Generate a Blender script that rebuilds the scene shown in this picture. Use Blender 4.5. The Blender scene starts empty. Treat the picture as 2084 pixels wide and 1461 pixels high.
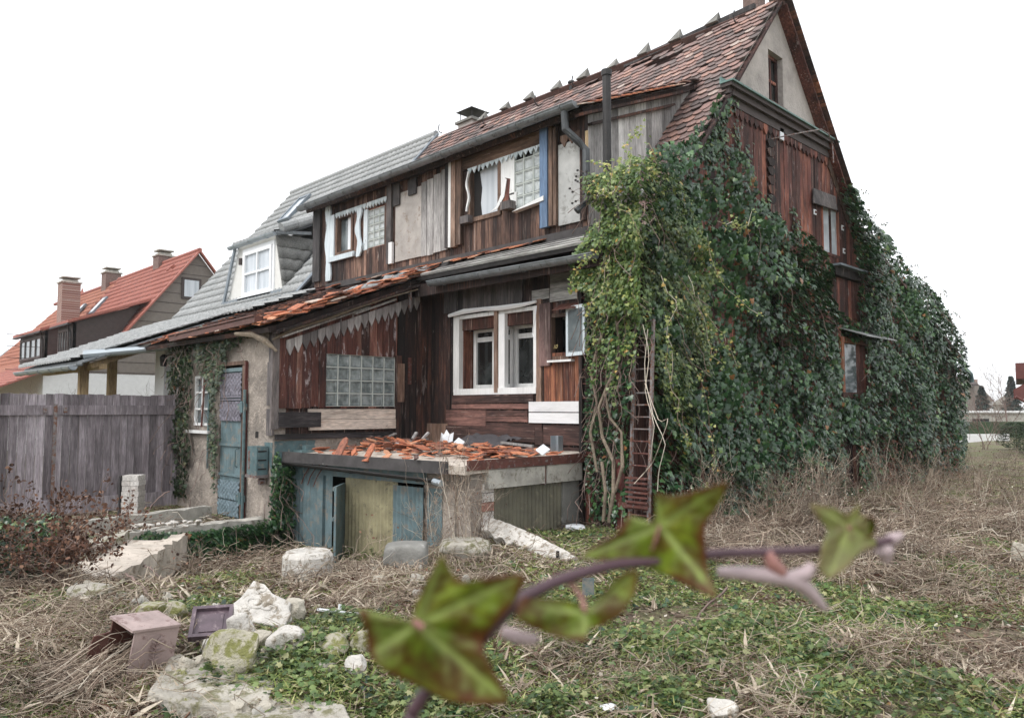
import bpy, bmesh, math, random
import numpy as np
from mathutils import Vector, noise as mnoise
random.seed(7); RNG = np.random.default_rng(7)
sc = bpy.context.scene
col = sc.collection

# ------------------------------------------------------------------ camera
FPX, PITCH, YAW, EYE = 1547.0, 0.065465, 0.774045, 1.6
RT = np.array([math.sin(YAW), math.cos(YAW), 0.0])
FW = np.array([-math.cos(YAW), math.sin(YAW), 0.0])
UP = np.array([0, 0, 1.0])
CF = FW*math.cos(PITCH)+UP*math.sin(PITCH)
CU = UP*math.cos(PITCH)-FW*math.sin(PITCH)
OO = np.array([0, 0, EYE])
cam_d = bpy.data.cameras.new('camera')
cam = bpy.data.objects.new('camera', cam_d); col.objects.link(cam)
cam_d.sensor_width = 36.0; cam_d.lens = 36.0*FPX/2084.0
cam_d.clip_start = 0.02; cam_d.clip_end = 3000
cam.location = (0, 0, EYE)
cam.rotation_euler = Vector(CF).to_track_quat('-Z', 'Y').to_euler()
cam_d.dof.use_dof = True; cam_d.dof.focus_distance = 9.5; cam_d.dof.aperture_fstop = 6.0
sc.camera = cam

# ------------------------------------------------------------------ world, sun, exposure
SUN_EL, SUN_AZ = math.radians(48), math.radians(150)
w = bpy.data.worlds.new('World'); sc.world = w; w.use_nodes = True
nt = w.node_tree; nt.nodes.clear()
sky = nt.nodes.new('ShaderNodeTexSky'); sky.sky_type = 'NISHITA'; sky.sun_disc = False
sky.sun_elevation = SUN_EL; sky.sun_rotation = SUN_AZ; sky.dust_density = 5
hs = nt.nodes.new('ShaderNodeHueSaturation'); hs.inputs['Saturation'].default_value = 0.12
mx = nt.nodes.new('ShaderNodeMixRGB'); mx.inputs[0].default_value = 0.8
mx.inputs[2].default_value = (10.8, 11.1, 11.5, 1)      # a closed overcast deck over the clear sky
bg = nt.nodes.new('ShaderNodeBackground'); bg.inputs[1].default_value = 0.12
wo = nt.nodes.new('ShaderNodeOutputWorld')
nt.links.new(sky.outputs[0], hs.inputs['Color']); nt.links.new(hs.outputs[0], mx.inputs[1])
nt.links.new(mx.outputs[0], bg.inputs[0]); nt.links.new(bg.outputs[0], wo.inputs[0])
sd = bpy.data.lights.new('sun', 'SUN'); sd.energy = 1.3; sd.angle = math.radians(25); sd.color = (1, .97, .93)
so = bpy.data.objects.new('sun', sd); col.objects.link(so)
_sdir = Vector((-0.05, -0.75, 0.9)).normalized()      # towards the sun: high, behind the photographer
so.rotation_euler = _sdir.to_track_quat('Z', 'Y').to_euler()
sky.sun_elevation = math.asin(_sdir.z); sky.sun_rotation = math.atan2(_sdir.x, _sdir.y)
sc.view_settings.view_transform = 'Standard'; sc.view_settings.look = 'None'
sc.view_settings.gamma = 1; sc.view_settings.exposure = 0.42
try: sc.view_settings.use_curve_mapping = False
except Exception: pass
sc.cycles.max_bounces = 6; sc.cycles.transparent_max_bounces = 6

# ------------------------------------------------------------------ measuring helpers (survey of the photograph onto real planes)
def ray(px, py): return CF+RT*((px-1042)/FPX)-CU*((py-730.5)/FPX)
def P(px, py, **k):
    (ax, val), = k.items(); i = 'XYZ'.index(ax); d = ray(px, py)
    return OO+(val-OO[i])/d[i]*d
def PN(px, py, pt, n):
    d = ray(px, py); n = np.array(n, float)
    return OO+((np.array(pt)-OO)@n)/(d@n)*d
def D(px, py, dist): return OO+ray(px, py)*dist
def S(p):
    p = np.atleast_2d(p)-OO; q = p@CF
    return np.stack([1042+FPX*(p@RT)/q, 730.5-FPX*(p@CU)/q], -1)
def inpoly(xy, poly):
    x, y = xy[:, 0], xy[:, 1]; r = np.zeros(len(x), bool); n = len(poly)
    for i in range(n):
        x1, y1 = poly[i]; x2, y2 = poly[(i+1) % n]
        if y1 == y2: continue
        c = ((y1 > y) != (y2 > y)) & (x < (x2-x1)*(y-y1)/(y2-y1)+x1)
        r ^= c
    return r

# ------------------------------------------------------------------ object helpers
def tag(o, label=None, cat=None, group=None, kind=None):
    if label: o['label'] = label
    if cat: o['category'] = cat
    if group: o['group'] = group
    if kind: o['kind'] = kind
    return o
def empty(name, loc=(0, 0, 0)):
    o = bpy.data.objects.new(name, None); col.objects.link(o); o.location = loc; o.empty_display_size = .2
    return o
def link(name, me, mats, parent=None):
    o = bpy.data.objects.new(name, me); col.objects.link(o)
    for m in (mats if isinstance(mats, (list, tuple)) else [mats]): me.materials.append(m)
    if parent is not None:
        o.parent = parent
        pl = Vector((0, 0, 0)); q = parent
        while q is not None: pl = pl+q.location; q = q.parent
        o.location = -pl
    return o
class MB:
    def __init__(s): s.v = []; s.f = []; s.r = []; s.m = []
    def face(s, pts, r=None, m=0):
        i = len(s.v); s.v += [tuple(map(float, p)) for p in pts]; s.f.append(tuple(range(i, i+len(pts))))
        s.r.append(random.random() if r is None else r); s.m.append(m)
    def prism(s, pts, off, r=None, m=0):
        r = random.random() if r is None else r
        a = [np.array(p, float) for p in pts]; b = [p+np.array(off, float) for p in a]; n = len(a); i = len(s.v)
        s.v += [tuple(p) for p in a+b]
        F = [tuple(range(i+n-1, i-1, -1)), tuple(range(i+n, i+2*n))]+[(i+k, i+(k+1) % n, i+n+(k+1) % n, i+n+k) for k in range(n)]
        s.f += F; s.r += [r]*len(F); s.m += [m]*len(F)
    def box(s, x0, x1, y0, y1, z0, z1, r=None, m=0):
        s.prism([(x0, y0, z0), (x1, y0, z0), (x1, y1, z0), (x0, y1, z0)], (0, 0, z1-z0), r, m)
    def obox(s, c, a, b, d, r=None, m=0):
        c, a, b, d = [np.array(q, float) for q in (c, a, b, d)]
        s.prism([c-a-b-d, c+a-b-d, c+a+b-d, c-a+b-d], 2*d, r, m)
    def bar(s, p, q, wid, th, side=(0, 0, 1), r=None, m=0):
        p, q = np.array(p, float), np.array(q, float); d = q-p; L = np.linalg.norm(d); d /= L
        a = np.cross(d, side); a /= np.linalg.norm(a); b = np.cross(a, d)
        s.obox((p+q)/2, d*L/2, a*wid/2, b*th/2, r, m)
    def tube(s, pts, rad, n=8, r=None, m=0, cap=True):
        r = random.random() if r is None else r
        P_ = [np.array(p, float) for p in pts]; K = len(P_)
        rads = rad if isinstance(rad, (list, tuple, np.ndarray)) else [rad]*K
        base = len(s.v)
        for k in range(K):
            d = P_[min(k+1, K-1)]-P_[max(k-1, 0)]; d /= (np.linalg.norm(d)+1e-9)
            ref = np.array([0, 0, 1.0]) if abs(d[2]) < .9 else np.array([1.0, 0, 0])
            a = np.cross(d, ref); a /= np.linalg.norm(a); b = np.cross(d, a)
            for j in range(n):
                t = 2*math.pi*j/n; s.v.append(tuple(P_[k]+(a*math.cos(t)+b*math.sin(t))*rads[k]))
        for k in range(K-1):
            for j in range(n):
                j2 = (j+1) % n; s.f.append((base+k*n+j, base+k*n+j2, base+(k+1)*n+j2, base+(k+1)*n+j)); s.r.append(r); s.m.append(m)
        if cap:
            s.f.append(tuple(base+j for j in range(n-1, -1, -1))); s.f.append(tuple(base+(K-1)*n+j for j in range(n))); s.r += [r, r]; s.m += [m, m]
    def build(s, name, mats, parent=None, smooth=False, bevel=0):
        me = bpy.data.meshes.new(name); me.from_pydata(s.v, [], s.f); me.update()
        a = me.attributes.new('rnd', 'FLOAT', 'FACE'); a.data.foreach_set('value', np.array(s.r, np.float32))
        me.polygons.foreach_set('material_index', np.array(s.m, np.int32))
        if smooth: me.polygons.foreach_set('use_smooth', np.ones(len(s.f), bool))
        return link(name, me, mats, parent)
def npmesh(name, V, F, R, mats, parent=None, smooth=False, extra=None):
    """V (n,3); F list of (k,m) int arrays; R list of per-face values"""
    me = bpy.data.meshes.new(name); me.vertices.add(len(V)); me.vertices.foreach_set('co', np.asarray(V, np.float32).ravel())
    lt = np.concatenate([np.full(len(f), f.shape[1], np.int32) for f in F]); idx = np.concatenate([f.ravel() for f in F]).astype(np.int32)
    me.loops.add(len(idx)); me.loops.foreach_set('vertex_index', idx)
    me.polygons.add(len(lt)); st = np.concatenate([[0], np.cumsum(lt)[:-1]]).astype(np.int32)
    me.polygons.foreach_set('loop_start', st)
    try: me.polygons.foreach_set('loop_total', lt)
    except Exception: pass
    me.update(calc_edges=True)
    a = me.attributes.new('rnd', 'FLOAT', 'FACE'); a.data.foreach_set('value', np.concatenate(R).astype(np.float32))
    if smooth: me.polygons.foreach_set('use_smooth', np.ones(len(lt), bool))
    return link(name, me, mats, parent)

# ------------------------------------------------------------------ materials
class NT:
    def __init__(s, name):
        s.m = bpy.data.materials.new(name); s.m.use_nodes = True; s.t = s.m.node_tree
        s.b = s.t.nodes['Principled BSDF']; s.co = s.t.nodes.new('ShaderNodeTexCoord').outputs['Object']
    def n(s, t): return s.t.nodes.new(t)
    def L(s, a, b): s.t.links.new(a, b)
    def attr(s, name='rnd'):
        a = s.n('ShaderNodeAttribute'); a.attribute_name = name; return a.outputs['Fac']
    def mapv(s, scale, off=None):
        m = s.n('ShaderNodeMapping'); m.inputs['Scale'].default_value = scale; src = s.co
        if off is not None:
            c = s.n('ShaderNodeCombineXYZ')
            for i in range(3):
                q = s.n('ShaderNodeMath'); q.operation = 'MULTIPLY'; s.L(off, q.inputs[0]); q.inputs[1].default_value = (37, 53, 71)[i]; s.L(q.outputs[0], c.inputs[i])
            ad = s.n('ShaderNodeVectorMath'); ad.operation = 'ADD'; s.L(src, ad.inputs[0]); s.L(c.outputs[0], ad.inputs[1]); src = ad.outputs[0]
        s.L(src, m.inputs['Vector']); return m.outputs[0]
    def noise(s, scale, detail=4, rough=.6, vec=None, dist=0):
        x = s.n('ShaderNodeTexNoise'); x.inputs['Scale'].default_value = scale; x.inputs['Detail'].default_value = detail
        x.inputs['Roughness'].default_value = rough; x.inputs['Distortion'].default_value = dist
        s.L(vec if vec is not None else s.co, x.inputs['Vector']); return x.outputs['Fac']
    def ramp(s, fac, stops):
        r = s.n('ShaderNodeValToRGB'); e = r.color_ramp.elements
        while len(e) < len(stops): e.new(.5)
        for k, (p, c) in enumerate(stops):
            e[k].position = p; e[k].color = (c[0], c[1], c[2], 1) if not isinstance(c, (int, float)) else (c, c, c, 1)
        s.L(fac, r.inputs[0]); return r.outputs[0]
    def mix(s, fac, a, b, mode='MIX'):
        x = s.n('ShaderNodeMixRGB'); x.blend_type = mode
        for k, q in ((0, fac), (1, a), (2, b)):
            if isinstance(q, (int, float)): x.inputs[k].default_value = q if k == 0 else (q, q, q, 1)
            elif isinstance(q, (tuple, list)): x.inputs[k].default_value = (*q[:3], 1)
            else: s.L(q, x.inputs[k])
        return x.outputs[0]
    def math(s, op, a, b):
        x = s.n('ShaderNodeMath'); x.operation = op
        for k, q in ((0, a), (1, b)):
            if isinstance(q, (int, float)): x.inputs[k].default_value = q
            else: s.L(q, x.inputs[k])
        return x.outputs[0]
    def done(s, color, rough=.8, bump=None, bs=.3, bd=.02, metal=0, spec=None):
        if isinstance(color, (tuple, list)): s.b.inputs['Base Color'].default_value = (*color[:3], 1)
        else: s.L(color, s.b.inputs['Base Color'])
        if isinstance(rough, (int, float)): s.b.inputs['Roughness'].default_value = rough
        else: s.L(rough, s.b.inputs['Roughness'])
        s.b.inputs['Metallic'].default_value = metal
        if spec is not None: s.b.inputs['Specular IOR Level'].default_value = spec
        if bump is not None:
            b = s.n('ShaderNodeBump'); b.inputs['Strength'].default_value = bs; b.inputs['Distance'].default_value = bd
            s.L(bump, b.inputs['Height']); s.L(b.outputs[0], s.b.inputs['Normal'])
        return s.m
def wood(name, dark, mid, light, grain='z', wear=None, wt=.62, var=.6, rough=.85, bias=.5, fc=.45, st=.6, sk=1.0):
    t = NT(name); r = t.attr()
    g = {'z': (1, 1, .07), 'x': (.07, 1, 1), 'y': (1, .07, 1)}[grain]
    v = t.mapv(g, r)
    n1 = t.noise(26, 5, .65, v, .4); n2 = t.noise(110, 3, .6, v)
    big = t.noise(1.3, 4, .6, t.mapv((1, 1, .45) if grain == 'z' else (.5, .5, 1), None))
    f = t.math('ADD', t.math('MULTIPLY', n1, .65), t.math('MULTIPLY', big, .55))
    f = t.math('ADD', f, t.math('MULTIPLY', t.math('SUBTRACT', r, .5), .18))
    c = t.ramp(f, [(bias-.12, dark), (bias+.08, mid), (bias+.27, light)])
    c = t.mix(1.0, c, t.ramp(n2, [(.3, 1-fc), (.65, 1+fc*.33)]), 'MULTIPLY')
    c = t.mix(1.0, c, t.ramp(r, [(0, 1-var*.6), (1, 1+var*.5)]), 'MULTIPLY')
    sv = t.noise(2.1, 5, .65, t.mapv((1, 1, .35) if grain == 'z' else (.4, .4, 1), r), .5)
    c = t.mix(1.0, c, t.ramp(sv, [(.38, 1-st), (.56, 1.0)]), 'MULTIPLY')
    if sk > 0:
        g2_ = {'z': (1, 1, .02), 'x': (.02, 1, 1), 'y': (1, .02, 1)}[grain]
        kv = t.noise(42, 3, .7, t.mapv(g2_, r)); kn = t.noise(6, 3, .6, t.mapv((1, 1, .3), r))
        c = t.mix(t.math('MULTIPLY', t.ramp(kv, [(.60, 0), (.68, 1)]), t.ramp(kn, [(.45, 0), (.6, sk)])), c, t.mix(.5, light, (.5, .42, .38)))
    if wear is not None:
        nw = t.noise(7, 6, .7, t.mapv((1, 1, .25) if grain == 'z' else (.25, .25, 1), r), .6)
        c = t.mix(t.ramp(nw, [(wt-.02, 0), (wt+.04, 1)]), c, wear)
    return t.done(c, rough, t.math('ADD', n1, t.math('MULTIPLY', n2, .6)), .55, .006)
def plain(name, c, rough=.6, metal=0, var=.25, sc_=6, c2=None, t2=.6, bs=.25, bd=.004, spec=None):
    t = NT(name); n = t.noise(sc_, 6, .65); n3 = t.noise(sc_*9, 4, .6)
    cc = t.mix(1.0, c, t.ramp(n, [(.3, 1-var), (.7, 1+var)]), 'MULTIPLY')
    if c2 is not None:
        cc = t.mix(t.ramp(t.noise(sc_*1.7, 7, .72, None, .3), [(t2-.04, 0), (t2+.05, 1)]), cc, c2)
    return t.done(cc, rough, n3, bs, bd, metal, spec)
def bytile(name, stops, rough=.85, lich=None, ls=9, lt=.62, bd=.004):
    t = NT(name); r = t.attr(); n = t.noise(30, 5, .65, t.mapv((1, 1, 1), r))
    c = t.ramp(t.math('ADD', r, t.math('MULTIPLY', t.math('SUBTRACT', n, .5), .25)), stops)
    c = t.mix(1.0, c, t.ramp(n, [(.3, .6), (.7, 1.25)]), 'MULTIPLY')
    if lich is not None: c = t.mix(t.ramp(t.noise(ls, 6, .7, None, .4), [(lt-.03, 0), (lt+.06, 1)]), c, lich)
    return t.done(c, rough, n, .4, bd)

M = {}
M['wood_gable'] = wood('red_brown_boards', (.035, .015, .013), (.14, .045, .034), (.36, .14, .085), var=.8, bias=.55, wear=(.24, .18, .17), wt=.62, st=.65)
M['wood_dormer'] = wood('streaked_dormer_boards', (.024, .016, .015), (.085, .042, .032), (.27, .16, .115), var=.8, bias=.52, wear=(.33, .28, .25), wt=.66)
M['wood_dark'] = wood('dark_brown_boards', (.01, .007, .007), (.04, .02, .016), (.2, .075, .045), var=.7, bias=.57, wear=(.17, .14, .13), wt=.64)
M['wood_ext'] = wood('weathered_red_boards', (.04, .018, .018), (.14, .045, .033), (.3, .16, .12), wear=(.36, .31, .31), wt=.59, var=.7, bias=.52)
M['wood_orange'] = wood('orange_brown_boards', (.035, .013, .01), (.15, .05, .03), (.34, .14, .07), var=.5, bias=.53)
M['wood_grey'] = wood('grey_boards', (.2, .19, .185), (.42, .4, .39), (.62, .6, .58), var=.45, bias=.5, st=.4, sk=.6)
M['wood_greydark'] = wood('dark_grey_boards', (.04, .037, .038), (.1, .09, .092), (.2, .17, .16), var=.4, bias=.5, wear=(.2, .07, .035), wt=.7)
M['wood_greyx'] = wood('grey_battens', (.1, .095, .09), (.26, .25, .24), (.5, .49, .46), grain='x', var=.5, st=.4, sk=.6)
M['wood_brownx'] = wood('brown_boards_level', (.035, .02, .018), (.1, .05, .042), (.22, .11, .09), grain='x', var=.7, bias=.52)
M['wood_browny'] = wood('brown_boards_crosswise', (.03, .018, .016), (.09, .045, .035), (.2, .11, .08), grain='y', var=.6)
M['wood_paley'] = wood('bare_pale_boards', (.2, .12, .09), (.5, .38, .31), (.7, .6, .52), grain='y', var=.3, bias=.42, wear=(.12, .08, .07), wt=.68, st=.4, sk=.6)
M['wood_blacky'] = wood('black_boards', (.012, .011, .012), (.03, .026, .028), (.09, .075, .08), grain='y', var=.4, wear=(.3, .28, .3), wt=.72)
M['wood_valance'] = wood('grey_valance_boards', (.15, .13, .13), (.36, .33, .33), (.56, .54, .53), var=.6, bias=.5, st=.4, sk=.6)
M['wood_pink'] = wood('pinkish_board', (.14, .08, .075), (.28, .17, .155), (.42, .3, .27), var=.4)
M['wood_fence'] = wood('fence_boards', (.14, .115, .125), (.29, .25, .27), (.46, .41, .44), var=.5, bias=.5, st=.4, sk=.6)
M['wood_post'] = wood('pine_post', (.3, .2, .1), (.5, .36, .2), (.6, .45, .28), var=.2, st=.12, sk=0)
M['wood_brownt'] = wood('brown_trim', (.06, .035, .025), (.17, .1, .07), (.3, .2, .15), var=.5)
M['wood_brownxx'] = wood('brown_header', (.05, .03, .022), (.15, .085, .055), (.28, .18, .13), grain='x', var=.3)
M['white_paint'] = wood('flaking_white_paint', (.62, .62, .6), (.78, .78, .77), (.84, .84, .84), var=.08, wear=(.12, .07, .055), wt=.68, rough=.55, fc=.08, st=.12, sk=0)
M['white_paintx'] = wood('white_board_paint', (.7, .7, .7), (.8, .8, .81), (.86, .86, .86), grain='x', var=.08, wear=(.1, .07, .06), wt=.78, rough=.5, fc=.08, st=.12, sk=0)
M['blue_white'] = wood('pale_blue_paint', (.45, .52, .55), (.6, .68, .72), (.72, .77, .8), var=.15, wear=(.09, .07, .065), wt=.61, rough=.6, fc=.08, st=.12, sk=0)
M['blue'] = wood('blue_paint', (.1, .17, .29), (.14, .23, .38), (.22, .31, .47), var=.1, rough=.6, wear=(.42, .45, .48), wt=.68, st=.3, sk=0)
M['plaster'] = plain('rough_plaster', (.43, .39, .365), .95, var=.25, c2=(.3, .27, .25), t2=.64, sc_=2.5, bs=.9, bd=.02)
M['plaster_old'] = plain('stained_plaster', (.26, .225, .195), .95, var=.45, sc_=2.2, c2=(.42, .36, .31), t2=.56, bs=1, bd=.03)
M['panel'] = plain('chipboard_panel', (.38, .35, .325), .9, var=.25, sc_=3, c2=(.25, .2, .165), t2=.58, bs=.4)
M['panel_grey'] = plain('grey_fibre_panel', (.41, .41, .4), .85, var=.22, sc_=3, c2=(.24, .235, .22), t2=.58)
M['teal'] = plain('teal_paint', (.115, .17, .185), .65, var=.35, sc_=4, c2=(.2, .19, .17), t2=.57)
M['teal_dark'] = plain('faded_teal_paint', (.085, .14, .15), .6, var=.3, sc_=6, c2=(.2, .19, .17), t2=.58)
M['ochre_sheet'] = plain('yellowed_corrugated_sheet', (.3, .27, .165), .5, var=.3, sc_=4, c2=(.16, .14, .09), t2=.6)
M['brown_sheet'] = plain('dirty_corrugated_sheet', (.13, .12, .085), .5, var=.35, sc_=3, c2=(.22, .2, .14), t2=.62)
M['relief'] = plain('cast_relief_sheet', (.2, .19, .225), .5, .3, var=.3, sc_=30, c2=(.35, .17, .15), t2=.64)
M['relief_teal'] = plain('teal_relief_sheet', (.2, .27, .31), .5, .3, var=.3, sc_=30, c2=(.4, .44, .46), t2=.6)
M['zinc'] = plain('aged_zinc', (.2, .215, .225), .5, .5, var=.3, sc_=5, c2=(.07, .07, .07), t2=.6)
M['zinc_dark'] = plain('dark_stained_zinc', (.075, .08, .085), .5, .4, var=.4, sc_=6, c2=(.2, .2, .2), t2=.66)
M['zinc_new'] = plain('zinc', (.36, .4, .43), .4, .6, var=.1, sc_=4)
M['lead'] = plain('lead_flashing', (.2, .23, .26), .55, .3, var=.15)
M['iron_black'] = plain('sooty_pipe', (.022, .02, .02), .55, .2, var=.5, sc_=8, c2=(.09, .06, .05), t2=.66)
M['rust'] = plain('rusty_iron', (.12, .045, .035), .8, .2, var=.4, sc_=12, c2=(.2, .19, .19), t2=.6)
M['rust_light'] = plain('grey_iron', (.22, .2, .2), .6, .4, var=.3, sc_=12, c2=(.18, .08, .05), t2=.52)
M['concrete'] = plain('old_concrete', (.4, .38, .34), .95, var=.3, sc_=4, c2=(.2, .18, .15), t2=.58, bs=.7, bd=.015)
M['concrete_dark'] = plain('dark_concrete', (.2, .195, .18), .95, var=.35, sc_=3, c2=(.36, .35, .33), t2=.62, bs=.7, bd=.015)
M['concrete_white'] = plain('pale_stone', (.56, .53, .49), .95, var=.25, sc_=7, c2=(.27, .23, .18), t2=.55, bs=.9, bd=.015)
M['stone_tan'] = plain('tan_stone', (.47, .43, .36), .95, var=.25, sc_=6, c2=(.2, .17, .12), t2=.6, bs=.9, bd=.02)
M['stone_moss'] = plain('mossy_stone', (.4, .37, .29), .95, var=.25, sc_=7, c2=(.2, .2, .07), t2=.5, bs=1, bd=.02)
M['slab_grime'] = plain('grimy_slab', (.4, .37, .32), .95, var=.3, sc_=5, c2=(.17, .16, .09), t2=.53, bs=.8, bd=.02)
M['sand'] = plain('dirty_slab_top', (.5, .44, .38), .95, var=.25, sc_=5, c2=(.25, .2, .16), t2=.58)
M['felt'] = plain('roofing_felt', (.06, .055, .055), .9, var=.4, sc_=6, c2=(.3, .29, .28), t2=.7)
M['sheet'] = plain('crumpled_zinc_sheet', (.3, .31, .31), .6, .3, var=.3, sc_=7, c2=(.14, .1, .08), t2=.6)
M['copper'] = plain('green_copper_cap', (.13, .22, .2), .6, .2, var=.3, sc_=8, c2=(.1, .1, .09), t2=.58)
M['plastic_white'] = plain('white_plastic', (.75, .77, .8), .35, var=.08)
M['pvc'] = plain('white_window_frame', (.8, .81, .82), .35, var=.04)
M['white_wall'] = plain('white_render', (.72, .72, .72), .9, var=.06)
M['nb_face'] = plain('cream_cladding', (.66, .65, .62), .7, var=.06)
M['shingle'] = plain('grey_brown_cladding', (.19, .165, .145), .85, var=.12)
M['darkbrown'] = plain('brown_cladding', (.06, .045, .042), .75, var=.2)
M['red_eaves'] = plain('red_brown_eaves', (.12, .035, .03), .6, var=.2)
M['pink_box'] = plain('faded_pink_sheet', (.33, .25, .235), .6, var=.25, sc_=7, c2=(.2, .13, .12), t2=.58)
M['inner_brown'] = plain('brown_inside', (.1, .04, .03), .6, var=.3)
M['tray'] = plain('dark_plastic_tray', (.1, .07, .085), .4, var=.3, sc_=9, c2=(.22, .17, .18), t2=.6)
M['dark'] = plain('painted_interior_shade', (.012, .01, .01), .9, var=.2)  # near-black colour paints in the shade of interiors, holes and slots
M['carpet'] = plain('dark_felt_scrap', (.06, .055, .06), .9, var=.3)
M['tile_old'] = bytile('old_plain_tiles', [(0, (.12, .095, .09)), (.35, (.2, .14, .128)), (.7, (.28, .175, .155)), (.94, (.38, .22, .175)), (1, (.42, .35, .31))], lich=(.22, .2, .185), ls=11, lt=.6)
M['tile_brown'] = bytile('brown_tiles', [(0, (.06, .045, .042)), (.5, (.13, .075, .065)), (.85, (.2, .1, .075)), (1, (.45, .18, .1))])
M['tile_orange'] = bytile('fresh_broken_tiles', [(0, (.16, .09, .075)), (.2, (.42, .145, .08)), (.6, (.56, .2, .1)), (.88, (.6, .29, .17)), (1, (.5, .42, .36))], lich=(.22, .17, .14), ls=16, lt=.63)
M['pantile_grey'] = bytile('grey_pantiles', [(0, (.28, .29, .29)), (1, (.37, .375, .375))], rough=.6, lich=(.3, .31, .31), ls=2, lt=.66)
M['pantile_grey2'] = bytile('taupe_cheek_tiles', [(0, (.26, .26, .25)), (1, (.32, .315, .3))], rough=.7)
M['tile_red'] = bytile('red_pantiles', [(0, (.31, .105, .08)), (1, (.39, .14, .105))], rough=.7)
M['tile_redorange'] = bytile('orange_pantiles', [(0, (.34, .13, .085)), (1, (.41, .16, .1))], rough=.7)
t = NT('bricks')
bk = t.n('ShaderNodeTexBrick'); bk.inputs['Scale'].default_value = 1; bk.inputs['Brick Width'].default_value = .24; bk.inputs['Row Height'].default_value = .075
bk.inputs['Mortar Size'].default_value = .008; bk.inputs['Color1'].default_value = (.2, .095, .075, 1); bk.inputs['Color2'].default_value = (.26, .14, .11, 1); bk.inputs['Mortar'].default_value = (.4, .37, .34, 1)
mp = t.n('ShaderNodeMapping'); mp.inputs['Rotation'].default_value = (math.pi/2, 0, math.pi/4); t.L(t.co, mp.inputs[0]); t.L(mp.outputs[0], bk.inputs['Vector'])
M['bricks'] = t.done(bk.outputs['Color'], .9)
M['bricks_dull'] = plain('sooty_chimney', (.17, .115, .1), .95, var=.35, sc_=14, c2=(.3, .25, .23), t2=.6)
M['brick_white'] = bytile('whitewashed_bricks', [(0, (.5, .46, .43)), (.8, (.66, .63, .6)), (.9, (.3, .14, .11)), (1, (.4, .2, .16))])
t = NT('window_glass'); M['glass'] = t.done(t.ramp(t.noise(3, 5, .6), [(.4, (.008, .009, .009)), (.75, (.05, .055, .055))]), .08, spec=.6)
t = NT('cloudy_glass'); M['glass_cloudy'] = t.done(t.ramp(t.noise(2.2, 4, .6), [(.35, (.06, .075, .08)), (.7, (.2, .23, .24))]), .12, spec=.6)
t = NT('pale_glass'); M['glass_pale'] = t.done(t.ramp(t.noise(9, 3, .5, t.mapv((1, 1, .05))), [(.35, (.42, .46, .5)), (.65, (.6, .63, .67))]), .15, spec=.5)  # pale vertical streaks in the pane's own colour, no cloth behind it
t = NT('glass_block')
nb = t.noise(40, 3, .6); M['glass_block'] = t.done(t.ramp(t.noise(9, 4, .6), [(.35, (.1, .125, .125)), (.7, (.33, .37, .37))]), .12, nb, .6, .01, spec=.7)
t = NT('glass_block_pale'); M['glass_block_pale'] = t.done(t.ramp(t.noise(9, 4, .6), [(.35, (.3, .33, .33)), (.7, (.55, .58, .57))]), .15, t.noise(40, 3, .6), .6, .01, spec=.7)
def leafmat(name, stops, rough=.4, trans=.25, spec=.5, wj=.3):
    t = NT(name); r = t.attr(); c = t.ramp(r, stops)
    c = t.mix(1.0, c, t.ramp(t.noise(1.1, 3, .5), [(.35, 1-wj), (.65, 1+wj)]), 'MULTIPLY')
    t.done(c, rough, spec=spec)
    tr = t.n('ShaderNodeBsdfTranslucent'); t.L(c, tr.inputs[0]); ms = t.n('ShaderNodeMixShader'); ms.inputs[0].default_value = trans
    out = [n for n in t.t.nodes if n.type == 'OUTPUT_MATERIAL'][0]
    t.L(t.b.outputs[0], ms.inputs[1]); t.L(tr.outputs[0], ms.inputs[2]); t.L(ms.outputs[0], out.inputs[0]); return t.m
M['ivy'] = leafmat('dark_ivy_leaf', [(0, (.009, .03, .014)), (.45, (.028, .078, .03)), (.75, (.065, .14, .045)), (.92, (.15, .24, .08)), (1, (.28, .13, .05))], .3, .12, .6)
M['ivy_yellow'] = leafmat('yellow_green_ivy_leaf', [(0, (.035, .08, .025)), (.4, (.095, .16, .045)), (.75, (.2, .26, .075)), (.94, (.42, .42, .14)), (1, (.5, .3, .08))], .35, .3, .6)
M['ivy_dull'] = leafmat('dull_ivy_leaf', [(0, (.02, .035, .02)), (.5, (.045, .075, .035)), (.8, (.1, .12, .05)), (.92, (.25, .2, .1)), (1, (.3, .14, .07))], .5, .2)
M['weed'] = leafmat('weed_leaf', [(0, (.04, .07, .022)), (.5, (.095, .155, .045)), (.8, (.19, .25, .085)), (1, (.4, .38, .2))], .5, .3)
M['moss'] = leafmat('short_grass', [(0, (.08, .12, .025)), (.5, (.19, .24, .06)), (.8, (.33, .34, .12)), (1, (.55, .48, .28))], .7, .3)
M['straw'] = leafmat('dry_stalk', [(0, (.09, .062, .046)), (.35, (.23, .165, .125)), (.7, (.45, .36, .28)), (1, (.7, .64, .54))], .7, .1, .3, .3)
M['straw_pale'] = leafmat('pale_stalk', [(0, (.17, .125, .095)), (.5, (.37, .295, .22)), (1, (.62, .54, .43))], .6, .1, .3, .15)
M['straw_litter'] = leafmat('leaf_litter', [(0, (.06, .035, .025)), (.4, (.2, .13, .1)), (.8, (.42, .33, .26)), (1, (.65, .6, .52))], .7, .1, .3, .2)
M['straw_dark'] = leafmat('dead_leaf', [(0, (.04, .022, .016)), (.5, (.12, .06, .042)), (1, (.26, .15, .1))], .8, .1, .2)
M['twig'] = plain('twig_bark', (.2, .14, .12), .85, var=.3, sc_=9)
M['bark'] = plain('bark', (.25, .2, .15), .95, var=.35, sc_=9, c2=(.34, .29, .23), t2=.6, bs=1, bd=.02)
M['spruce'] = leafmat('spruce_needles', [(0, (.02, .04, .035)), (1, (.05, .085, .07))], .7, .1)
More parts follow.
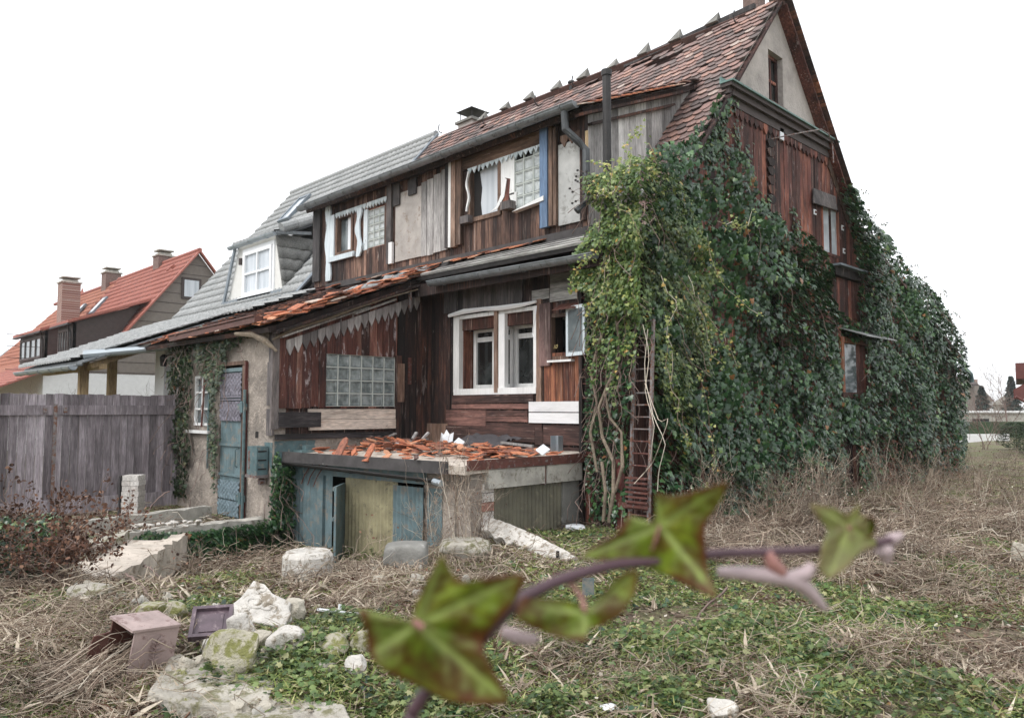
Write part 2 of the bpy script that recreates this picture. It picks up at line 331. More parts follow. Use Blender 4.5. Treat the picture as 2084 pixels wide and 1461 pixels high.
M['conifer'] = leafmat('shrub_leaf', [(0, (.02, .04, .02)), (1, (.06, .09, .035))], .7, .1)
t = NT('soil')
n1 = t.noise(1.2, 6, .65); n2 = t.noise(22, 6, .7); n3 = t.noise(5, 5, .6)
c = t.ramp(n2, [(.3, (.04, .028, .02)), (.5, (.14, .1, .07)), (.7, (.33, .26, .19))])
g = t.ramp(n2, [(.3, (.04, .06, .015)), (.7, (.2, .23, .07))])
M['soil'] = t.done(t.mix(t.ramp(t.math('ADD', t.math('MULTIPLY', n1, .6), t.math('MULTIPLY', n3, .4)), [(.45, 0), (.58, 1)]), c, g), .95, n2, 1, .04)

# ------------------------------------------------------------------ ground
def sstep(a, b, x): t_ = np.clip((x-a)/(b-a), 0, 1); return t_*t_*(3-2*t_)
def gh(x, y):
    x = np.asarray(x, float); y = np.asarray(y, float)
    h = -.52*np.exp(-(((x+9.4)/2.1)**4+((y-4.9)/1.35)**4))
    h = h+.10*np.exp(-(((x+5.2)/1.4)**2+((y-2.3)/1.0)**2))
    h = h+.03*np.sin(x*2.1+1)*np.sin(y*1.7)+.02*np.sin(x*5.3)*np.cos(y*4.6)
    h = h-.36*np.exp(-(((x+9.0)/1.25)**4+((y-3.3)/.95)**4))
    tx = sstep(-10.75, -11.0, x)*sstep(2.6, 3.2, y)
    h = h*(1-tx)+(-.14)*tx
    far = sstep(30, 60, np.hypot(x, y)); return h*(1-far)
def G(px, py):
    z = 0.0
    for _ in range(8): p = P(px, py, Z=z); z = float(gh(p[0], p[1]))
    return np.array([p[0], p[1], z])
ax = np.concatenate([[-1500, -600, -250, -120, -60, -35, -25], np.arange(-20, 2, .16), [3, 5, 9, 18, 40, 100, 400, 1500]])
ay = np.concatenate([[-1500, -400, -100, -30, -10, -5, -2], np.arange(-1, 12, .16), np.arange(12, 30, .6), [32, 40, 60, 120, 250, 600, 1500]])
GX, GY = np.meshgrid(ax, ay, indexing='ij'); GZ = gh(GX, GY)
V = np.stack([GX, GY, GZ], -1).reshape(-1, 3); nx, ny = GX.shape
I = np.arange(nx*ny).reshape(nx, ny); F = np.stack([I[:-1, :-1], I[1:, :-1], I[1:, 1:], I[:-1, 1:]], -1).reshape(-1, 4)
tag(npmesh('ground', V, [F], [np.zeros(len(F))], M['soil'], smooth=True), kind='structure')

# ------------------------------------------------------------------ walls as (u, z, depth) planes
class Wall:
    def __init__(s, ax, val): s.ax = ax; s.val = val
    def pt(s, u, z, d=0): return (u, s.val-d, z) if s.ax == 'Y' else (s.val+d, u, z)
    def off(s, d): return (0, -d, 0) if s.ax == 'Y' else (d, 0, 0)
    def uv(s, px, py, d=0):
        p = P(px, py, **{s.ax: s.val-d if s.ax == 'Y' else s.val+d}); return (p[0] if s.ax == 'Y' else p[1]), p[2]
    def box(s, mb, u0, u1, z0, z1, d0, d1, r=None, m=0):
        mb.prism([s.pt(u0, z0, d0), s.pt(u1, z0, d0), s.pt(u1, z1, d0), s.pt(u0, z1, d0)], s.off(d1-d0), r, m)
    def poly(s, mb, uz, d0, d1, r=None, m=0): mb.prism([s.pt(u, z, d0) for u, z in uz], s.off(d1-d0), r, m)
    def ppoly(s, mb, pxs, d0, d1, r=None, m=0): s.poly(mb, [s.uv(x, y, d1) for x, y in pxs], d0, d1, r, m)
    def rect(s, x0, x1, y0, y1, d=0):
        """pixel x of both sides at mid height, pixel y of top/bottom at mid width -> u0,u1,z0,z1"""
        a = s.uv(x0, (y0+y1)/2, d)[0]; b = s.uv(x1, (y0+y1)/2, d)[0]; m = (x0+x1)/2
        return min(a, b), max(a, b), s.uv(m, y1, d)[1], s.uv(m, y0, d)[1]
    def boards(s, mb, u0, u1, z0, z1, wd=.14, holes=(), d0=0, d1=.025, top=None, gap=.006, jit=.006, skip=0, rag=0, breaks=(), m=0):
        ed = [u0]
        fixed = sorted([u0, u1]+[h[0] for h in holes]+[h[1] for h in holes]+list(breaks)); fixed = [f for f in fixed if u0 <= f <= u1]
        for f0, f1 in zip(fixed, fixed[1:]):
            if f1-f0 < 1e-4: continue
            n = max(1, round((f1-f0)/wd)); c = np.linspace(f0, f1, n+1)
            for i in range(1, n): c[i] += random.uniform(-.18, .18)*(f1-f0)/n
            for a, b in zip(c, c[1:]):
                if random.random() < skip: continue
                zr = [(z0+random.uniform(-rag, rag), None)]
                hh = sorted([h for h in holes if h[0] < (a+b)/2 < h[1]], key=lambda h: h[2])
                lo = zr[0][0]; r = random.random(); j = random.uniform(0, jit)
                for h in hh:
                    if h[2] > lo+.01: s.box(mb, a+gap/2, b-gap/2, lo, h[2], d0, d1+j, r, m)
                    lo = h[3]
                ta, tb = (top(a), top(b)) if top else (z1, z1)
                ta, tb = min(ta, z1), min(tb, z1)
                if max(ta, tb) > lo+.005:
                    s.poly(mb, [(a+gap/2, lo), (b-gap/2, lo), (b-gap/2, max(tb, lo+.002)), (a+gap/2, max(ta, lo+.002))], d0, d1+j, r, m)
    def planksx(s, mb, u0, u1, z0, z1, wd=.14, d0=0, d1=.025, gap=.006, jit=.006, rag=.0):
        n = max(1, round((z1-z0)/wd)); c = np.linspace(z0, z1, n+1)
        for a, b in zip(c, c[1:]): s.box(mb, u0+random.uniform(-rag, rag), u1+random.uniform(-rag, rag), a+gap/2, b-gap/2, d0, d1+random.uniform(0, jit))
    def shell(s, mb, u0, u1, z0, z1, holes=(), d0=-.2, d1=0, top=None, breaks=()):
        s.boards(mb, u0, u1, z0, z1, 99, holes, d0, d1, top, gap=0, jit=0, breaks=breaks)
    def zig(s, mb, p0, p1, w_, h, d0, d1, point=.6, rnd_=True):
        """row of pointed tongues from (u,z) top-left p0 to p1, hanging down h"""
        L = p1[0]-p0[0]; n = max(1, int(abs(L)/w_)); du = L/n
        for i in range(n):
            a = p0[0]+du*i; b = a+du*.96; z = p0[1]+(p1[1]-p0[1])*(i+.5)/n; hh = h*random.uniform(.92, 1.08)
            s.poly(mb, [(a, z), (a, z-hh*(1-point)), ((a+b)/2, z-hh), (b, z-hh*(1-point)), (b, z)], d0, d1+random.uniform(0, .004))
def frame(mb, W, u0, u1, z0, z1, w_, d0, d1, cols=1, rows=1, bar=None):
    bar = bar or w_*.7
    W.box(mb, u0, u1, z0, z0+w_, d0, d1); W.box(mb, u0, u1, z1-w_, z1, d0, d1)
    W.box(mb, u0, u0+w_, z0+w_, z1-w_, d0, d1-.002); W.box(mb, u1-w_, u1, z0+w_, z1-w_, d0, d1-.002)
    for i in range(1, cols):
        c = u0+(u1-u0)*i/cols; W.box(mb, c-bar/2, c+bar/2, z0+w_, z1-w_, d0, d1-.003)
    for i in range(1, rows):
        c = z0+(z1-z0)*i/rows; W.box(mb, u0+w_, u1-w_, c-bar/2, c+bar/2, d0+.002, d1-.005)
def blocks(W, u0, u1, z0, z1, cols, rows, parent, mat, d=0, hole=()):
    g = MB(); W.box(g, u0, u1, z0, z1, d-.06, d-.035); 
    for i in range(cols+1):
        c = u0+(u1-u0)*i/cols; W.box(g, max(u0, c-.008), min(u1, c+.008), z0, z1, d-.034, d+.002)
    for i in range(rows+1):
        c = z0+(z1-z0)*i/rows; W.box(g, u0, u1, max(z0, c-.008), min(z1, c+.008), d-.034, d+.001)
    o = g.build('glass_block_window', M['grout'], parent); b = MB()
    cw, rh = (u1-u0)/cols, (z1-z0)/rows
    for i in range(cols):
        for j in range(rows):
            if (i, j) in hole:
                k = MB(); W.box(k, u0+cw*i+.01, u0+cw*(i+1)-.01, z0+rh*j+.01, z0+rh*(j+1)-.01, d-.033, d-.028); k.build('block_gap_shade', M['dark'], o); continue  # dark plate paints the shade behind a missing block
            a0, a1, c0, c1 = u0+cw*i+.009, u0+cw*(i+1)-.009, z0+rh*j+.009, z0+rh*(j+1)-.009; q = .03*min(1, cw/.15)
            out = [W.pt(a0, c0, d-.01), W.pt(a1, c0, d-.01), W.pt(a1, c1, d-.01), W.pt(a0, c1, d-.01)]
            mid = [W.pt(a0+q*.5, c0+q*.5, d-.0), W.pt(a1-q*.5, c0+q*.5, d), W.pt(a1-q*.5, c1-q*.5, d), W.pt(a0+q*.5, c1-q*.5, d)]
            inn = [W.pt(a0+q, c0+q, d-.012), W.pt(a1-q, c0+q, d-.012), W.pt(a1-q, c1-q, d-.012), W.pt(a0+q, c1-q, d-.012)]
            r = random.random()
            for k in range(4):
                b.face([out[k], out[(k+1) % 4], mid[(k+1) % 4], mid[k]], r); b.face([mid[k], mid[(k+1) % 4], inn[(k+1) % 4], inn[k]], r)
            b.face(inn, r)
    b.build('pane', mat, o); return o
def corr(W, u0, u1, z0, z1, d, pitch=.075, amp=.012, name='corrugated_sheet', mat=None, parent=None, th=.004, m=None):
    mb = MB(); n = max(4, int((u1-u0)/pitch*8)); us = np.linspace(u0, u1, n+1)
    dz = d+amp*np.sin(us/pitch*2*math.pi); rr = random.random()
    for i in range(n):
        mb.face([W.pt(us[i], z0, dz[i]), W.pt(us[i+1], z0, dz[i+1]), W.pt(us[i+1], z1, dz[i+1]), W.pt(us[i], z1, dz[i])], rr)
        mb.face([W.pt(us[i], z0, dz[i]-th), W.pt(us[i], z1, dz[i]-th), W.pt(us[i+1], z1, dz[i+1]-th), W.pt(us[i+1], z0, dz[i+1]-th)], rr)
    if mat is None: return mb
    return mb.build(name, mat, parent, smooth=True)
M['grout'] = plain('pale_grout', (.5, .53, .5), .8, var=.1)

# tile fields ---------------------------------------------------------------
def beaver(mb, o, a, d, n, W_, L_, keep=lambda s, t: True, tw=.18, e=.165, miss=.0, jit=.012, sag=None, slip=.03):
    o, a, d, n = [np.array(q, float) for q in (o, a, d, n)]
    rows = int(L_/e)
    for j in range(rows, -1, -1):
        offs = (j % 2)*tw/2
        for i in range(int(W_/tw)+1):
            s = i*tw+offs; t_ = j*e
            if not keep(s, t_) or random.random() < miss: continue
            sl = random.uniform(-jit, jit)*.5+(random.uniform(.02, .1) if random.random() < slip else 0)
            s += random.uniform(-jit, jit)*.3; L = e*1.55; hw = tw*.485; th = .013
            sk = random.uniform(-.03, .03)*(3 if random.random() < slip else .6)
            li = random.uniform(0, .012)+(.02 if random.random() < slip else 0)
            prof = [(-hw, 0), (hw, 0), (hw, L*.74), (hw*.8, L*.87), (hw*.42, L*.97), (0, L), (-hw*.42, L*.97), (-hw*.8, L*.87), (-hw, L*.74)]
            z = lambda q: (0.006+(.034+li)*q/L)
            sg = sag(s, t_) if sag else 0
            top = [o+a*(s+x+sk*y)+d*(t_+sl+y)+n*(z(y)+sg) for x, y in prof]; bot = [p-n*th for p in top]; r = random.random()
            k = len(mb.v); mb.v += [tuple(p) for p in top+bot]; N = len(prof)
            mb.f.append(tuple(range(k, k+N))); mb.r.append(r); mb.m.append(0)
            for q in range(1, N): mb.f.append((k+q, k+(q+1) % N, k+N+(q+1) % N, k+N+q)); mb.r.append(r); mb.m.append(0)
def pantiles(name, o, a, d, n, W_, L_, mats, parent, keep=lambda s, t: True, tw=.2, e=.34, amp=.035, lip=.048):
    o, a, d, n = [np.array(q, float) for q in (o, a, d, n)]
    nc = int(W_/tw); nr = int(math.ceil(L_/e)); k = 6
    prof = np.array([0, .1, .8, 1, .8, .1])*amp
    V = []; F = []; R = []
    for j in range(nr):
        for i in range(nc):
            if not keep((i+.5)*tw, (j+.5)*e): continue
            b = len(V); r = random.random()
            for q in range(k):
                s = (i+q/(k-1))*tw; h = prof[q]
                for t_, hh in ((j*e, .005), ((j+1)*e+.02, lip), ((j+1)*e+.02, -.005)):
                    V.append(o+a*s+d*min(t_, L_+.05)+n*(hh+(h if hh > 0 else h*.6)))
            for q in range(k-1):
                x = b+q*3; F.append((x, x+3, x+4, x+1)); F.append((x+1, x+4, x+5, x+2)); R += [r, r]
    return npmesh(name, np.array(V), [np.array(F)], [np.array(R)], mats, parent)
def slab(mb, o, a, d, n, W_, L_, th=.08, r=.5):
    o, a, d, n = [np.array(q, float) for q in (o, a, d, n)]
    mb.prism([o, o+a*W_, o+a*W_+d*L_, o+d*L_], -n*th, r)
def gutter(name, p, q, r, parent, mat, side=(0, -1, 0), br=.9):
    p, q = np.array(p, float), np.array(q, float); mb = MB(); d = q-p; L = np.linalg.norm(d); d /= L
    side = np.array(side, float); n = 8; up = np.array([0, 0, 1.])
    for (ra, inv) in ((r, 1), (r*.88, -1)):
        ring = [side*math.cos(t)*ra-up*math.sin(t)*ra for t in np.linspace(0, math.pi, n+1)]
        for k in range(n): mb.face([p+ring[k], q+ring[k], q+ring[k+1], p+ring[k+1]][::inv], .5)
    mb.tube([p+side*r, q+side*r], r*.13, 6, .5)
    for e in (p, q): mb.face([e+side*math.cos(t)*r-up*math.sin(t)*r for t in np.linspace(0, math.pi, n+1)], .5)
    k = L/br
    for i in range(int(k)+1):
        c = p+d*min(L-.05, (i+.4)*br); pts = [c+side*math.cos(t)*r*1.07-up*math.sin(t)*r*1.07 for t in np.linspace(0, math.pi, 9)]
        mb.tube(pts, r*.1, 5, .5)
    return mb.build(name, mat, parent, smooth=False)

# ------------------------------------------------------------------ the abandoned house
XG, YF, YD = -6.2, 8.29, 8.35          # gable plane, front plane, dormer front plane
YR, ZR, MS = 12.75, 9.02, 1.2          # ridge, steep slope
XP = -16.0                             # where the neighbour's roof begins
house = empty('abandoned_house', (-10, 8.3, 0))
tag(house, 'derelict house of dark brown boards with a broken tiled roof and an ivy covered gable', 'house')
Wf, Wg, Wd, We, Wx = Wall('Y', YF), Wall('X', XG), Wall('Y', YD), Wall('Y', 5.39), Wall('X', -10.6)
def gp(y):
    if y < 8.6: return 3.8+(y-8.29)*.9
    if y < YR: return ZR-.1-MS*(YR-y)
    if y < 15.85: return ZR-.1-1.16*(y-YR)
    return ZR-.1-1.16*3.1-.36*(y-15.85)
mw = (-9.84, -7.92, 1.88, 3.16)
sw = Wf.rect(1127, 1163, 642, 727)
g1 = (12.42, 12.97, 7.03, 7.98); g2 = Wg.rect(1671, 1701, 425, 517); g3 = Wg.rect(1709, 1759, 696, 800)
mb = MB(); Wf.shell(mb, -10.6, -6.401, -.6, 3.8, [mw, sw]); mb.build('front_wall', M['wood_dark'], house)
mb = MB(); Wg.shell(mb, 8.29, 22.5, -.6, 9.2, [g1, g2, g3], top=gp, breaks=[8.6, YR, 15.85]); mb.build('gable_wall', M['plaster'], house)
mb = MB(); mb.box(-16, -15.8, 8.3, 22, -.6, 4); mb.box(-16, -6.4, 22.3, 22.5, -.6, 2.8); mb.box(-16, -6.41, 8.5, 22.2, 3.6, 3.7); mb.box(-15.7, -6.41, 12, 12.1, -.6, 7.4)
mb.build('inner_walls', M['dark'], house)  # coloured near black so the window openings look unlit inside
# front ground floor cladding
mb = MB()
Wf.boards(mb, -10.57, -9.95, -.1, 3.78, .1, (), .0, .028)
Wf.boards(mb, -9.95, -7.88, .9, 3.78, .13, [(-9.86, -7.9, 1.8, 3.2)], .0, .022)
Wf.boards(mb, -7.88, -7.02, .9, 3.78, .12, [(sw[0]-.03, sw[1]+.03, sw[2]-.03, sw[3]+.03)], 0, .022)
mb.build('front_cladding', M['wood_dark'], house)
mb = MB(); Wf.boards(mb, -7.75, -7.03, 1.68, 2.42, .12, (), .028, .045); mb.build('orange_boards', M['wood_orange'], house)
mb = MB()
u0, z0 = Wf.uv(902, 632); u1, z1 = Wf.uv(1085, 595)
Wf.boards(mb, -10.1, -8.2, 3.22, 3.74, .17, (), .03, .055, rag=.015); mb.build('grey_boards_over_window', M['wood_greydark'], house)
mb = MB(); Wf.boards(mb, *Wf.rect(1104, 1128, 618, 745), .2, (), .05, .08); mb.build('pink_board', M['wood_pink'], house)
mb = MB()
for a in ((1124, 1185, 552, 573), (1124, 1182, 574, 592), (1124, 1180, 593, 612), (1087, 1122, 590, 610)):
    Wf.box(mb, *Wf.rect(*a), .03, .05+random.uniform(0, .01))
mb.build('bare_board_patch', M['wood_greyx'], house)
mb = MB()
for a in ((925, 1090, 803, 820), (925, 1083, 822, 832), (912, 993, 834, 866), (994, 1078, 835, 846), (994, 1080, 847, 858), (994, 1107, 860, 875), (912, 1093, 868, 896), (1110, 1190, 865, 905), (1094, 1110, 876, 905), (900, 1190, 905, 925)):
    Wf.box(mb, *Wf.rect(*a), .03, .045+random.uniform(0, .02))
mb.build('patched_boards', M['wood_brownx'], house)
mb = MB(); Wf.box(mb, *Wf.rect(1083, 1190, 817, 838), .05, .075); Wf.box(mb, *Wf.rect(1083, 1190, 840, 861), .05, .075); mb.build('white_boards', M['white_paintx'], house)
mb = MB(); Wf.boards(mb, -10.56, -9.98, 1.0, 1.35, .15, (), .03, .05); mb.build('skirting_boards', M['wood_brownt'], house)
mb = MB(); Wf.box(mb, -7.03, -6.83, -.2, 1.0, 0, .07); Wf.box(mb, -6.83, -6.2, -.2, 3.7, 0, .03); mb.build('corner_post', M['wood_gable'], house)
# main window: deep box frame, inner casements
win = MB()
Wf.box(win, mw[0]-.02, mw[0]+.13, mw[2], mw[3], -.05, .04); Wf.box(win, mw[1]-.06, mw[1]+.02, mw[2], mw[3], -.05, .04)
Wf.box(win, mw[0], mw[1], mw[2]-.05, mw[2]+.05, -.05, .05); Wf.box(win, mw[0], mw[1], mw[3]-.06, mw[3], -.05, .03)
c1, _ = Wf.uv(1015, 700); Wf.box(win, c1+.03, c1+.17, mw[2]+.05, mw[3]-.06, -.05, .035)
win = win.build('window', M['white_paint'], house)
mb = MB(); Wf.box(mb, c1-.05, c1+.028, mw[2]-.02, mw[3]-.0, -.03, .06); Wf.box(mb, mw[1]+.02, mw[1]+.12, 1.65, 3.25, 0, .06); mb.build('mullion_post', M['wood_brownt'], win)
mb = MB(); Wf.box(mb, mw[0]+.13, mw[1]-.06, mw[3]-.25, mw[3]-.061, -.13, -.03); Wf.box(mb, mw[0]+.131, mw[0]+.15, mw[2]+.05, mw[3]-.25, -.26, -.05); mb.build('lintel_board', M['wood_orange'], win)
mb = MB(); ti = Wf.val
for (a, b) in ((-9.15, -8.22), (-8.22, -7.55)):
    pass
Wi = Wall('Y', YF+.3)
cs = [Wi.rect(958, 1012, 669, 792), Wi.rect(1015, 1046, 664, 793), Wi.rect(1050, 1103, 660, 793)]
fr = MB()
for k, q in enumerate([Wi.rect(968, 1012, 665, 792), Wi.rect(1012, 1048, 664, 793), Wi.rect(1051, 1110, 660, 793)]):
    frame(fr, Wi, q[0], q[1], 1.93, 2.95, .07, 0, .05)
    Wi.box(fr, q[0]+.07, q[1]-.07, 2.72, 2.80, .0, .03)
Wi.box(fr, cs[0][0]-.1, cs[0][0]+.02, 1.9, 3.02, -.02, .03); Wi.box(fr, cs[0][0]-.1, -7.4, 2.95, 3.02, -.02, .03)
fr.build('casement', M['white_paint'], win)
mb = MB(); Wi.box(mb, cs[0][0], -7.6, 1.93, 2.95, -.01, .012); mb.build('glass', M['glass'], win)
mb = MB(); q = Wf.rect(915, 1000, 628, 645)
pts = [Wf.pt(*Wf.uv(x, y, .08), .08) for x, y in ((914, 643), (945, 634), (985, 629), (1020, 627), (1060, 621), (1092, 614))]
mb.tube(pts, [.03, .045, .035, .045, .035, .02], 6); mb.build('torn_edge_strip', M['white_paintx'], win)
mb = MB(); pts = [Wf.pt(*Wf.uv(x, y, .12), .12) for x, y in ((1092, 622), (1089, 650), (1085, 668), (1084, 680), (1089, 690))]
mb.tube(pts, .008, 5); mb.build('hanging_cable', M['plastic_white'], win)
# small window with open sash
sf = MB(); frame(sf, Wf, sw[0]-.04, sw[1]+.04, sw[2]-.04, sw[3]+.03, .055, -.02, .06); 
sfo = sf.build('small_window', M['wood_brownt'], house)
mb = MB(); Wf.box(mb, sw[0]-.02, sw[1]+.1, sw[2]-.075, sw[2]-.045, .03, .13); mb.build('sill', M['white_paint'], sfo)
hp = np.array([sw[1]-.02, YF-.1, 0]); az = math.radians(-14); ad = np.array([math.cos(az), math.sin(az), 0]); zn0, zn1 = sw[2]-.0, sw[3]+.1
sm = MB(); wdt = .46
for (s0, s1, q0, q1) in ((0, .06, zn0, zn1), (wdt-.06, wdt, zn0, zn1), (.06, wdt-.06, zn0, zn0+.07), (.06, wdt-.06, zn1-.07, zn1)):
    sm.prism([hp+ad*s0+[0, 0, q0], hp+ad*s1+[0, 0, q0], hp+ad*s1+[0, 0, q1], hp+ad*s0+[0, 0, q1]], np.array([-ad[1], ad[0], 0])*.04)
so_ = sm.build('open_sash', M['blue_white'], sfo)
sm = MB(); sm.prism([hp+ad*.05+[.0, .0, zn0+.05], hp+ad*(wdt-.05)+[0, 0, zn0+.05], hp+ad*(wdt-.05)+[0, 0, zn1-.05], hp+ad*.05+[0, 0, zn1-.05]], np.array([-ad[1], ad[0], 0])*.02)
sm.build('sash_glass', M['glass_cloudy'], sfo)
sm = MB(); a_, b_ = Wf.uv(1122, 633, .2); 
for i in range(8):
    u = a_+i*.055; sm.prism([(u, YF, b_+.12+.008*(i % 2)), (u+.056, YF, b_+.12+.008*((i+1) % 2)), (u+.056, YF-.2, b_+.0+.008*((i+1) % 2)), (u, YF-.2, b_+.008*(i % 2))], (0, 0, .006), .5)
sm.build('rusty_hood', M['inner_brown'], sfo)
ft = bpy.data.curves.new('painted_mark', 'FONT'); ft.body = '10'; ft.size = .085; ft.extrude = .002; ft.shear = .4
ft = bpy.data.objects.new('painted_mark', ft); col.objects.link(ft); me = bpy.data.meshes.new_from_object(ft.evaluated_get(bpy.context.evaluated_depsgraph_get())); bpy.data.objects.remove(ft)
fo = bpy.data.objects.new('painted_mark', me); col.objects.link(fo); me.materials.append(plain('yellow_paint', (.45, .36, .16), .8))
u_, z_ = Wf.uv(1128, 710); fo.location = (u_, YF-.03-.0, z_); fo.rotation_euler = (math.pi/2, 0, 0); fo.parent = house; fo.location = Vector(fo.location)-house.location

# gable cladding, cornice, decoration
mb = MB(); gtop = lambda y: min(gp(y)-.02, 6.72)
Wg.boards(mb, 8.4, 15.86, -.2, 6.72, .16, [g2, g3], .0, .03, top=gtop, breaks=[10.8, 14.7], jit=.012); Wg.boards(mb, 15.86, 22.5, -.2, 6, .2, (), 0, .03, top=gtop); Wg.box(mb, 8.255, 8.395, -.2, 3.75, .0, .035); Wg.box(mb, 8.255, 8.289, -.2, 3.75, -.2, -.001); mb.build('gable_cladding', M['wood_gable'], house)
mb = MB(); Wg.box(mb, 10.80, 14.78, 6.66, 6.76, 0, .14); Wg.box(mb, 10.76, 14.82, 6.76, 6.82, 0, .2); Wg.box(mb, 10.9, 14.7, 6.52, 6.66, .03, .08); mb.build('cornice', M['darkbrown'], house)
mb = MB(); Wg.box(mb, 10.74, 14.86, 6.822, 6.85, 0, .24); mb.prism([Wg.pt(10.74, 6.85, 0), Wg.pt(14.86, 6.85, 0), Wg.pt(14.86, 6.93, 0), Wg.pt(10.74, 6.93, 0)], (.03, 0, 0)); mb.build('cornice_cap', M['copper'], house)
mb = MB(); Wg.zig(mb, (10.92, 6.55), (14.7, 6.55), .16, .2, .045, .065, .45); mb.build('gable_valance', M['wood_gable'], house)
mb = MB(); u_ = 12.32
for i in range(20):
    z = 6.3-i*.165
    Wg.poly(mb, [(u_-.06, z), (u_-.15, z-.05), (u_-.06, z-.15), (u_+.06, z-.15), (u_+.15, z-.05), (u_+.06, z)], .05, .075)
Wg.box(mb, u_-.05, u_+.05, 3, 6.4, .03, .05); mb.build('carved_strip', M['wood_dark'], house)
mb = MB()
for i in range(9):
    y = 14.75+i*.11; Wg.poly(mb, [(y, gp(y)-.05), (y+.14, gp(y)-.2), (y+.1, gp(y)-.38), (y-.04, gp(y)-.25)], .035, .06)
mb.build('rake_carving', M['wood_brownt'], house)
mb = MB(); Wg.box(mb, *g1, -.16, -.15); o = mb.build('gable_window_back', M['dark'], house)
mb = MB(); frame(mb, Wg, *g1, .06, -.15, -.1, 2, 2, .05); o = mb.build('gable_window', M['wood_gable'], house)
mb = MB(); Wg.box(mb, g1[0]+.05, g1[1]-.05, g1[2]+.05, g1[3]-.05, -.149, -.13); mb.build('glass', M['glass'], o)
mb = MB(); Wg.box(mb, g1[0]-.04, g1[1]+.04, g1[2]-.05, g1[2], -.1, .05); mb.build('sill', M['inner_brown'], o)
mb = MB(); frame(mb, Wg, g2[0]-.05, g2[1]+.05, g2[2]-.05, g2[3]+.05, .06, -.02, .05, 2, 1, .04); o = mb.build('upper_window', M['wood_gable'], house)
mb = MB(); Wg.box(mb, g2[0], g2[1], g2[2], g2[3], -.03, .015); mb.build('glass', M['glass_pale'], o)  # pale base colour paints in the bright sky showing in this pane
mb = MB(); q = [Wg.uv(1661, 383, .12), Wg.uv(1706, 400, .12), Wg.uv(1712, 428, .2), Wg.uv(1664, 412, .2)]
mb.prism([Wg.pt(*q[0], .05), Wg.pt(*q[1], .05), Wg.pt(*q[2], .11), Wg.pt(*q[3], .11)], (.02, 0, .01)); mb.build('hood', M['wood_greydark'], o)
mb = MB(); Wg.zig(mb, (g2[0]-.05, g2[3]+.1), (g2[1]+.05, g2[3]+.1), .12, .13, .055, .07); mb.build('valance', M['wood_gable'], o)
for (x, y) in ((1659, 432), (1715, 464), (1718, 511)):
    mb = MB(); u, z = Wg.uv(x, y, .04); Wg.box(mb, u-.05, u+.05, z-.05, z+.05, .03, .045); Wg.box(mb, u-.02, u+.02, z-.02, z+.02, .045, .06, m=1)
    mb.build('anchor_plate', [M['plastic_white'], M['rust']], house)
mb = MB(); Wg.box(mb, 14.7, 16.1, 4.38, 4.42, 0, .25); Wg.box(mb, 14.7, 16.1, 4.2, 4.378, 0, .15, m=1); mb.build('ledge', [M['lead'], M['wood_dark']], house)
mb = MB(); frame(mb, Wg, g3[0]-.1, g3[1]+.1, g3[2]-.1, g3[3]+.06, .11, -.05, .1); o = mb.build('lower_window', M['wood_orange'], house)
mb = MB(); Wg.box(mb, g3[0], g3[1], g3[2], g3[3], -.03, .03); mb.build('glass', M['glass_cloudy'], o)
mb = MB(); q = [(15.1, 3.2, 0), (16.7, 3.2, 0), (16.7, 3.0, .55), (15.1, 3.0, .55)]
mb.prism([Wg.pt(*k) for k in q], (0, 0, .02)); mb.build('awning_sheet', M['sheet'], o)
u, z = Wg.uv(1594, 272, .1)
mb = MB(); Wg.box(mb, u-.07, u+.07, z-.11, z+.1, .03, .08); 
o = mb.build('insulator_plate', M['plastic_white'], house)
mb = MB(); mb.tube([Wg.pt(*Wg.uv(x, y, .3), d) for x, y, d in ((1597, 276, .05), (1625, 272, .35), (1655, 268, .45), (1670, 277, .45), (1678, 300, .45), (1680, 335, .45))], .012, 6); mb.build('bent_conduit', M['rust_light'], o)

# steep front roof
su = math.sqrt(1+MS*MS); ddir = (0, -1/su, -MS/su); nrm = (0, -MS/su, 1/su); Lst = (YR-8.55)*su
sagf = lambda s, t_: -.13*math.sin(math.pi*min(max(s/10, 0), 1))*max(0, 1-t_/3.2)
dvis = 2.66                                     # metres of slope seen above the dormer roof
def keep_main(s, t_):
    x = XP+s
    if t_ < dvis: return not (abs(x+9.0) < 1.6 and t_ < .25 and random.random() < .55) and not (-8.75 < x < -7.9 and abs(t_-.55-(x+8.3)*.3) < .17)
    return x > -7.2 and not (x < -6.85 and t_ > 5.6)
mb = MB(); beaver(mb, (XP, YR, ZR), (1, 0, 0), ddir, nrm, 9.88, Lst, keep_main, miss=.006, sag=sagf, slip=.035)
mb.build('roof_tiles', M['tile_old'], house)
mb = MB(); slab(mb, (XP, YR, ZR-.34), (1, 0, 0), ddir, nrm, 9.72, Lst-.1, .06); slab(mb, (XP, YR, ZR-.02), (1, 0, 0), (0, .653, -.757), (0, .757, .653), 9.95, 4.7, .09)
mb.prism([(XP, 15.8, 5.45), (XG+.15, 15.8, 5.45), (XG+.15, 22.7, 2.95), (XP, 22.7, 2.95)], (0, 0, -.08)); mb.build('roof_deck', M['tile_brown'], house)
mb = MB()
for k in range(32):      # verge tiles of the rear slope, seen edge on
    t_ = k*.145; p = np.array([XG+.13, YR+.653*t_, ZR+.02-.757*t_]); mb.obox(p, (.14, 0, 0), np.array([0, .653, -.757])*.11, np.array([0, .757, .653])*.012)
mb.build('rear_verge_tiles', M['tile_brown'], house)
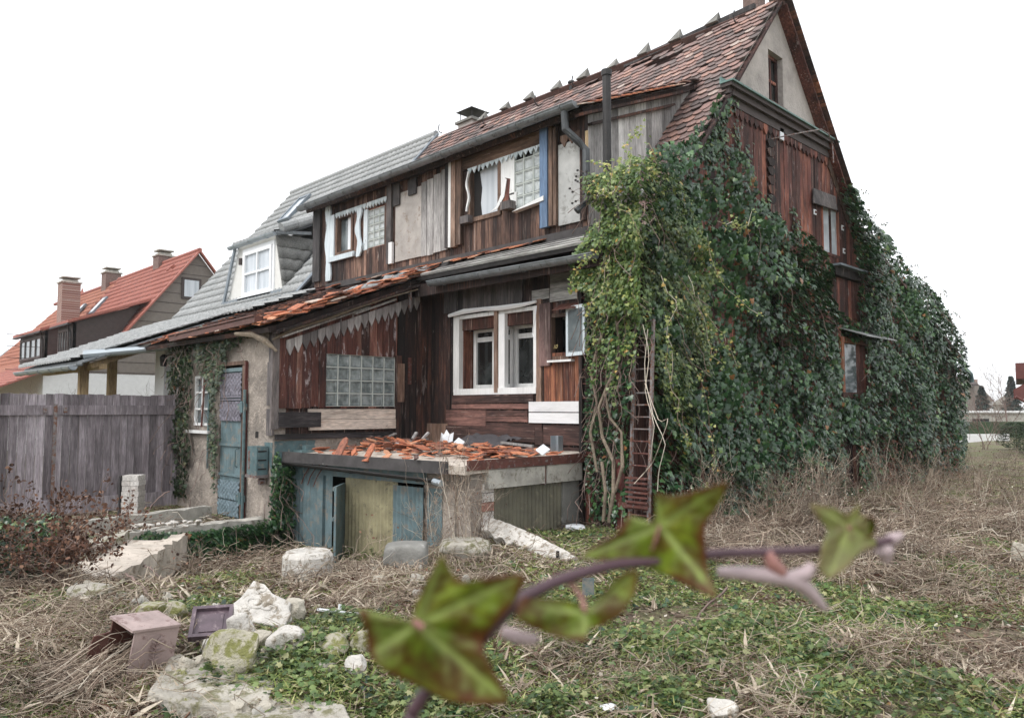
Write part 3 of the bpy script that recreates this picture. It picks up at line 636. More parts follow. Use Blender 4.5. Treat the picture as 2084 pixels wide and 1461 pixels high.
for s_, e_ in (((YR-.02, ZR-.14), (8.6, ZR-.14-MS*4.15)), ((YR+.02, ZR-.14), (15.9, ZR-.14-1.16*3.15))):
    mb = MB(); mb.bar((XG+.1, s_[0], s_[1]-.02+(.04 if s_[0] < YR else 0)), (XG+.1, e_[0], e_[1]+(.05 if s_[0] < YR else 0)), .035, .1 if s_[0] < YR else .2, (1, 0, 0)); mb.build('verge_board', M['wood_gable'], house)
mb = MB(); mb.obox((XG+.1, YR+.05, ZR+.06), (.22, 0, 0), (0, .12, -.02), (0, 0, .04)); mb.tube([(XG-.1, YR, ZR+.05), (XG+.32, YR, ZR+.06)], [.1, .11], 8); mb.build('ridge_end_tile', M['concrete_dark'], house)
mb = MB(); mb.bar((-6.6, YR, ZR+.02), (-9.6, YR, ZR-.12), .08, .1); mb.build('ridge_beam', M['wood_greydark'], house)
for (x, y) in ((1455, 40), (1380, 75), (1313, 103), (1250, 130), (1190, 152), (1135, 175), (1080, 195), (1030, 215), (985, 238)):
    p = P(x, y, Y=YR); h = random.uniform(.15, .25); mb = MB(); c = np.array([p[0], YR, p[2]-.08])
    a0 = [c+np.array(q)*random.uniform(.9, 1.1) for q in ((-.16, -.12, -.02), (.10, -.12, -.02), (.10, .12, -.02), (-.16, .12, -.02))]
    tp = c+[random.uniform(.03, .09), 0, h]
    for k in range(4): mb.face([a0[k], a0[(k+1) % 4], tp], .5)
    mb.face(a0[::-1], .5); mb.build('ridge_mortar', M['concrete_dark'], house)
for (x, y) in ((1172, 165), (1500, 35), (900, 262), (990, 245), (1096, 205)):
    p = P(x, y, Y=YR-.35); mb = MB(); q = p+[0, 0, -.12]
    mb.tube([q, q+[0, -.1, 0], q+[0, -.13, .1], q+[0, -.1, .2]], .014, 5); mb.build('roof_hook', M['iron_black'], house)
p = P(1163, 168, Y=YR); mb = MB(); mb.tube([p+[0, 0, -.2], p+[0, 0, -.02]], .06, 8); mb.tube([p+[0, 0, -.02], p+[0, 0, .02]], [.09, .08], 8); mb.build('vent_pipe', M['iron_black'], house)
# chimneys
def chimney(c, w_, h, parent, mat, cap='cowl', d_=None):
    d_ = d_ or w_; mb = MB(); x, y, z = c; mb.box(x-w_/2, x+w_/2, y-d_/2, y+d_/2, z, z+h); o = mb.build('chimney', mat, parent)
    if cap == 'cowl':
        mb = MB(); mb.prism([(x-w_*.62, y-d_*.62, z+h), (x+w_*.62, y-d_*.62, z+h), (x+w_*.62, y+d_*.62, z+h), (x-w_*.62, y+d_*.62, z+h)], (0, 0, .06))
        b = [(x-w_*.5, y-d_*.5, z+h+.06), (x+w_*.5, y-d_*.5, z+h+.06), (x+w_*.5, y+d_*.5, z+h+.06), (x-w_*.5, y+d_*.5, z+h+.06)]; q = [(x+(a-x)*.5, y+(b_-y)*.5, z+h+.18) for a, b_, _ in b]
        for k in range(4): mb.face([b[k], b[(k+1) % 4], q[(k+1) % 4], q[k]], .5)
        mb.face(q, .5); mb.build('chimney_crown', M['concrete_dark'], o)
        mb = MB()
        for sx in (-1, 1):
            for sy in (-1, 1): mb.tube([(x+sx*w_*.42, y+sy*d_*.42, z+h+.05), (x+sx*w_*.42, y+sy*d_*.42, z+h+.33)], .012, 5)
        b = [(x-w_*.6, y-d_*.6, z+h+.32), (x+w_*.6, y-d_*.6, z+h+.32), (x+w_*.6, y+d_*.6, z+h+.32), (x-w_*.6, y+d_*.6, z+h+.32)]
        for k in range(4): mb.face([b[k], b[(k+1) % 4], (x, y, z+h+.48)], .5)
        mb.face(b[::-1], .5); mb.build('cowl', M['iron_black'], o)
    else:
        mb = MB(); mb.box(x-w_*.58, x+w_*.58, y-d_*.58, y+d_*.58, z+h, z+h+.06); mb.box(x-w_*.4, x+w_*.4, y-d_*.4, y+d_*.4, z+h+.06, z+h+.16)
        mb.box(x-w_*.5, x+w_*.5, y-d_*.5, y+d_*.5, z+h+.25, z+h+.3); mb.tube([(x, y, z+h+.1), (x, y, z+h+.28)], .04, 6); mb.build('chimney_cap', M['concrete'], o)
    return o
chimney((-14.9, 13.1, 8.3), .55, .85, house, M['plaster'])
c = P(1532, 10, Y=13.0); chimney((c[0], 13.05, 8.3), .3, 1.15, house, M['bricks_dull'], 'cap')

# dormer ----------------------------------------------------------------
X0d, X1d = Wd.uv(643, 500)[0], -6.97
dh = [Wd.rect(688, 721, 438, 516), Wd.rect(750, 783, 424, 501), Wd.rect(958, 1022, 330, 444), Wd.rect(1050, 1108, 296, 420)]
mb = MB(); Wd.shell(mb, X0d, X1d, 4.15, 5.9, dh, -.15, 0); mb.build('dormer_wall', M['wood_gable'], house)
mb = MB()
Wd.boards(mb, X0d, X1d, 4.2, 5.92, .1, [(d[0]-.02, d[1]+.02, d[2]-.02, d[3]+.02) for d in dh], 0, .02, rag=.02)
mb.build('dormer_cladding', M['wood_dormer'], house)
mb = MB(); Wd.box(mb, X0d, X1d, 5.86, 5.98, 0, .16); mb.build('dormer_fascia', M['wood_dark'], house)
def vb(name, mat, lst, d0=.03, d1=.06):
    for a in lst:
        mb = MB(); Wd.box(mb, *Wd.rect(*a), d0, d1); mb.build(name, M[mat], house)
vb('end_board', 'wood_greydark', [(643, 657, 428, 574)], .0, .08)
vb('chip_panel', 'panel', [(809, 864, 388, 528)], .03, .05)
vb('grey_dormer_boards', 'wood_grey', [(862, 873, 372, 522), (874, 886, 366, 520), (887, 902, 356, 514), (903, 916, 346, 510)], .035, .055)
vb('loose_board_scrap', 'wood_greydark', [(808, 820, 378, 420), (838, 854, 366, 398)], .06, .085)
vb('carved_post', 'wood_greydark', [(794, 803, 372, 538), (913, 923, 335, 505)], .04, .09)
vb('post_remnant', 'white_paint', [(799, 806, 495, 538), (921, 927, 320, 505)], .05, .1)
vb('window_post', 'wood_brownt', [(927, 936, 318, 505), (938, 947, 313, 500)], .04, .11)
vb('header_board', 'wood_brownxx', [(947, 1108, 278, 322)], .04, .07)
mb = MB(); a = Wd.uv(947, 318, .09); b = Wd.uv(1108, 262, .09); mb_z = (a[1]+b[1])/2
vb('blue_board', 'blue', [(1109, 1124, 252, 466)], .05, .12)
vb('bare_board', 'wood_brownt', [(1125, 1132, 250, 462), (1134, 1140, 262, 461)], .05, .1)
vb('fibre_panel', 'panel_grey', [(1141, 1187, 290, 456)], .03, .05)
vb('dark_corner_board', 'wood_dark', [(1188, 1200, 235, 450)], .03, .09)
vb('corner_scrap_board', 'wood_post', [(1201, 1206, 270, 420)], .09, .11)
mb = MB(); a = Wd.uv(1141, 278, .06); b = Wd.uv(1188, 262, .06); Wd.zig(mb, (a[0], a[1]), (b[0], a[1]), .12, .17, .05, .065); mb.build('dormer_valance', M['wood_brownt'], house)
mb = MB()
a = Wd.uv(683, 420, .06); b = Wd.uv(787, 405, .06); Wd.zig(mb, (a[0], 5.66), (b[0], 5.66), .1, .12, .04, .06)
mb.build('pale_valance', M['blue_white'], house)
mb = MB(); a = Wd.uv(952, 350, .06)[0]; b = Wd.uv(1107, 300, .06)[0]; Wd.zig(mb, (a, 5.68), (b, 5.68), .105, .13, .05, .065); mb.build('grey_valance', M['blue_white'], house)
def wavy(name, px, y0, y1, wd, amp, mat, ph=0):
    mb = MB(); L = []; Rr = []
    for k in range(13):
        y = y0+(y1-y0)*k/12; u, z = Wd.uv(px, y, .08); s = amp*math.sin(k*.75+ph); w2 = wd*(1+.25*math.sin(k*1.3+ph))
        L.append((u+s-w2/2, z)); Rr.append((u+s+w2/2, z))
    for k in range(12): Wd.poly(mb, [L[k], L[k+1], Rr[k+1], Rr[k]], .05, .085, .5)
    return mb.build(name, M[mat], house)
wavy('carved_white_strip', 667, 419, 572, .17, .015, 'blue_white'); wavy('carved_white_strip', 729, 424, 522, .14, .04, 'blue_white', 1)
wavy('peeling_strip', 951, 350, 430, .03, .03, 'white_paint', 2)
mb = MB(); Wd.box(mb, *Wd.rect(676, 686, 440, 530), .04, .08); Wd.box(mb, *Wd.rect(676, 728, 519, 529), .05, .1); mb.build('white_window_trim', M['blue_white'], house)
mb = MB(); Wd.box(mb, *Wd.rect(1022, 1050, 318, 400), .02, .04); Wd.ppoly(mb, [(1036, 395), (1051, 390), (1051, 418), (1042, 420)], .02, .04)
Wd.ppoly(mb, [(1031, 365), (1026, 400), (1012, 425), (996, 433), (1010, 420), (1020, 395), (1022, 360)], .05, .058); mb.build('white_wall_patch', M['white_paint'], house)
mb = MB(); Wd.ppoly(mb, [(1028, 362), (1038, 364), (1034, 420), (1022, 424)], .041, .046); mb.build('wall_gash', M['wood_gable'], house)
mb = MB(); a = Wd.rect(1045, 1109, 412, 424, .1); Wd.poly(mb, [(a[0], a[2]), (a[1], a[2]+.05), (a[1], a[3]+.03), (a[0]+.1, a[2]+.02)], .03, .14); mb.build('white_sill', M['white_paint'], house)
mb = MB(); q = Wd.rect(1024, 1044, 411, 427, .1); Wd.box(mb, *q, .03, .17); mb.build('wood_block', M['wood_greydark'], house); mb = MB(); q = Wd.rect(940, 957, 440, 455, .1); Wd.box(mb, *q, .05, .15); mb.build('wood_block', M['wood_greydark'], house)
for q, gm in ((dh[0], 'glass_cloudy'), (dh[2], 'glass_pale')):
    mb = MB(); frame(mb, Wd, q[0]-.03, q[1]+.01, q[2]-.02, q[3]+.02, .07, -.06, .05); o = mb.build('dormer_window', M['wood_brownt'], house)
    mb = MB(); Wd.box(mb, q[0]+.03, q[1]-.03, q[2], q[3], -.08, -.055); mb.build('glass', M[gm], o)
    if gm == 'glass_cloudy':
        mb = MB(); Wd.box(mb, (q[0]+q[1])/2+.0, q[1]-.05, q[2]+.05, q[3]-.05, -.054, -.045); mb.build('curtain', M['plastic_white'], o)
    else:
        mb = MB(); Wd.poly(mb, [(q[0]+.03, q[2]), (q[0]+.24, q[2]+.03), (q[0]+.2, q[2]+.3), (q[0]+.23, q[2]+.55), (q[0]+.17, q[3]-.1), (q[0]+.5, q[3]-.03), (q[1]-.05, q[3]), (q[0]+.03, q[3])], -.053, -.045); mb.build('pane_gap_shade', M['dark'], o)  # dark sheet over the pane paints the shade of a broken-out gap
blocks(Wd, *dh[1], 3, 5, house, M['glass_block_pale'], .0)
blocks(Wd, *dh[3], 3, 5, house, M['glass_block_pale'], .03, hole=((0, 4), (1, 4)))
mb = MB(); q = dh[1]; Wd.box(mb, q[0]-.13, q[0], q[2]-.03, q[3]+.03, -.05, .03); mb.build('reveal_board', M['blue_white'], house)
# dormer cheek, roof, gutter, pipes
Wc = Wall('X', X1d); ct = lambda y: 5.92+.42*(y-8.1)-.02
cb = lambda y: ZR-MS*(YR-y)-.05
mb = MB(); ys = np.linspace(8.35, 11.1, 20)
for a, b in zip(ys, ys[1:]):
    mb.prism([(X1d-.04, a+.004, max(4.1, cb(a)-.1)), (X1d-.04, b-.004, max(4.1, cb(b)-.1)), (X1d-.04, b-.004, ct(b)), (X1d-.04, a+.004, ct(a))], (.04+random.uniform(0, .008), 0, 0))
mb.build('dormer_cheek', M['wood_grey'], house)
dn = math.hypot(1, .42); dd = (0, -1/dn, -.42/dn); dnn = (0, -.42/dn, 1/dn)
mb = MB(); beaver(mb, (X0d-.05, 11.25, 7.25), (1, 0, 0), dd, dnn, X1d+.18-X0d, 3.42, lambda s, t_: (X0d+s > -12.6 or t_ < 0), miss=.005, slip=.03)
mb.build('dormer_roof_tiles', M['tile_old'], house)
mb = MB(); slab(mb, (X0d-.05, 11.25, 7.2), (1, 0, 0), dd, dnn, X1d+.15-X0d, 3.4, .08); mb.build('dormer_roof_deck', M['wood_dark'], house)
mb = MB(); mb.bar((X1d+.1, 8.05, 5.76), (X1d+.1, 10.8, 6.92), .04, .17, (1, 0, 0)); mb.bar((X1d+.05, 8.35, 5.72), (X1d+.05, 10.5, 6.62), .04, .08, (1, 0, 0)); mb.build('dormer_barge_board', M['wood_dark'], house)
mb = MB()
for k in range(17): 
    t_ = k*.16; mb.obox((X1d+.13, 8.1+t_*.92, 5.93+t_*.92*.42), (.13, 0, -.02), (0, .1, .035), (0, 0, .008))
mb.build('dormer_verge_tiles', M['tile_orange'], house)
gutter('upper_gutter', (X0d-.05, 7.98, 5.90), (X1d+.1, 7.98, 5.93), .085, house, M['zinc'])
mb = MB(); mb.tube([(X1d-.12, 7.98, 5.85), (X1d-.12, 8.0, 5.6), (X1d+.0, 8.15, 5.42), (X1d+.08, 8.22, 5.3), (X1d+.08, 8.22, 4.55), (X1d+.0, 8.1, 4.4)], .055, 10); mb.build('downpipe', M['zinc_dark'], house)
c = P(1236, 345, Y=8.15); mb = MB(); mb.tube([(c[0], 8.15, 4.15), (c[0], 8.15, P(1236, 150, Y=8.15)[2])], .06, 12); ztop = P(1236, 143, Y=8.15)[2]
mb.tube([(c[0], 8.15, ztop-.08), (c[0], 8.15, ztop)], .075, 12); mb.build('stove_pipe', M['iron_black'], house)

# skirt roof under the dormer and lower gutter --------------------------------
sd = np.array([0, -.86, -.5]); sd /= np.linalg.norm(sd); sn = np.array([0, -.5, .86]); sn /= np.linalg.norm(sn); so0 = np.array([-10.4, 8.5, 4.22])
mb = MB(); slab(mb, so0, (1, 0, 0), sd, sn, 4.25, .78, .06); mb.build('skirt_deck', M['felt'], house)
mb = MB()
for k, t_ in enumerate((.45, .55, .65, .76)):
    x0 = -10.2+max(0, (.72-t_))*4.0; p = so0+sd*t_+sn*.03; mb.obox((( x0-6.2)/2, p[1], p[2]), ((-6.2-x0)/2, 0, random.uniform(-.01, .01)), sd*.028, sn*.018)
mb.build('roof_battens', M['wood_greyx'], house)
mb = MB(); beaver(mb, so0+np.array([-3.9, 0, .0])+sd*.12+sn*.035, (1, 0, 0), sd, sn, 6.6, .05, lambda s, t_: (t_ < .05) and random.random() < (.9 if s > 3.6 else .5), jit=.05, slip=.5, e=.17); mb.build('slipped_tiles', M['tile_orange'], house)
mb = MB(); Wd.box(mb, -14.1, X1d+.1, 4.1, 4.22, 0, .06); mb.build('dormer_base_board', M['felt'], house)
gutter('lower_gutter', P(875, 574, Y=7.72), P(1212, 516, Y=7.72), .08, house, M['zinc'])
mb = MB(); mb.box(-10.4, -6.3, 7.85, 8.3, 3.62, 3.68); mb.box(-10.4, -6.3, 7.83, 7.86, 3.5, 3.7); mb.build('soffit', M['wood_dark'], house)
# low roof over the side extension
ML = .38; lz = lambda y: 4.12-ML*(8.6-y); ln_ = math.hypot(1, ML); ld = np.array([0, -1/ln_, -ML/ln_]); lnn = np.array([0, -ML/ln_, 1/ln_]); XE = -10.36
mb = MB(); beaver(mb, (XP+.2, 8.62, lz(8.62)+.02), (1, 0, 0), ld, lnn, XE-XP-.2, 3.6, lambda s, t_: True, miss=.03, jit=.03, slip=.12); mb.build('low_roof_tiles', M['tile_brown'], house)
mb = MB(); slab(mb, (XP+.1, 8.6, lz(8.6)-.03), (1, 0, 0), ld, lnn, XE-XP-.1, 3.68, .07); mb.build('low_roof_deck', M['wood_dark'], house)
mb = MB(); mb.bar((XE+.02, 8.55, lz(8.55)-.13), (XE+.02, 5.25, lz(5.25)-.13), .04, .2, (1, 0, 0)); mb.build('rake_board', M['wood_dark'], house)
mb = MB()
for k in range(150):
    y = random.uniform(5.15, 8.2); p = np.array([XE+random.uniform(-.3, .1), y, lz(y)+.03+random.uniform(0, .13)*(1 if k % 2 else .4)]); an = random.gauss(0, .25)
    a = np.array([math.cos(an), math.sin(an), random.gauss(0, .1)]); b = np.array([-math.sin(an), math.cos(an), ML*.8+random.gauss(0, .08)])
    mb.obox(p, a*random.uniform(.05, .1), b*random.uniform(.08, .16), (0, 0, .008))
for k in range(110):
    x = random.uniform(-14.8, -10.5); t_ = random.uniform(0, .35); p = np.array([x, 5.15+t_, lz(5.15+t_)+.03+random.uniform(0, .08)]); an = random.gauss(0, .4)
    mb.obox(p, np.array([math.cos(an), math.sin(an), .05])*random.uniform(.05, .09), np.array([-math.sin(an), math.cos(an), .35])*random.uniform(.06, .14), (0, 0, .008))
mb.build('loose_edge_tiles', M['tile_orange'], house)
# crumpled sheet on the rake
V = []; F = []; nn = 34; mm = 8
for i in range(nn+1):
    for j in range(mm+1):
        y = 6.6+2.25*i/nn; e_ = .5*(j/mm)-.12; z = lz(y)+.12+.05*mnoise.noise(Vector((i*.35, j*.5, 1)))+.05*mnoise.noise(Vector((i*.9, j*1.2, 5)))-(.1 if j == mm else 0)
        V.append((XE-.42+e_+.06*mnoise.noise(Vector((i*.4, j*.3, 9))), y+.05*mnoise.noise(Vector((i*.3, j*2., 3))), z))
F = [(i*(mm+1)+j, (i+1)*(mm+1)+j, (i+1)*(mm+1)+j+1, i*(mm+1)+j+1) for i in range(nn) for j in range(mm)]
o = npmesh('crumpled_sheet', np.array(V), [np.array(F)], [np.zeros(len(F))], M['sheet'], house); md = o.modifiers.new('s', 'SOLIDIFY'); md.thickness = .012

# side extension ---------------------------------------------------------------
gb = (6.25, 7.57, 1.64, 2.47)
xt = lambda y: lz(y)-.12
mb = MB(); Wx.shell(mb, 5.592, 8.28, 1.15, 4.2, [gb], -.15, 0, top=xt); mb.build('extension_side_wall', M['wood_dark'], house)
mb = MB(); Wx.box(mb, 5.592, 8.28, -.7, 1.148, -.2, .0); o = mb.build('extension_base', M['plaster_old'], house)
de = (-12.48, -11.5, -.2, 2.32); we = We.rect(398, 428, 765, 866)
mb = MB(); We.shell(mb, -14.3, -10.6, -.7, 2.86, [de, we], -.2, 0); mb.build('extension_front_wall', M['plaster_old'], house)
mb = MB(); mb.box(-14.3, -14.1, 5.6, 8.3, -.7, 3); mb.build('extension_party_wall', M['plaster_old'], house)
mb = MB(); Wx.boards(mb, 5.45, 7.6, 1.62, 4, .13, [gb], .0, .03, top=xt, jit=.012, rag=.02); mb.build('side_cladding', M['wood_ext'], house)
mb = MB(); Wx.boards(mb, 7.62, 8.26, .95, 4, .12, (), .0, .035, top=xt); Wx.box(mb, 7.57, 7.68, .95, 2.5, .02, .06); mb.build('side_dark_boards', M['wood_dark'], house)
q = Wx.rect(808, 822, 740, 818, .05); mb = MB(); Wx.box(mb, *q, .04, .07); mb.build('pale_strip', M['wood_brownt'], house)
mb = MB(); Wx.planksx(mb, 5.95, 7.58, 1.27, 1.6, .16, .02, .045, jit=.02, rag=.02); mb.build('bare_side_boards', M['wood_paley'], house)
mb = MB(); Wx.box(mb, 5.45, 6.15, 1.32, 1.55, .046, .075); Wx.box(mb, 5.42, 7.56, 1.14, 1.22, .0, .05); mb.build('black_side_boards', M['wood_blacky'], house)
mb = MB(); Wx.box(mb, 5.34, 5.46, 1.3, 2.78, .0, .04); We.box(mb, -10.75, -10.57, 1.65, 2.3, .0, .035); We.box(mb, -10.74, -10.57, 1.2, 1.6, 0, .04); We.box(mb, -10.72, -10.57, 2.3, 2.85, 0, .03); mb.build('corner_boards', M['wood_greydark'], house)
Wx.zz = MB(); n = 19
for i in range(n):
    y0_, y1_ = 5.55+i*.132, 5.55+(i+1)*.132-.006; zt0, zt1 = lz(y0_)-.33, lz(y1_)-.33; h = .25
    Wx.poly(Wx.zz, [(y0_, zt0), (y0_, zt0-h*.45), ((y0_+y1_)/2, (zt0+zt1)/2-h), (y1_, zt1-h*.45), (y1_, zt1)], .05, .07)
Wx.zz.build('side_valance', M['wood_valance'], house)
mb = MB(); mb.bar(Wx.pt(5.45, lz(5.45)-.25, .08), Wx.pt(7.0, lz(7)-.24, .08), .03, .1, (1, 0, 0)); mb.bar(Wx.pt(6.7, lz(6.7)-.27, .1), Wx.pt(7.5, lz(7.5)-.26, .1), .03, .1, (1, 0, 0)); mb.build('valance_rail', M['wood_valance'], house)
blocks(Wx, *gb, 6, 4, house, M['glass_block'], .015)
mb = MB(); q = Wx.uv(836, 585, .3); mb.box(-10.34, -10.3, q[0]-.02, q[0]+.02, q[1]-.35, q[1]+.02); mb.build('iron_strap', M['rust_light'], house)
mb = MB(); Wx.box(mb, *Wx.rect(830, 836, 728, 782, .04), .04, .06); mb.build('rusty_hinge', M['rust'], house)
mb = MB(); mb.tube([(-10.5, 5.3, 2.62), (-10.42, 5.6, 2.8), (-10.34, 6.2, 3.02), (-10.3, 6.6, 3.2), (-10.28, 7.2, 3.42), (-10.26, 7.8, 3.62)], [.015, .03, .02, .03, .015, .01], 7); mb.tube([(-11.3, 5.1, 2.75), (-10.9, 5.2, 2.72), (-10.6, 5.25, 2.6), (-10.45, 5.35, 2.45)], [.03, .05, .05, .02], 7)
tag(mb.build('vine_stem', M['bark']), 'thick bare vine stem hanging along the roof edge over the zigzag boards', 'vine stem')
# eave gutter (brown, box like)
pa, pb_ = P(352, 690, Y=5.12), P(527, 650, Y=5.12); mb = MB(); mb.bar(pa, pb_, .14, .1); mb.tube([pa+[0, -.08, .05], pb_+[0, -.08, .05]], .014, 5); mb.build('eave_gutter', M['inner_brown'], house)
# door, its relief panels, frame and latch box
mb = MB(); We.box(mb, -11.6, -11.48, -.2, 2.34, -.08, .03); We.box(mb, -12.52, -11.48, 2.3, 2.36, -.08, .05); mb.build('door_frame', M['wood_brownt'], house)
mb = MB(); We.box(mb, -11.475, -11.45, -.2, 2.34, 0, .05); mb.build('red_door_edge', M['red_eaves'], house)
mb = MB(); mb.tube([We.pt(-11.43, -.1, .06), We.pt(-11.43, 1.9, .06)], .025, 8); mb.build('teal_pipe', M['teal_dark'], house)
door = corr(We, -12.44, -11.63, -.14, 2.25, -.02, .07, .008, 'door', M['teal'], house)
mb = MB(); We.box(mb, -12.44, -11.63, 1.0, 1.04, -.01, .015); We.box(mb, -12.44, -11.63, .52, .56, -.01, .015); We.box(mb, -12.44, -11.63, 2.2, 2.26, -.01, .02); mb.build('door_rails', M['teal'], door)
def relief(name, u0, u1, z0, z1, mat, parent):
    n, m_ = 46, int(46*(z1-z0)/(u1-u0)); V = []
    for j in range(m_+1):
        for i in range(n+1):
            x, y = i/n*8*math.pi, j/n*8*math.pi*1.0
            h = .5+.5*math.sin(x*1.0+1.6*math.sin(y*1.0))*math.cos(y*1.3+1.2*math.sin(x*1.5)); h = abs(h-.5)*2
            e = .02*abs(math.sin(x*2)) if j == 0 else 0
            V.append(We.pt(u0+(u1-u0)*i/n, z0+(z1-z0)*j/m_-e, .004+.022*h**.6))
    F = [(j*(n+1)+i, j*(n+1)+i+1, (j+1)*(n+1)+i+1, (j+1)*(n+1)+i) for j in range(m_) for i in range(n)]
    return npmesh(name, np.array(V), [np.array(F)], [np.zeros(len(F))], mat, parent, True)
relief('relief_panel', -12.44, -11.66, 1.83, 2.18, M['relief'], door); relief('relief_panel', -12.44, -11.66, 1.42, 1.72, M['relief'], door)
relief('relief_panel', -12.44, -11.66, .17, .45, M['relief_teal'], door); relief('relief_panel', -12.44, -11.66, -.1, .13, M['relief_teal'], door)
mb = MB(); We.box(mb, -12.44, -11.66, 1.735, 1.76, .0, .02); We.box(mb, -12.44, -11.66, 1.78, 1.81, 0, .02); mb.build('relief_bands', M['relief'], door)
mb = MB()
for z in (.2, 1.62): We.box(mb, -11.7, -11.4, z-.04, z+.06, .03, .05); We.box(mb, -11.55, -11.47, z-.08, z+.1, .05, .08)
mb.tube([We.pt(-11.7, .68, .03), We.pt(-11.7, .7, .07), We.pt(-11.7, .95, .07), We.pt(-11.7, .98, .03)], .01, 5); mb.build('latch', M['teal_dark'], door)
q = We.rect(503, 519, 908, 966, .2); mb = MB(); We.box(mb, q[0], q[1]+.05, q[2], q[3], .02, .2); bx = mb.build('meter_box', M['teal_dark'], house)
mb = MB(); We.box(mb, q[0]-.02, q[1]+.07, q[2]-.04, q[2], .02, .22); We.box(mb, q[0]+.03, q[0]+.09, q[2]+.08, q[3]-.06, .2, .205); mb.tube([We.pt(q[1]-.02, q[2]-.1, .05), We.pt(q[1]-.02, q[2]-.1, .12)], .05, 10); mb.build('box_fitting', M['rust_light'], bx)
mb = MB()
for k in range(3): We.box(mb, q[1]+.051, q[1]+.06, q[2]+.08+k*.13, q[2]+.1+k*.13, .05, .18)
mb.build('box_louvre', M['dark'], bx)
mb = MB(); frame(mb, We, *we, .045, -.05, .02, 2, 3, .03); o = mb.build('narrow_window', M['white_paint'], house)
mb = MB(); We.box(mb, we[0]+.02, we[1]-.02, we[2]+.02, we[3]-.02, -.06, -.03); mb.build('glass', M['glass_cloudy'], o)
mb = MB(); We.box(mb, we[0]-.2, we[1]+.1, we[2]-.13, we[2]-.08, 0, .08); mb.build('sill', M['white_paint'], o)
u_, z_ = We.uv(425, 740); u2, z2 = We.uv(416, 865); mb = MB(); mb.tube([We.pt(u_, z_, .05), We.pt(u2, z2-.03, .05)], .018, 6); mb.build('iron_bar', M['rust'], house)
mb = MB(); u2, z2 = We.uv(428, 800); mb.tube([We.pt(u2+.05, 2.1, .04), We.pt(u2+.05, .6, .04)], .02, 6); mb.build('thin_pipe', M['teal_dark'], house)
mb = MB(); u2, z2 = We.uv(523, 883); We.box(mb, u2-.05, u2+.05, z2-.06, z2+.04, -.0, .004); mb.build('recess_shade', M['dark'], house)  # flat dark plate paints a recess's shade; the wall is not cut
mb = MB(); Wx.poly(mb, [(5.42, 1.12), (5.42, .75), (5.55, .8), (5.6, .6), (5.75, .85), (5.95, .8), (6.05, .95), (6.1, 1.12)], 0, .006); We.poly(mb, [(-10.85, 1.1), (-10.8, .7), (-10.7, .85), (-10.601, .6), (-10.601, 1.1)], 0, .006); mb.build('teal_paint_splash', M['teal_dark'], house)

# ------------------------------------------------------------------ basement annex with its slab roof
annex = empty('basement_shed', (-8.8, 7, 0)); tag(annex, 'low basement shed of teal corrugated sheets under a concrete slab heaped with broken tiles', 'shed')
Wt, Ws = Wall('Y', 5.86), Wall('X', -7.02); ZS = .84
mb = MB(); mb.prism([(-10.59, 5.72, ZS), (-6.93, 5.72, ZS-.03), (-6.93, 8.27, ZS+.06), (-10.59, 8.27, ZS+.06)], (0, 0, .1)); mb.build('slab_roof', M['sand'], annex)
mb = MB(); mb.box(-10.59, -7.2, 5.64, 5.715, ZS-.03, ZS+.12); mb.build('slab_edge_board', M['felt'], annex)
gutter('gutter', (-10.75, 5.62, ZS-.02), (-7.35, 5.62, ZS-.1), .045, annex, M['iron_black'], br=1.3)
mb = MB()
mb.box(-6.93, -6.90, 5.75, 8.26, ZS+.02, ZS+.14); mb.build('rusty_edge', M['rust'], annex)
mb = MB(); Ws.box(mb, 6.1, 7.25, .62, .85, .0, .1); Ws.box(mb, 7.30, 8.26, .62, .87, 0, .1); mb.build('concrete_beam', M['concrete'], annex)
mb = MB(); Ws.box(mb, 7.255, 7.295, .6, .86, .0, .08); mb.build('rusty_bracket', M['rust'], annex)
corr(Ws, 6.3, 7.75, -.3, .62, .0, .08, .012, 'side_corrugated_sheet', M['brown_sheet'], annex)
mb = MB(); Ws.box(mb, 7.75, 8.26, -.3, .62, -.08, .02); mb.build('mortar_wall', M['concrete_dark'], annex)
mb = MB(); mb.box(-7.25, -7.02, 5.9, 6.1, -.4, .80); mb.box(-7.8, -7.25, 5.87, 6.0, -.5, .8); mb.build('corner_pier', M['plaster_old'], annex)
mb = MB()
for k in range(9): Ws.box(mb, 6.08+.01*(k % 2), 6.28, -.35+k*.115, -.35+k*.115+.105, -.02, .03)
mb.build('brick_pier', M['brick_white'], annex)
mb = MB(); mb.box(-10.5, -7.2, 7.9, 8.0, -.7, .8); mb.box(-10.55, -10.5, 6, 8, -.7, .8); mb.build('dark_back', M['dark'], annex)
q = lambda x0, x1: Wt.rect(x0, x1, 980, 1100)[:2]
a, b = q(600, 655); corr(Wt, a, b, -.75, .66, .02, .09, .01, 'teal_sheet', M['teal'], annex)
mb = MB(); Wt.box(mb, a-.02, -7.75, .64, .8, -.02, .03); Wt.box(mb, q(655, 662)[0], q(655, 664)[1], -.7, .64, -.02, .04); mb.build('teal_frame', M['teal'], annex)
a, b = q(662, 677); corr(Wt, a, b, -.75, .64, .0, .075, .006, 'narrow_teal_sheet', M['teal'], annex)
a, b = q(700, 792); corr(Wt, a, b, -.75, .66, .0, .075, .012, 'yellow_sheet', M['ochre_sheet'], annex)
a, b = q(788, 842); corr(Wt, a, b, -.75, .6, .04, .075, .012, 'blue_sheet', M['teal'], annex)
a, b = q(846, 872); corr(Wt, a, b, -.75, .6, .0, .075, .01, 'blue_sheet', M['teal'], annex)
a, b = q(662, 698); hp = np.array([b, Wt.val-.02, 0]); dv = np.array([.67, -.74, 0])
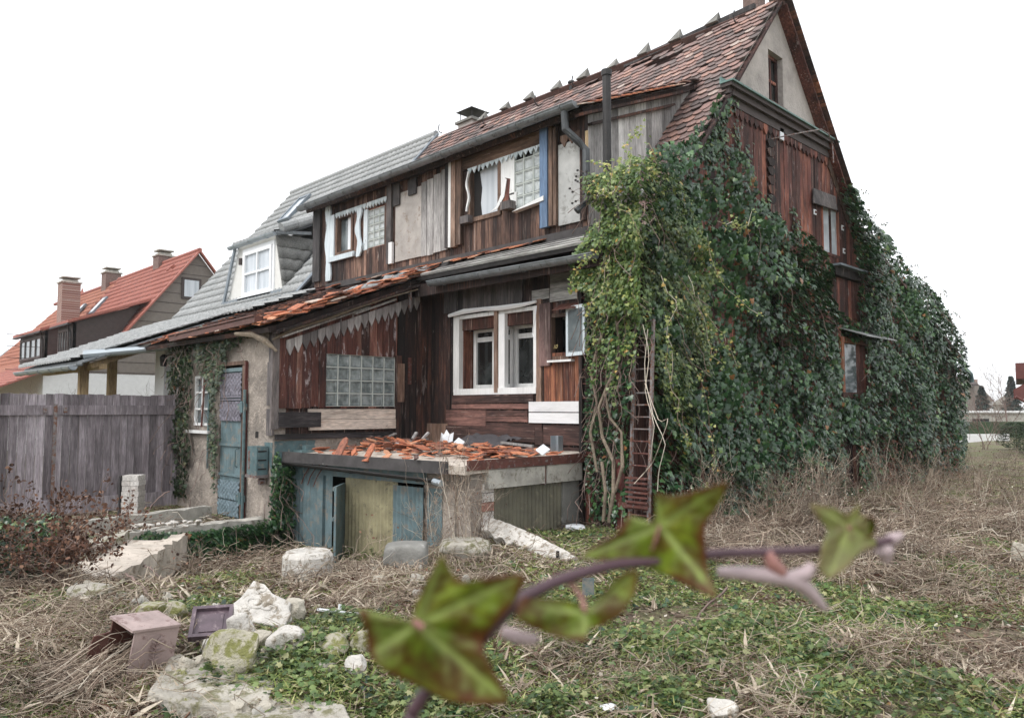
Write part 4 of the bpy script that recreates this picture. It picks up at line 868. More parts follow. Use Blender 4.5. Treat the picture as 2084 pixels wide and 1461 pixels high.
mb = MB(); mb.prism([hp+[0, 0, -.75], hp+dv*.55+[0, 0, -.75], hp+dv*.55+[0, 0, .56], hp+[0, 0, .56]], (.03, .012, 0)); 
for z in (-.5, .1, .5): mb.prism([hp+[-.004, -.004, z], hp+dv*.55+[-.004, -.004, z], hp+dv*.55+[-.004, -.004, z+.05], hp+[-.004, -.004, z+.05]], (-.015, -.008, 0))
mb.build('open_teal_door', M['teal'], annex)
mb = MB(); Wt.box(mb, -10.59, -10.35, .55, .98, -.2, .05); Wt.box(mb, -10.5, -10.4, .98, 1.05, -.2, -.05); mb.build('teal_post', M['teal_dark'], annex)
for k in range(3):
    x, y = 622+k*12, 948+k*3; mb = MB(); pp = [(x+30, y-10), (x+20, y-8), (x+8, y+2), (x-2, y+18), (x-8, y+36)]
    mb.tube([Wt.pt(*Wt.uv(a_, b_, .12), .12) for a_, b_ in pp], .008, 5); tag(mb.build('rusty_hook_rod', M['rust']), ('leftmost', 'middle', 'rightmost')[k]+' of three rusty bent rods hooked over the teal sheet', 'metal rod', 'rusty rods on the teal sheet')
u, z = Wt.uv(952, 985, .25)
mb = MB(); mb.tube([(-7.34, 5.62, ZS-.12), (-7.2, 5.61, ZS-.14)], .04, 10); mb.build('gutter_end', M['zinc_new'], annex)
for o in annex.children:      # the shed stands a few degrees off the house: its right end is set back
    for v in o.data.vertices:
        y = v.co.y
        if y < 8.27: v.co.y = y+(.1*(v.co.x+10.6)-.1)*min(1, (8.27-y)/2.2)
# debris on the slab: every piece an object of its own
def rock_obj(name, c, r, mat, seed, label=None, cat=None, group=None, sub=3, rough=.28, rot=0, parent=None, flat=0):
    bm = bmesh.new(); bmesh.ops.create_icosphere(bm, subdivisions=sub, radius=1)
    rs = random.Random(seed*13+5); cuts = [(Vector((rs.gauss(0, 1), rs.gauss(0, 1), rs.gauss(0, .8))).normalized(), rs.uniform(.5, .78)) for _ in range(9 if rough > .2 else 0)]
    for v in bm.verts:
        p = v.co.copy(); f = 1+rough*mnoise.noise(p*1.3+Vector((seed*7.1, seed, 3)))*1.6+rough*.35*mnoise.noise(p*4+Vector((seed, 2, seed)))+rough*.12*mnoise.noise(p*10+Vector((seed, 2, seed)))
        q = p*f
        for i in range(3):          # chiselled: clamp to a rough box
            L = (.72, .8, .7)[i]; 
            if abs(q[i]) > L: q[i] = math.copysign(L+(abs(q[i])-L)*.25, q[i])
        for cn_, cd in cuts:        # broken faces
            e = q.dot(cn_)-cd
            if e > 0: q = q-cn_*e*.93
        v.co = Vector((q.x*r[0], q.y*r[1], q.z*r[2]))
    me = bpy.data.meshes.new(name); bm.to_mesh(me); bm.free()
    me.polygons.foreach_set('use_smooth', np.ones(len(me.polygons), bool))
    a = me.attributes.new('rnd', 'FLOAT', 'FACE'); a.data.foreach_set('value', np.full(len(me.polygons), (seed*.37) % 1, np.float32))
    o = link(name, me, mat, parent); o.location = c; o.rotation_euler = (0, 0, rot)
    if label: tag(o, label, cat, group)
    return o
protos = []
for k in range(8):
    mb = MB(); L = random.uniform(.12, .28); W_ = random.uniform(.1, .17); th = .014; n = random.choice((4, 5, 6))
    if k < 2: prof = [(-.08, -.15), (.08, -.15), (.08, .08), (.05, .14), (0, .16), (-.05, .14), (-.08, .08)]
    else: prof = [(W_/2*math.cos(t_)*random.uniform(.7, 1.2), L/2*math.sin(t_)*random.uniform(.7, 1.2)) for t_ in np.linspace(0, 2*math.pi, n+1)[:-1]]
    mb.prism([(x, y, 0) for x, y in prof], (0, 0, th), .1+k*.11); o = mb.build('broken_tile', M['tile_brown' if k in (3, 6) else 'tile_orange']); protos.append(o)
cnt = 0
def put_tile(x, y, z, s=1, tl=.22):
    global cnt
    k = cnt % 8; o = protos[k] if cnt < 8 else protos[k].copy()
    if cnt >= 8: col.objects.link(o)
    o.location = (x, y, z); o.rotation_euler = (random.gauss(0, tl), random.gauss(0, tl), random.uniform(0, 6.28)); o.scale = (s, s, 1); cnt += 1
    tag(o, 'orange roof tile fragment in the heap on the concrete slab of the basement shed', 'roof tile', 'broken roof tiles on the slab'); return o
zt = lambda x, y: ZS+.1+(-.03*(x+10.6)/3.6)+.06*(y-5.7)/2.5
for k in range(270):
    x = random.uniform(-10.45, -7.0); y = random.triangular(5.85, 8.2, 7.0); 
    if x > -8.0 and y < 6.5: y = random.uniform(6.6, 8.1)
    hgt = .15*math.exp(-((y-7.0)/.75)**2)*(1 if x < -7.6 else .5)
    put_tile(x, y, zt(x, y)+.01+random.uniform(0, 1)*hgt, random.uniform(.7, 1.1))
for k, (px, py, s, l) in enumerate(((692, 917, 1.1, 'whole tile standing on its edge at the left front of the slab'), (750, 927, .8, 'narrow orange tile leaning over the shed gutter'), (718, 930, .7, 'small orange fragment beside the shed gutter'), (845, 945, .6, 'orange lump of tile lying at the slab front edge'))):
    p = P(px, py, Y=5.78); o = protos[k].copy(); col.objects.link(o); o.location = (p[0], 5.8, ZS+.12+.06*s); o.rotation_euler = (random.uniform(.7, 1.2), random.uniform(-.3, .3), random.uniform(-.5, .5)); o.scale = (s*1.1, s*1.1, 1.5)
    tag(o, l, 'roof tile', 'broken roof tiles on the slab')
def slat(name, p, q, w_, th, mat, label, cat, group=None):
    mb = MB(); mb.bar(p, q, w_, th); return tag(mb.build(name, mat), label, cat, group)
sl = [((755, 905), (805, 882), 'pale split lath'), ((790, 905), (870, 893), 'long grey lath'), ((840, 893), (848, 880), 'short upright stub of branch'), ((860, 893), (872, 880), 'second short stub of branch'), ((660, 900), (760, 893), 'mossy lath lying flat'), ((1020, 900), (1085, 908), 'grey lath under the dark felt'), ((900, 918), (985, 906), 'thin dark lath across the tiles')]
for (a, b, l) in sl:
    pa, pb_ = P(a[0], a[1], Y=7.2), P(b[0], b[1], Y=7.3); pa[2] = max(pa[2], 1.0); pb_[2] = max(pb_[2], 1.02)
    slat('wood_lath', pa, pb_, .05, .03, M['wood_grey'], l+' among the tiles on the slab', 'lath', 'laths on the slab')
p = P(908, 893, Y=7.6); mb = MB(); pts = [(-.16, 0, -.03), (-.12, 0, .15), (-.02, .03, .08), (.03, -.02, .2), (.09, 0, .12), (.16, .02, .16), (.15, 0, -.02), (0, -.06, -.05)]
c0 = np.array([p[0], 7.6, 1.08])
for k in range(8): mb.face([c0+[0, -.08, .07], c0+np.array(pts[k]), c0+np.array(pts[(k+1) % 8])], .5)
for k in range(8): mb.face([c0+[0, .05, .02], c0+np.array(pts[(k+1) % 8]), c0+np.array(pts[k])], .5)
tag(mb.build('plastic_bag', M['plastic_white']), 'crumpled white plastic bag on the tile heap', 'bag')
for (x, y, l) in ((812, 907, 'white scrap lying left of the plastic bag'), (935, 900, 'small white scrap right of the plastic bag'), (1105, 915, 'white shard near the metal channel'), (725, 893, 'white scrap at the left of the tile heap')):
    p = P(x, y, Y=7.0); put = MB(); a = random.uniform(0, 3); put.obox((p[0], 7.0, max(p[2], 1.02)), (.09*math.cos(a), .09*math.sin(a), .03), (-.05*math.sin(a), .05*math.cos(a), .03), (0, 0, .006)); tag(put.build('white_shard', M['plastic_white']), l, 'shard', 'white shards on the slab')
p = P(1135, 905, Y=8.0); mb = MB(); mb.box(p[0]-.09, p[0]-.085, 7.95, 8.05, .98, 1.22); mb.box(p[0]-.09, p[0]+.05, 8.045, 8.05, .98, 1.22); mb.box(p[0]+.05, p[0]+.055, 7.95, 8.05, .98, 1.22)
tag(mb.build('metal_channel', M['zinc_new']), 'short zinc channel standing upright on the slab', 'metal channel')
V = []; nn = 14
for i in range(nn+1):
    for j in range(nn+1):
        x = -9.2+1.1*i/nn; y = 7.55+.55*j/nn; V.append((x, y+.08*mnoise.noise(Vector((i*.3, j*.3, 2))), 1.03+.14*abs(mnoise.noise(Vector((i*.25, j*.3, 8))))+.12*(j/nn)))
F = np.array([(i*(nn+1)+j, (i+1)*(nn+1)+j, (i+1)*(nn+1)+j+1, i*(nn+1)+j+1) for i in range(nn) for j in range(nn)])
tag(npmesh('felt_scrap', np.array(V), [F], [np.zeros(len(F))], M['carpet'], smooth=True), 'crumpled dark felt piled against the wall on the slab', 'felt')

# ------------------------------------------------------------------ neighbour's grey roofed house
nbh = empty('neighbour_house', (-20, 8, 0)); tag(nbh, 'semi-detached house with a new grey pantile roof and a small white dormer', 'house')
XL = -24.0
nd = Wall('Y', 8.98)
def keepn(s, t_): return not (2.75 < s < 7.1 and t_ > 2.2) if t_ < 5.9 else True
Wn = XP-XL
dorm_x0, dorm_x1 = -20.5, -17.1
def keep_n(s, t_):
    x = XL+s; y = YR-t_/su
    if dorm_x0+.1 < x < dorm_x1-.1 and y < 10.6 and y > 9.02: return False
    return True
pantiles('steep_roof', (XL, YR, ZR+.05), (1, 0, 0), ddir, nrm, Wn, Lst+.05, M['pantile_grey'], nbh, keep_n)
def keep_low(s, t_):
    x = XL+s; return x > XL+max(0, t_-.9)*.95-.2
pantiles('low_roof', (XL, 8.58, lz(8.58)+.12), (1, 0, 0), ld, lnn, XP-XL+1.3, 1.6, M['pantile_grey'], nbh, lambda s, t_: keep_low(s, t_))
pantiles('carport_roof', (XL, 8.58-1.55/ln_, lz(8.58-1.55/ln_)+.115), (1, 0, 0), ld, lnn, XP-XL-.1, 3.2, M['pantile_grey'], nbh, lambda s, t_: keep_low(s, t_+1.6))
mb = MB(); slab(mb, (XL, YR, ZR-.05), (1, 0, 0), ddir, nrm, Wn, Lst, .1); mb.prism([(XL, 8.6, lz(8.6)), (XP+.1, 8.6, lz(8.6)), (XP+.1, 4.2, lz(4.2)), (-20.4, 4.2, lz(4.2)), (XL, 7.6, lz(7.6))], (0, 0, .06)); mb.build('roof_deck', M['zinc'], nbh)
mb = MB(); mb.bar((XP+.12, 8.4, lz(8.4)+.03), (XP+.12, 4.2, lz(4.2)+.03), .03, .22, (1, 0, 0)); mb.build('slate_rake', M['zinc'], nbh)
mb = MB(); mb.bar((-20.4, 4.16, lz(4.2)-.02), (XP+.1, 4.16, lz(4.2)-.02), .03, .12, (0, 1, 0)); mb.build('fascia', M['zinc'], nbh)
gutter('gutter', (-20.4, 4.06, 2.42), (XP+.1, 4.06, 2.40), .075, nbh, M['zinc_new'])
pa, pb_ = P(172, 722, Y=4.3), P(352, 706, Y=5.6); mb = MB(); mb.tube([pa, (pa*2+pb_)/3, pb_], [.09, .075, .06], 10); mb.build('overflow_pipe', M['zinc_new'], nbh)
mb = MB()
for k in range(14):
    y = 8.35-k*.28; mb.obox((XP+.1, y, lz(y)+.16), (.05, 0, 0), np.array([0, 1, ML])*.13, (0, 0, .012))
mb.build('rake_tiles', M['pantile_grey'], nbh)
for k in range(2):
    p = P((170, 228)[k], 760, Y=4.5) if k == 0 else P(228, 760, Y=5.3); mb = MB(); mb.box(p[0]-.08, p[0]+.08, p[1]-.08, p[1]+.08, -.1, lz(p[1])); mb.build('carport_post', M['wood_post'], nbh)
mb = MB(); mb.bar((XP-.1, 8.3, lz(8.3)-.1), (XP-.1, 4.4, lz(4.4)-.1), .1, .14, (1, 0, 0)); mb.bar((-20.3, 4.6, 2.42), (XP, 4.6, 2.42), .1, .14, (0, 1, 0)); mb.build('carport_beam', M['wood_post'], nbh)
p = P(338, 760, Y=5.9); mb = MB(); mb.box(p[0]-.2, p[0]+.3, 5.75, 6.1, -.1, 3.0); pil = mb.build('carport_pillar', M['white_wall'], nbh)
mb = MB(); c = P(333, 735, Y=5.6); mb.tube([c+[0, 0, -.1], c+[0, 0, .08], c+[0, 0, .14]], [.06, .08, .02], 6); mb.bar(c+[0, 0, .1], c+[0, .18, .14], .02, .02); mb.build('wall_lantern', M['iron_black'], pil)
mb = MB(); mb.box(XL+.1, -16.1, 9.1, 22, -.6, 3.5); mb.build('wall', M['white_wall'], nbh)
mb = MB(); mb.prism([(XL+.05, 8.7, 3.9), (XL+.05, YR, ZR-.2), (XL+.05, 16.8, 3.9)], (-.1, 0, 0)); mb.prism([(XL, YR, ZR-.03), (XP, YR, ZR-.03), (XP, 16.7, 4.3), (XL, 16.7, 4.3)], (0, -.05, -.05)); mb.build('rear_roof', M['zinc'], nbh)
# party flashing
mb = MB(); mb.bar((XP+.02, YR, ZR+.06), (XP+.02, 8.58, lz(8.58)+.12), .16, .035, (0, -1, 1)); mb.obox((XP, 8.1, lz(8.1)+.16), (.1, 0, 0), np.array([0, 1, ML])*.5, (0, 0, .04)); mb.build('flashing', M['lead'], nbh)
mb = MB(); mb.tube([(XL-.05, YR, ZR+.09), (XP, YR, ZR+.09)], .09, 10); mb.build('ridge_cap', M['pantile_grey'], nbh)
# small dormer with flared cheeks
mb = MB(); nx0, nx1 = nd.uv(463, 612)[0], nd.uv(575, 590)[0]; tx0, tx1 = nd.uv(488, 505)[0], nd.uv(560, 480)[0]
nd.poly(mb, [(nx0, 4.5), (nx1, 4.5), (tx1, 6.02), (tx0, 6.02)], -.1, 0); mb.build('dormer_face', M['nb_face'], nbh)
wq = nd.rect(499, 556, 507, 598); mb = MB(); frame(mb, nd, *wq, .09, -.02, .07, 2, 2, .05); frame(mb, nd, wq[0]-.1, wq[1]+.1, wq[2]-.05, wq[3]+.1, .09, 0, .04); nd.box(mb, wq[0]-.15, wq[1]+.15, wq[2]-.1, wq[2]-.03, 0, .14)
o = mb.build('dormer_window', M['pvc'], nbh)
mb = MB(); nd.box(mb, wq[0]+.03, wq[1]-.03, wq[2]+.03, wq[3]-.03, -.05, .01); mb.build('glass', M['glass_pale'], o)
mb = MB(); q = nd.uv(487, 533, .1); mb.tube([nd.pt(q[0], q[1]-.08, .07), nd.pt(q[0], q[1]+.1, .07)], .05, 8); mb.build('wall_lamp', M['darkbrown'], nbh)
mb = MB(); mb.prism([(nx0-.06, 8.9, 4.5), (tx0-.08, 8.9, 6.02), (tx0+.03, 8.9, 6.02), (nx0+.05, 8.9, 4.5)], (0, -.05, 0)); nd.box(mb, nx0-.1, nx1+.2, 4.4, 4.52, -.1, .14); mb.build('dormer_trim', M['lead'], nbh)
# right cheek, tiled in stepped courses
rows = 5
for k in range(rows):
    z0_ = 4.5+(1.5/rows)*k; z1_ = z0_+1.5/rows+.03; xx = lambda z: nx1+(tx1-nx1)*(z-4.5)/1.5
    yb = lambda z: YR-(ZR-z)/MS
    V = []; n = 22
    for j, z in ((0, z0_), (1, z1_)):
        for i in range(n+1):
            y = 8.98+(yb(z)-8.98)*i/n if yb(z) > 9.0 else 8.98+.02*i/n; V.append((xx(z)+(.05 if j == 0 else .01)+.015*math.sin(y*21), y, z-(.012*math.sin(y*21) if j == 0 else 0)))
    for i in range(n+1): x, y, z = V[i]; V.append((x-.04, y, z))
    F = np.array([(i, i+1, n+2+i, n+1+i) for i in range(n)]+[(i, 2*n+2+i, 2*n+3+i, i+1) for i in range(n)])
    npmesh('cheek_course', np.array(V), [F], [np.full(len(F), random.random())], M['pantile_grey2'], nbh)
pantiles('dormer_roof', (tx0-.25, 11.0, 6.95), (1, 0, 0), np.array([0, -.9, -.39])/math.hypot(.9, .39), np.array([0, -.39, .9])/math.hypot(.9, .39), tx1-tx0+.55, 2.25, M['pantile_grey'], nbh)
mb = MB(); slab(mb, (tx0-.2, 11.0, 6.9), (1, 0, 0), np.array([0, -.9, -.39])/math.hypot(.9, .39), np.array([0, -.39, .9])/math.hypot(.9, .39), tx1-tx0+.45, 2.2, .08); mb.build('dormer_deck', M['zinc'], nbh)
for k in range(5): 
    mb = MB(); f0, f1 = k/5, (k+1.12)/5; A = np.array([tx1+.28, 9.0, 6.12]); B = np.array([tx1+.35, 11.0, 7.0]); mb.tube([A+(B-A)*f0, A+(B-A)*min(f1, 1)], [.13, .115], 10); mb.build('hip_tile', M['pantile_grey'], nbh)
gutter('dormer_gutter', (tx0-.3, 8.83, 5.98), (tx1+.3, 8.83, 5.98), .075, nbh, M['zinc_new'])
mb = MB(); mb.bar((tx1+.3, 8.85, 5.98), (tx1+.32, 9.8, 6.1), .08, .05, (1, 0, 0)); mb.build('cheek_gutter', M['zinc'], nbh)
# skylight on the steep roof
sp = lambda t_, x, h: np.array([x, YR, ZR])+np.array(ddir)*t_+np.array(nrm)*h
mb = MB()
xa, xb, ta, tb = -22.2, -21.5, .9, 2.1
for (a0, a1, t0, t1) in ((xa, xb, ta, ta+.08), (xa, xb, tb-.08, tb), (xa, xa+.08, ta+.08, tb-.08), (xb-.08, xb, ta+.08, tb-.08)):
    mb.prism([sp(t0, a0, .05), sp(t0, a1, .05), sp(t1, a1, .05), sp(t1, a0, .05)], np.array(nrm)*.13)
o = mb.build('skylight', M['lead'], nbh); mb = MB(); mb.prism([sp(ta+.08, xa+.08, .06), sp(ta+.08, xb-.08, .06), sp(tb-.08, xb-.08, .06), sp(tb-.08, xa+.08, .06)], np.array(nrm)*.08); mb.build('skylight_glass', M['glass_pale'], o)

# ------------------------------------------------------------------ red roofed house behind
red = empty('red_roofed_house', (-36, 11, 0)); tag(red, 'farther house with red pantile roofs, brown dormers and a grey shingled gable', 'house')
XR = -31.9; YR2, ZR2 = 12.72, 8.22; RS = 1.3; rsu = math.hypot(1, RS); rd = (0, -1/rsu, -RS/rsu); rn = (0, -RS/rsu, 1/rsu)
zl2 = lambda y: ZR2-RS*(YR2-9.5)-.45*(9.5-y)
LR = (YR2-9.5)*rsu
pantiles('roof', (XR-10.2, YR2, ZR2), (1, 0, 0), rd, rn, 10.3, LR, M['tile_red'], red)
pantiles('low_roof', (XR-10.2, 9.5, zl2(9.5)), (1, 0, 0), np.array([0, -1, -.45])/1.0966, np.array([0, -.45, 1])/1.0966, 10.3, 4.2, M['tile_red'], red)
pantiles('orange_roof', (XR-24, YR2, ZR2-.1), (1, 0, 0), rd, rn, 13.8, LR, M['tile_redorange'], red, lambda s, t_: s > 4.5-t_*.9)
pantiles('orange_low_roof', (XR-24, 9.5, zl2(9.5)-.1), (1, 0, 0), np.array([0, -1, -.45])/1.0966, np.array([0, -.45, 1])/1.0966, 13.8, 4.2, M['tile_redorange'], red)
mb = MB(); mb.prism([(XR-.1, 7.5, 2.95), (XR-.1, 9.5, zl2(9.5)-.05), (XR-.1, YR2, ZR2-.05), (XR-.1, 17, ZR2-.05-RS*4.28*.92), (XR-.1, 17, 2.95)], (-.15, 0, 0)); gw = mb.build('shingled_gable', M['shingle'], red)
mb = MB()
for k in range(13): z = 3.0+k*.42; mb.box(XR-.1, XR-.085, 6, 17, z, z+.02) if z < 4.5 else mb.box(XR-.1, XR-.085, YR2-(ZR2-z)/RS+.1, YR2+(ZR2-z)/RS-.1, z, z+.02)
mb.build('shingle_line', M['darkbrown'], gw)
mb = MB(); mb.box(XR-24, XR-.12, 7.2, 16, -.3, 2.94); mb.build('wall', M['white_wall'], red)
mb = MB(); p = P(390, 590, X=XR-.05); mb.box(XR-.09, XR-.05, p[1]-.4, p[1]+.4, p[2]-.4, p[2]+.5); o = mb.build('gable_window', M['darkbrown'], red); mb = MB(); mb.box(XR-.05, XR-.04, p[1]-.3, p[1]+.3, p[2]-.3, p[2]+.4); mb.build('glass', M['glass_pale'], o)
mb = MB(); mb.bar((XR+.05, YR2, ZR2), (XR+.05, 9.45, zl2(9.45)), .06, .22, (1, 0, 0)); mb.bar((XR+.05, 9.5, zl2(9.5)), (XR+.05, 5.6, zl2(5.6)), .06, .2, (1, 0, 0)); mb.bar((XR+.05, YR2, ZR2), (XR+.05, 17, ZR2-RS*4.28*.92), .06, .24, (1, 0, 0)); mb.build('verge', M['tile_red'], red)
mb = MB(); mb.tube([(XR-10.2, YR2, ZR2+.05), (XR+.1, YR2, ZR2+.05)], .1, 8); mb.tube([(XR-22.5, YR2, ZR2-.03), (XR-10.2, YR2, ZR2-.03)], .1, 8); mb.build('ridge', M['tile_red'], red)
for (xd0, xd1) in ((-34.4, -30.4+-1.9), (-40.8, -36.4)):
    Wr = Wall('Y', 8.2); mb = MB(); yy = YR2-(ZR2-5.4)/RS
    mb.prism([(xd1, 8.2, 3.4), (xd1, 8.2, 4.9), (xd1, 10.6, 5.8), (xd1, 9.5, 4.0)], (-.08, 0, 0)); Wr.box(mb, xd0, xd1, 3.5, 4.9, -.1, 0); dm = mb.build('dormer_wall', M['darkbrown'], red)
    mb = MB(); mb.prism([(xd0-.3, 7.95, 4.85), (xd1+.25, 7.95, 4.85), (xd1+.25, 10.9, 5.95), (xd0-.3, 10.9, 5.95)], (0, 0, .1)); mb.build('dormer_roof', M['tile_red'], red)
    mb = MB(); Wr.box(mb, xd0-.3, xd1+.2, 4.78, 4.84, .1, .26); mb.tube([(xd1+.1, 7.98, 4.8), (xd1-.0, 8.1, 4.5), (xd1, 8.14, 3.6)], .05, 6); mb.build('dormer_gutter', M['iron_black'], red)
    mb = MB(); frame(mb, Wr, xd0+.2, xd1-.5, 3.75, 4.7, .1, 0, .06, 4, 1, .09); o = mb.build('dormer_window', M['darkbrown'], red); mb = MB(); Wr.box(mb, xd0+.25, xd1-.55, 3.8, 4.65, .0, .02); mb.build('glass', M['glass_cloudy'], o)
for (px, py, wd_, hh) in ((328, 545, .7, 1.0), (222, 580, .75, 1.1), (134, 648, .8, 2.6)):
    p = P(px, py, Y=YR2 if px != 134 else 10.2); chimney((p[0], p[1]+.1, p[2]-1.2 if px != 134 else 5.0), wd_, hh+.7 if px != 134 else 2.7, red, M['bricks'] if px == 134 else M['bricks_dull'], 'cap')
for (x0, x1, t0, t1, mt) in ((XR-9.1, XR-8.5, 1.5, 2.6, 'glass_pale'), (XR-12.5, XR-12.0, 1.5, 2.4, 'glass_pale')):
    mb = MB(); r_ = lambda t_, x, h: np.array([x, YR2, ZR2])+np.array(rd)*t_+np.array(rn)*h
    mb.prism([r_(t0, x0, .05), r_(t0, x1, .05), r_(t1, x1, .05), r_(t1, x0, .05)], np.array(rn)*.1); o = mb.build('skylight', M['lead'], red)
    mb = MB(); mb.prism([r_(t0+.1, x0+.08, .15), r_(t0+.1, x1-.08, .15), r_(t1-.1, x1-.08, .15), r_(t1-.1, x0+.08, .15)], np.array(rn)*.01); mb.build('skylight_glass', M[mt], o)
for k, (px, py) in enumerate(((357, 543), (348, 551))):
    p = P(px, py, Y=12.3); mb = MB(); mb.tube([p+[0, 0, -.1], p+[0, -.15, .05]], [.12, .1], 8); mb.build('roof_vent', M['tile_red'], red)
mb = MB(); p = P(167, 600, Y=YR2); mb.tube([p+[0, 0, -.1], p+[0, 0, .1], p+[0, 0, .4]], [.06, .1, .01], 6); mb.build('finial', M['tile_red'], red)
# pale corrugated shed roof far left
shd = empty('far_shed', (-70, 14, 0)); tag(shd, 'pale corrugated roofed shed at the far left behind the red roofed house', 'shed')
a = D(-60, 780, 62); mb = MB(); b = D(70, 780, 62); 
for (o1, nm, mt) in ((0, 'wall', 'white_wall'),): mb.prism([(a[0], a[1], 0), (b[0], b[1], 0), (b[0], b[1], 3.6), (a[0], a[1], 3.6)], FW*6); mb.build(nm, M[mt], shd)
mb = MB(); a2, b2 = a-FW*.6, b-FW*.6+RT*.5
n = 60
for i in range(n):
    p0 = a2+(b2-a2)*i/n; p1 = a2+(b2-a2)*(i+.5)/n; p2 = a2+(b2-a2)*(i+1)/n; U2 = FW*5+np.array([0, 0, 3.1])
    for (q0, q1, h0, h1) in ((p0, p1, 0, .1), (p1, p2, .1, 0)):
        mb.face([(q0[0], q0[1], 3.6+h0), (q1[0], q1[1], 3.6+h1), (q1[0]+U2[0], q1[1]+U2[1], 6.7+h1), (q0[0]+U2[0], q0[1]+U2[1], 6.7+h0)], .4)
mb.build('roof', M['pantile_grey'], shd)

# ------------------------------------------------------------------ fence
fence = empty('board_fence', (-14.2, 3, 0)); tag(fence, 'tall grey weathered board fence left of the extension', 'fence')
WF = Wall('X', -14.15)
for k in range(44):
    y = 5.35-k*.125
    if y < -.2: break
    mb = MB(); WF.poly(mb, [(y-.118, .02), (y, .02), (y, 1.84+random.uniform(-.015, .015)), (y-.118, 1.84+random.uniform(-.015, .015))], 0, .022); mb.build('board', M['wood_fence'], fence)
mb = MB(); WF.box(mb, -.3, 5.35, 1.5, 1.66, .023, .06); mb.build('top_rail', M['wood_fence'], fence)
mb = MB(); WF.box(mb, -.3, 5.35, -.12, .13, .023, .05); mb.build('bottom_rail', M['wood_fence'], fence)
p = P(112, 850, X=-14.08); mb = MB(); WF.box(mb, p[1]-.025, p[1]+.025, -.1, 1.68, .061, .1); mb.build('metal_post', M['rust_light'], fence)
for s_ in (-.17, .12): mb = MB(); WF.box(mb, p[1]+s_, p[1]+s_+.05, 1.54, 1.62, .06, .09); mb.build('bracket', M['rust_light'], fence)

# ------------------------------------------------------------------ vegetation tools
def strands(name, C, Rd, rn_, mat, parent=None):
    """C (N,K,3) centre lines, Rd (N,K) radii -> three sided stalks in one mesh"""
    C = np.asarray(C, float); N, K, _ = C.shape; Rd = np.broadcast_to(np.asarray(Rd, float), (N, K))
    T = np.gradient(C, axis=1); T /= np.linalg.norm(T, axis=2, keepdims=True)+1e-9
    ref = np.where(np.abs(T[..., 2:3]) < .85, np.array([0, 0, 1.]), np.array([1., 0, 0])); A = np.cross(T, ref); A /= np.linalg.norm(A, axis=2, keepdims=True)+1e-9; B = np.cross(T, A)
    V = np.stack([C+(A*math.cos(t_)+B*math.sin(t_))*Rd[..., None] for t_ in (0, 2.094, 4.189)], 2)
    I = np.arange(N*K*3).reshape(N, K, 3); F = [np.stack([I[:, :-1, j], I[:, :-1, (j+1) % 3], I[:, 1:, (j+1) % 3], I[:, 1:, j]], -1).reshape(-1, 4) for j in range(3)]
    r = np.repeat(np.asarray(rn_, float), K-1)
    return npmesh(name, V.reshape(-1, 3), F, [r]*3, mat, parent, smooth=True)
LF = {
 'ivy': (np.array([(0, .38, .05), (0, .0, 0), (-.3, -.13, -.02), (-.52, .1, -.07), (-.3, .32, -.01), (-.4, .58, -.05), (-.13, .66, .0), (0, 1.0, -.1), (.13, .66, 0), (.4, .58, -.05), (.3, .32, -.01), (.52, .1, -.07), (.3, -.13, -.02)]), 12),
 'oval': (np.array([(0, .5, .05), (0, 0, 0), (-.3, .3, -.03), (-.33, .6, -.04), (0, 1, -.06), (.33, .6, -.04), (.3, .3, -.03)]), 6),
 'lobed': (np.array([(0, .45, .06), (0, 0, 0), (-.4, .1, -.03), (-.3, .35, 0), (-.5, .65, -.06), (-.16, .62, 0), (0, 1, -.07), (.16, .62, 0), (.5, .65, -.06), (.3, .35, 0), (.4, .1, -.03)]), 10),
 'blade': (np.array([(0, .5, .0), (-.06, 0, 0), (-.05, .5, 0), (0, 1, -.1), (.05, .5, 0), (.06, 0, 0)]), 5)}
def leaves(name, pos, nrm_, tip, size, kind, mat, parent=None, rnd_=None):
    pos = np.asarray(pos, float); N = len(pos); T, m_ = LF[kind]
    n = nrm_/(np.linalg.norm(nrm_, axis=1, keepdims=True)+1e-9); y = tip-(tip*n).sum(1, keepdims=True)*n; y /= np.linalg.norm(y, axis=1, keepdims=True)+1e-9; x = np.cross(y, n)
    sz = np.asarray(size).reshape(-1, 1, 1); wob = RNG.uniform(.8, 1.15, (N, 1, 1))
    V = pos[:, None]+sz*(T[None, :, 0:1]*x[:, None]*wob+T[None, :, 1:2]*y[:, None]+T[None, :, 2:3]*n[:, None])
    k = len(T); b = (np.arange(N)*k)[:, None]
    F = np.concatenate([np.stack([b[:, 0], b[:, 0]+1+i, b[:, 0]+1+(i+1) % m_], -1) for i in range(m_)])
    r = RNG.random(N) if rnd_ is None else rnd_
    return npmesh(name, V.reshape(-1, 3), [F], [np.tile(r, m_)], mat, parent)
def fnoise(p, s, seed=0): return np.array([mnoise.fractal(Vector((a*s+seed, b*s, c*s+seed*.3)), .8, 2.0, 3) for a, b, c in p])
def cnoise(a, b, s, seed=0):
    """cheap smooth 2-D noise from summed sines"""
    r = np.random.default_rng(seed); v = 0; tot = 0
    for k in range(9):
        th = r.uniform(0, 6.28); f = s*r.uniform(.5, 2.2); am = 1/f**.5; v = v+am*np.sin((a*math.cos(th)+b*math.sin(th))*f+r.uniform(0, 6.28)); tot += am
    return v/tot*1.7
def curvepath(a, b, K, wob, sag=0):
    t_ = np.linspace(0, 1, K)[:, None]; p = a+(b-a)*t_; p = p+np.cumsum(RNG.normal(0, wob/K**.5, (K, 3)), 0)*np.sin(t_*math.pi)**.5; p[:, 2] -= sag*4*(t_*(1-t_))[:, 0]; return p

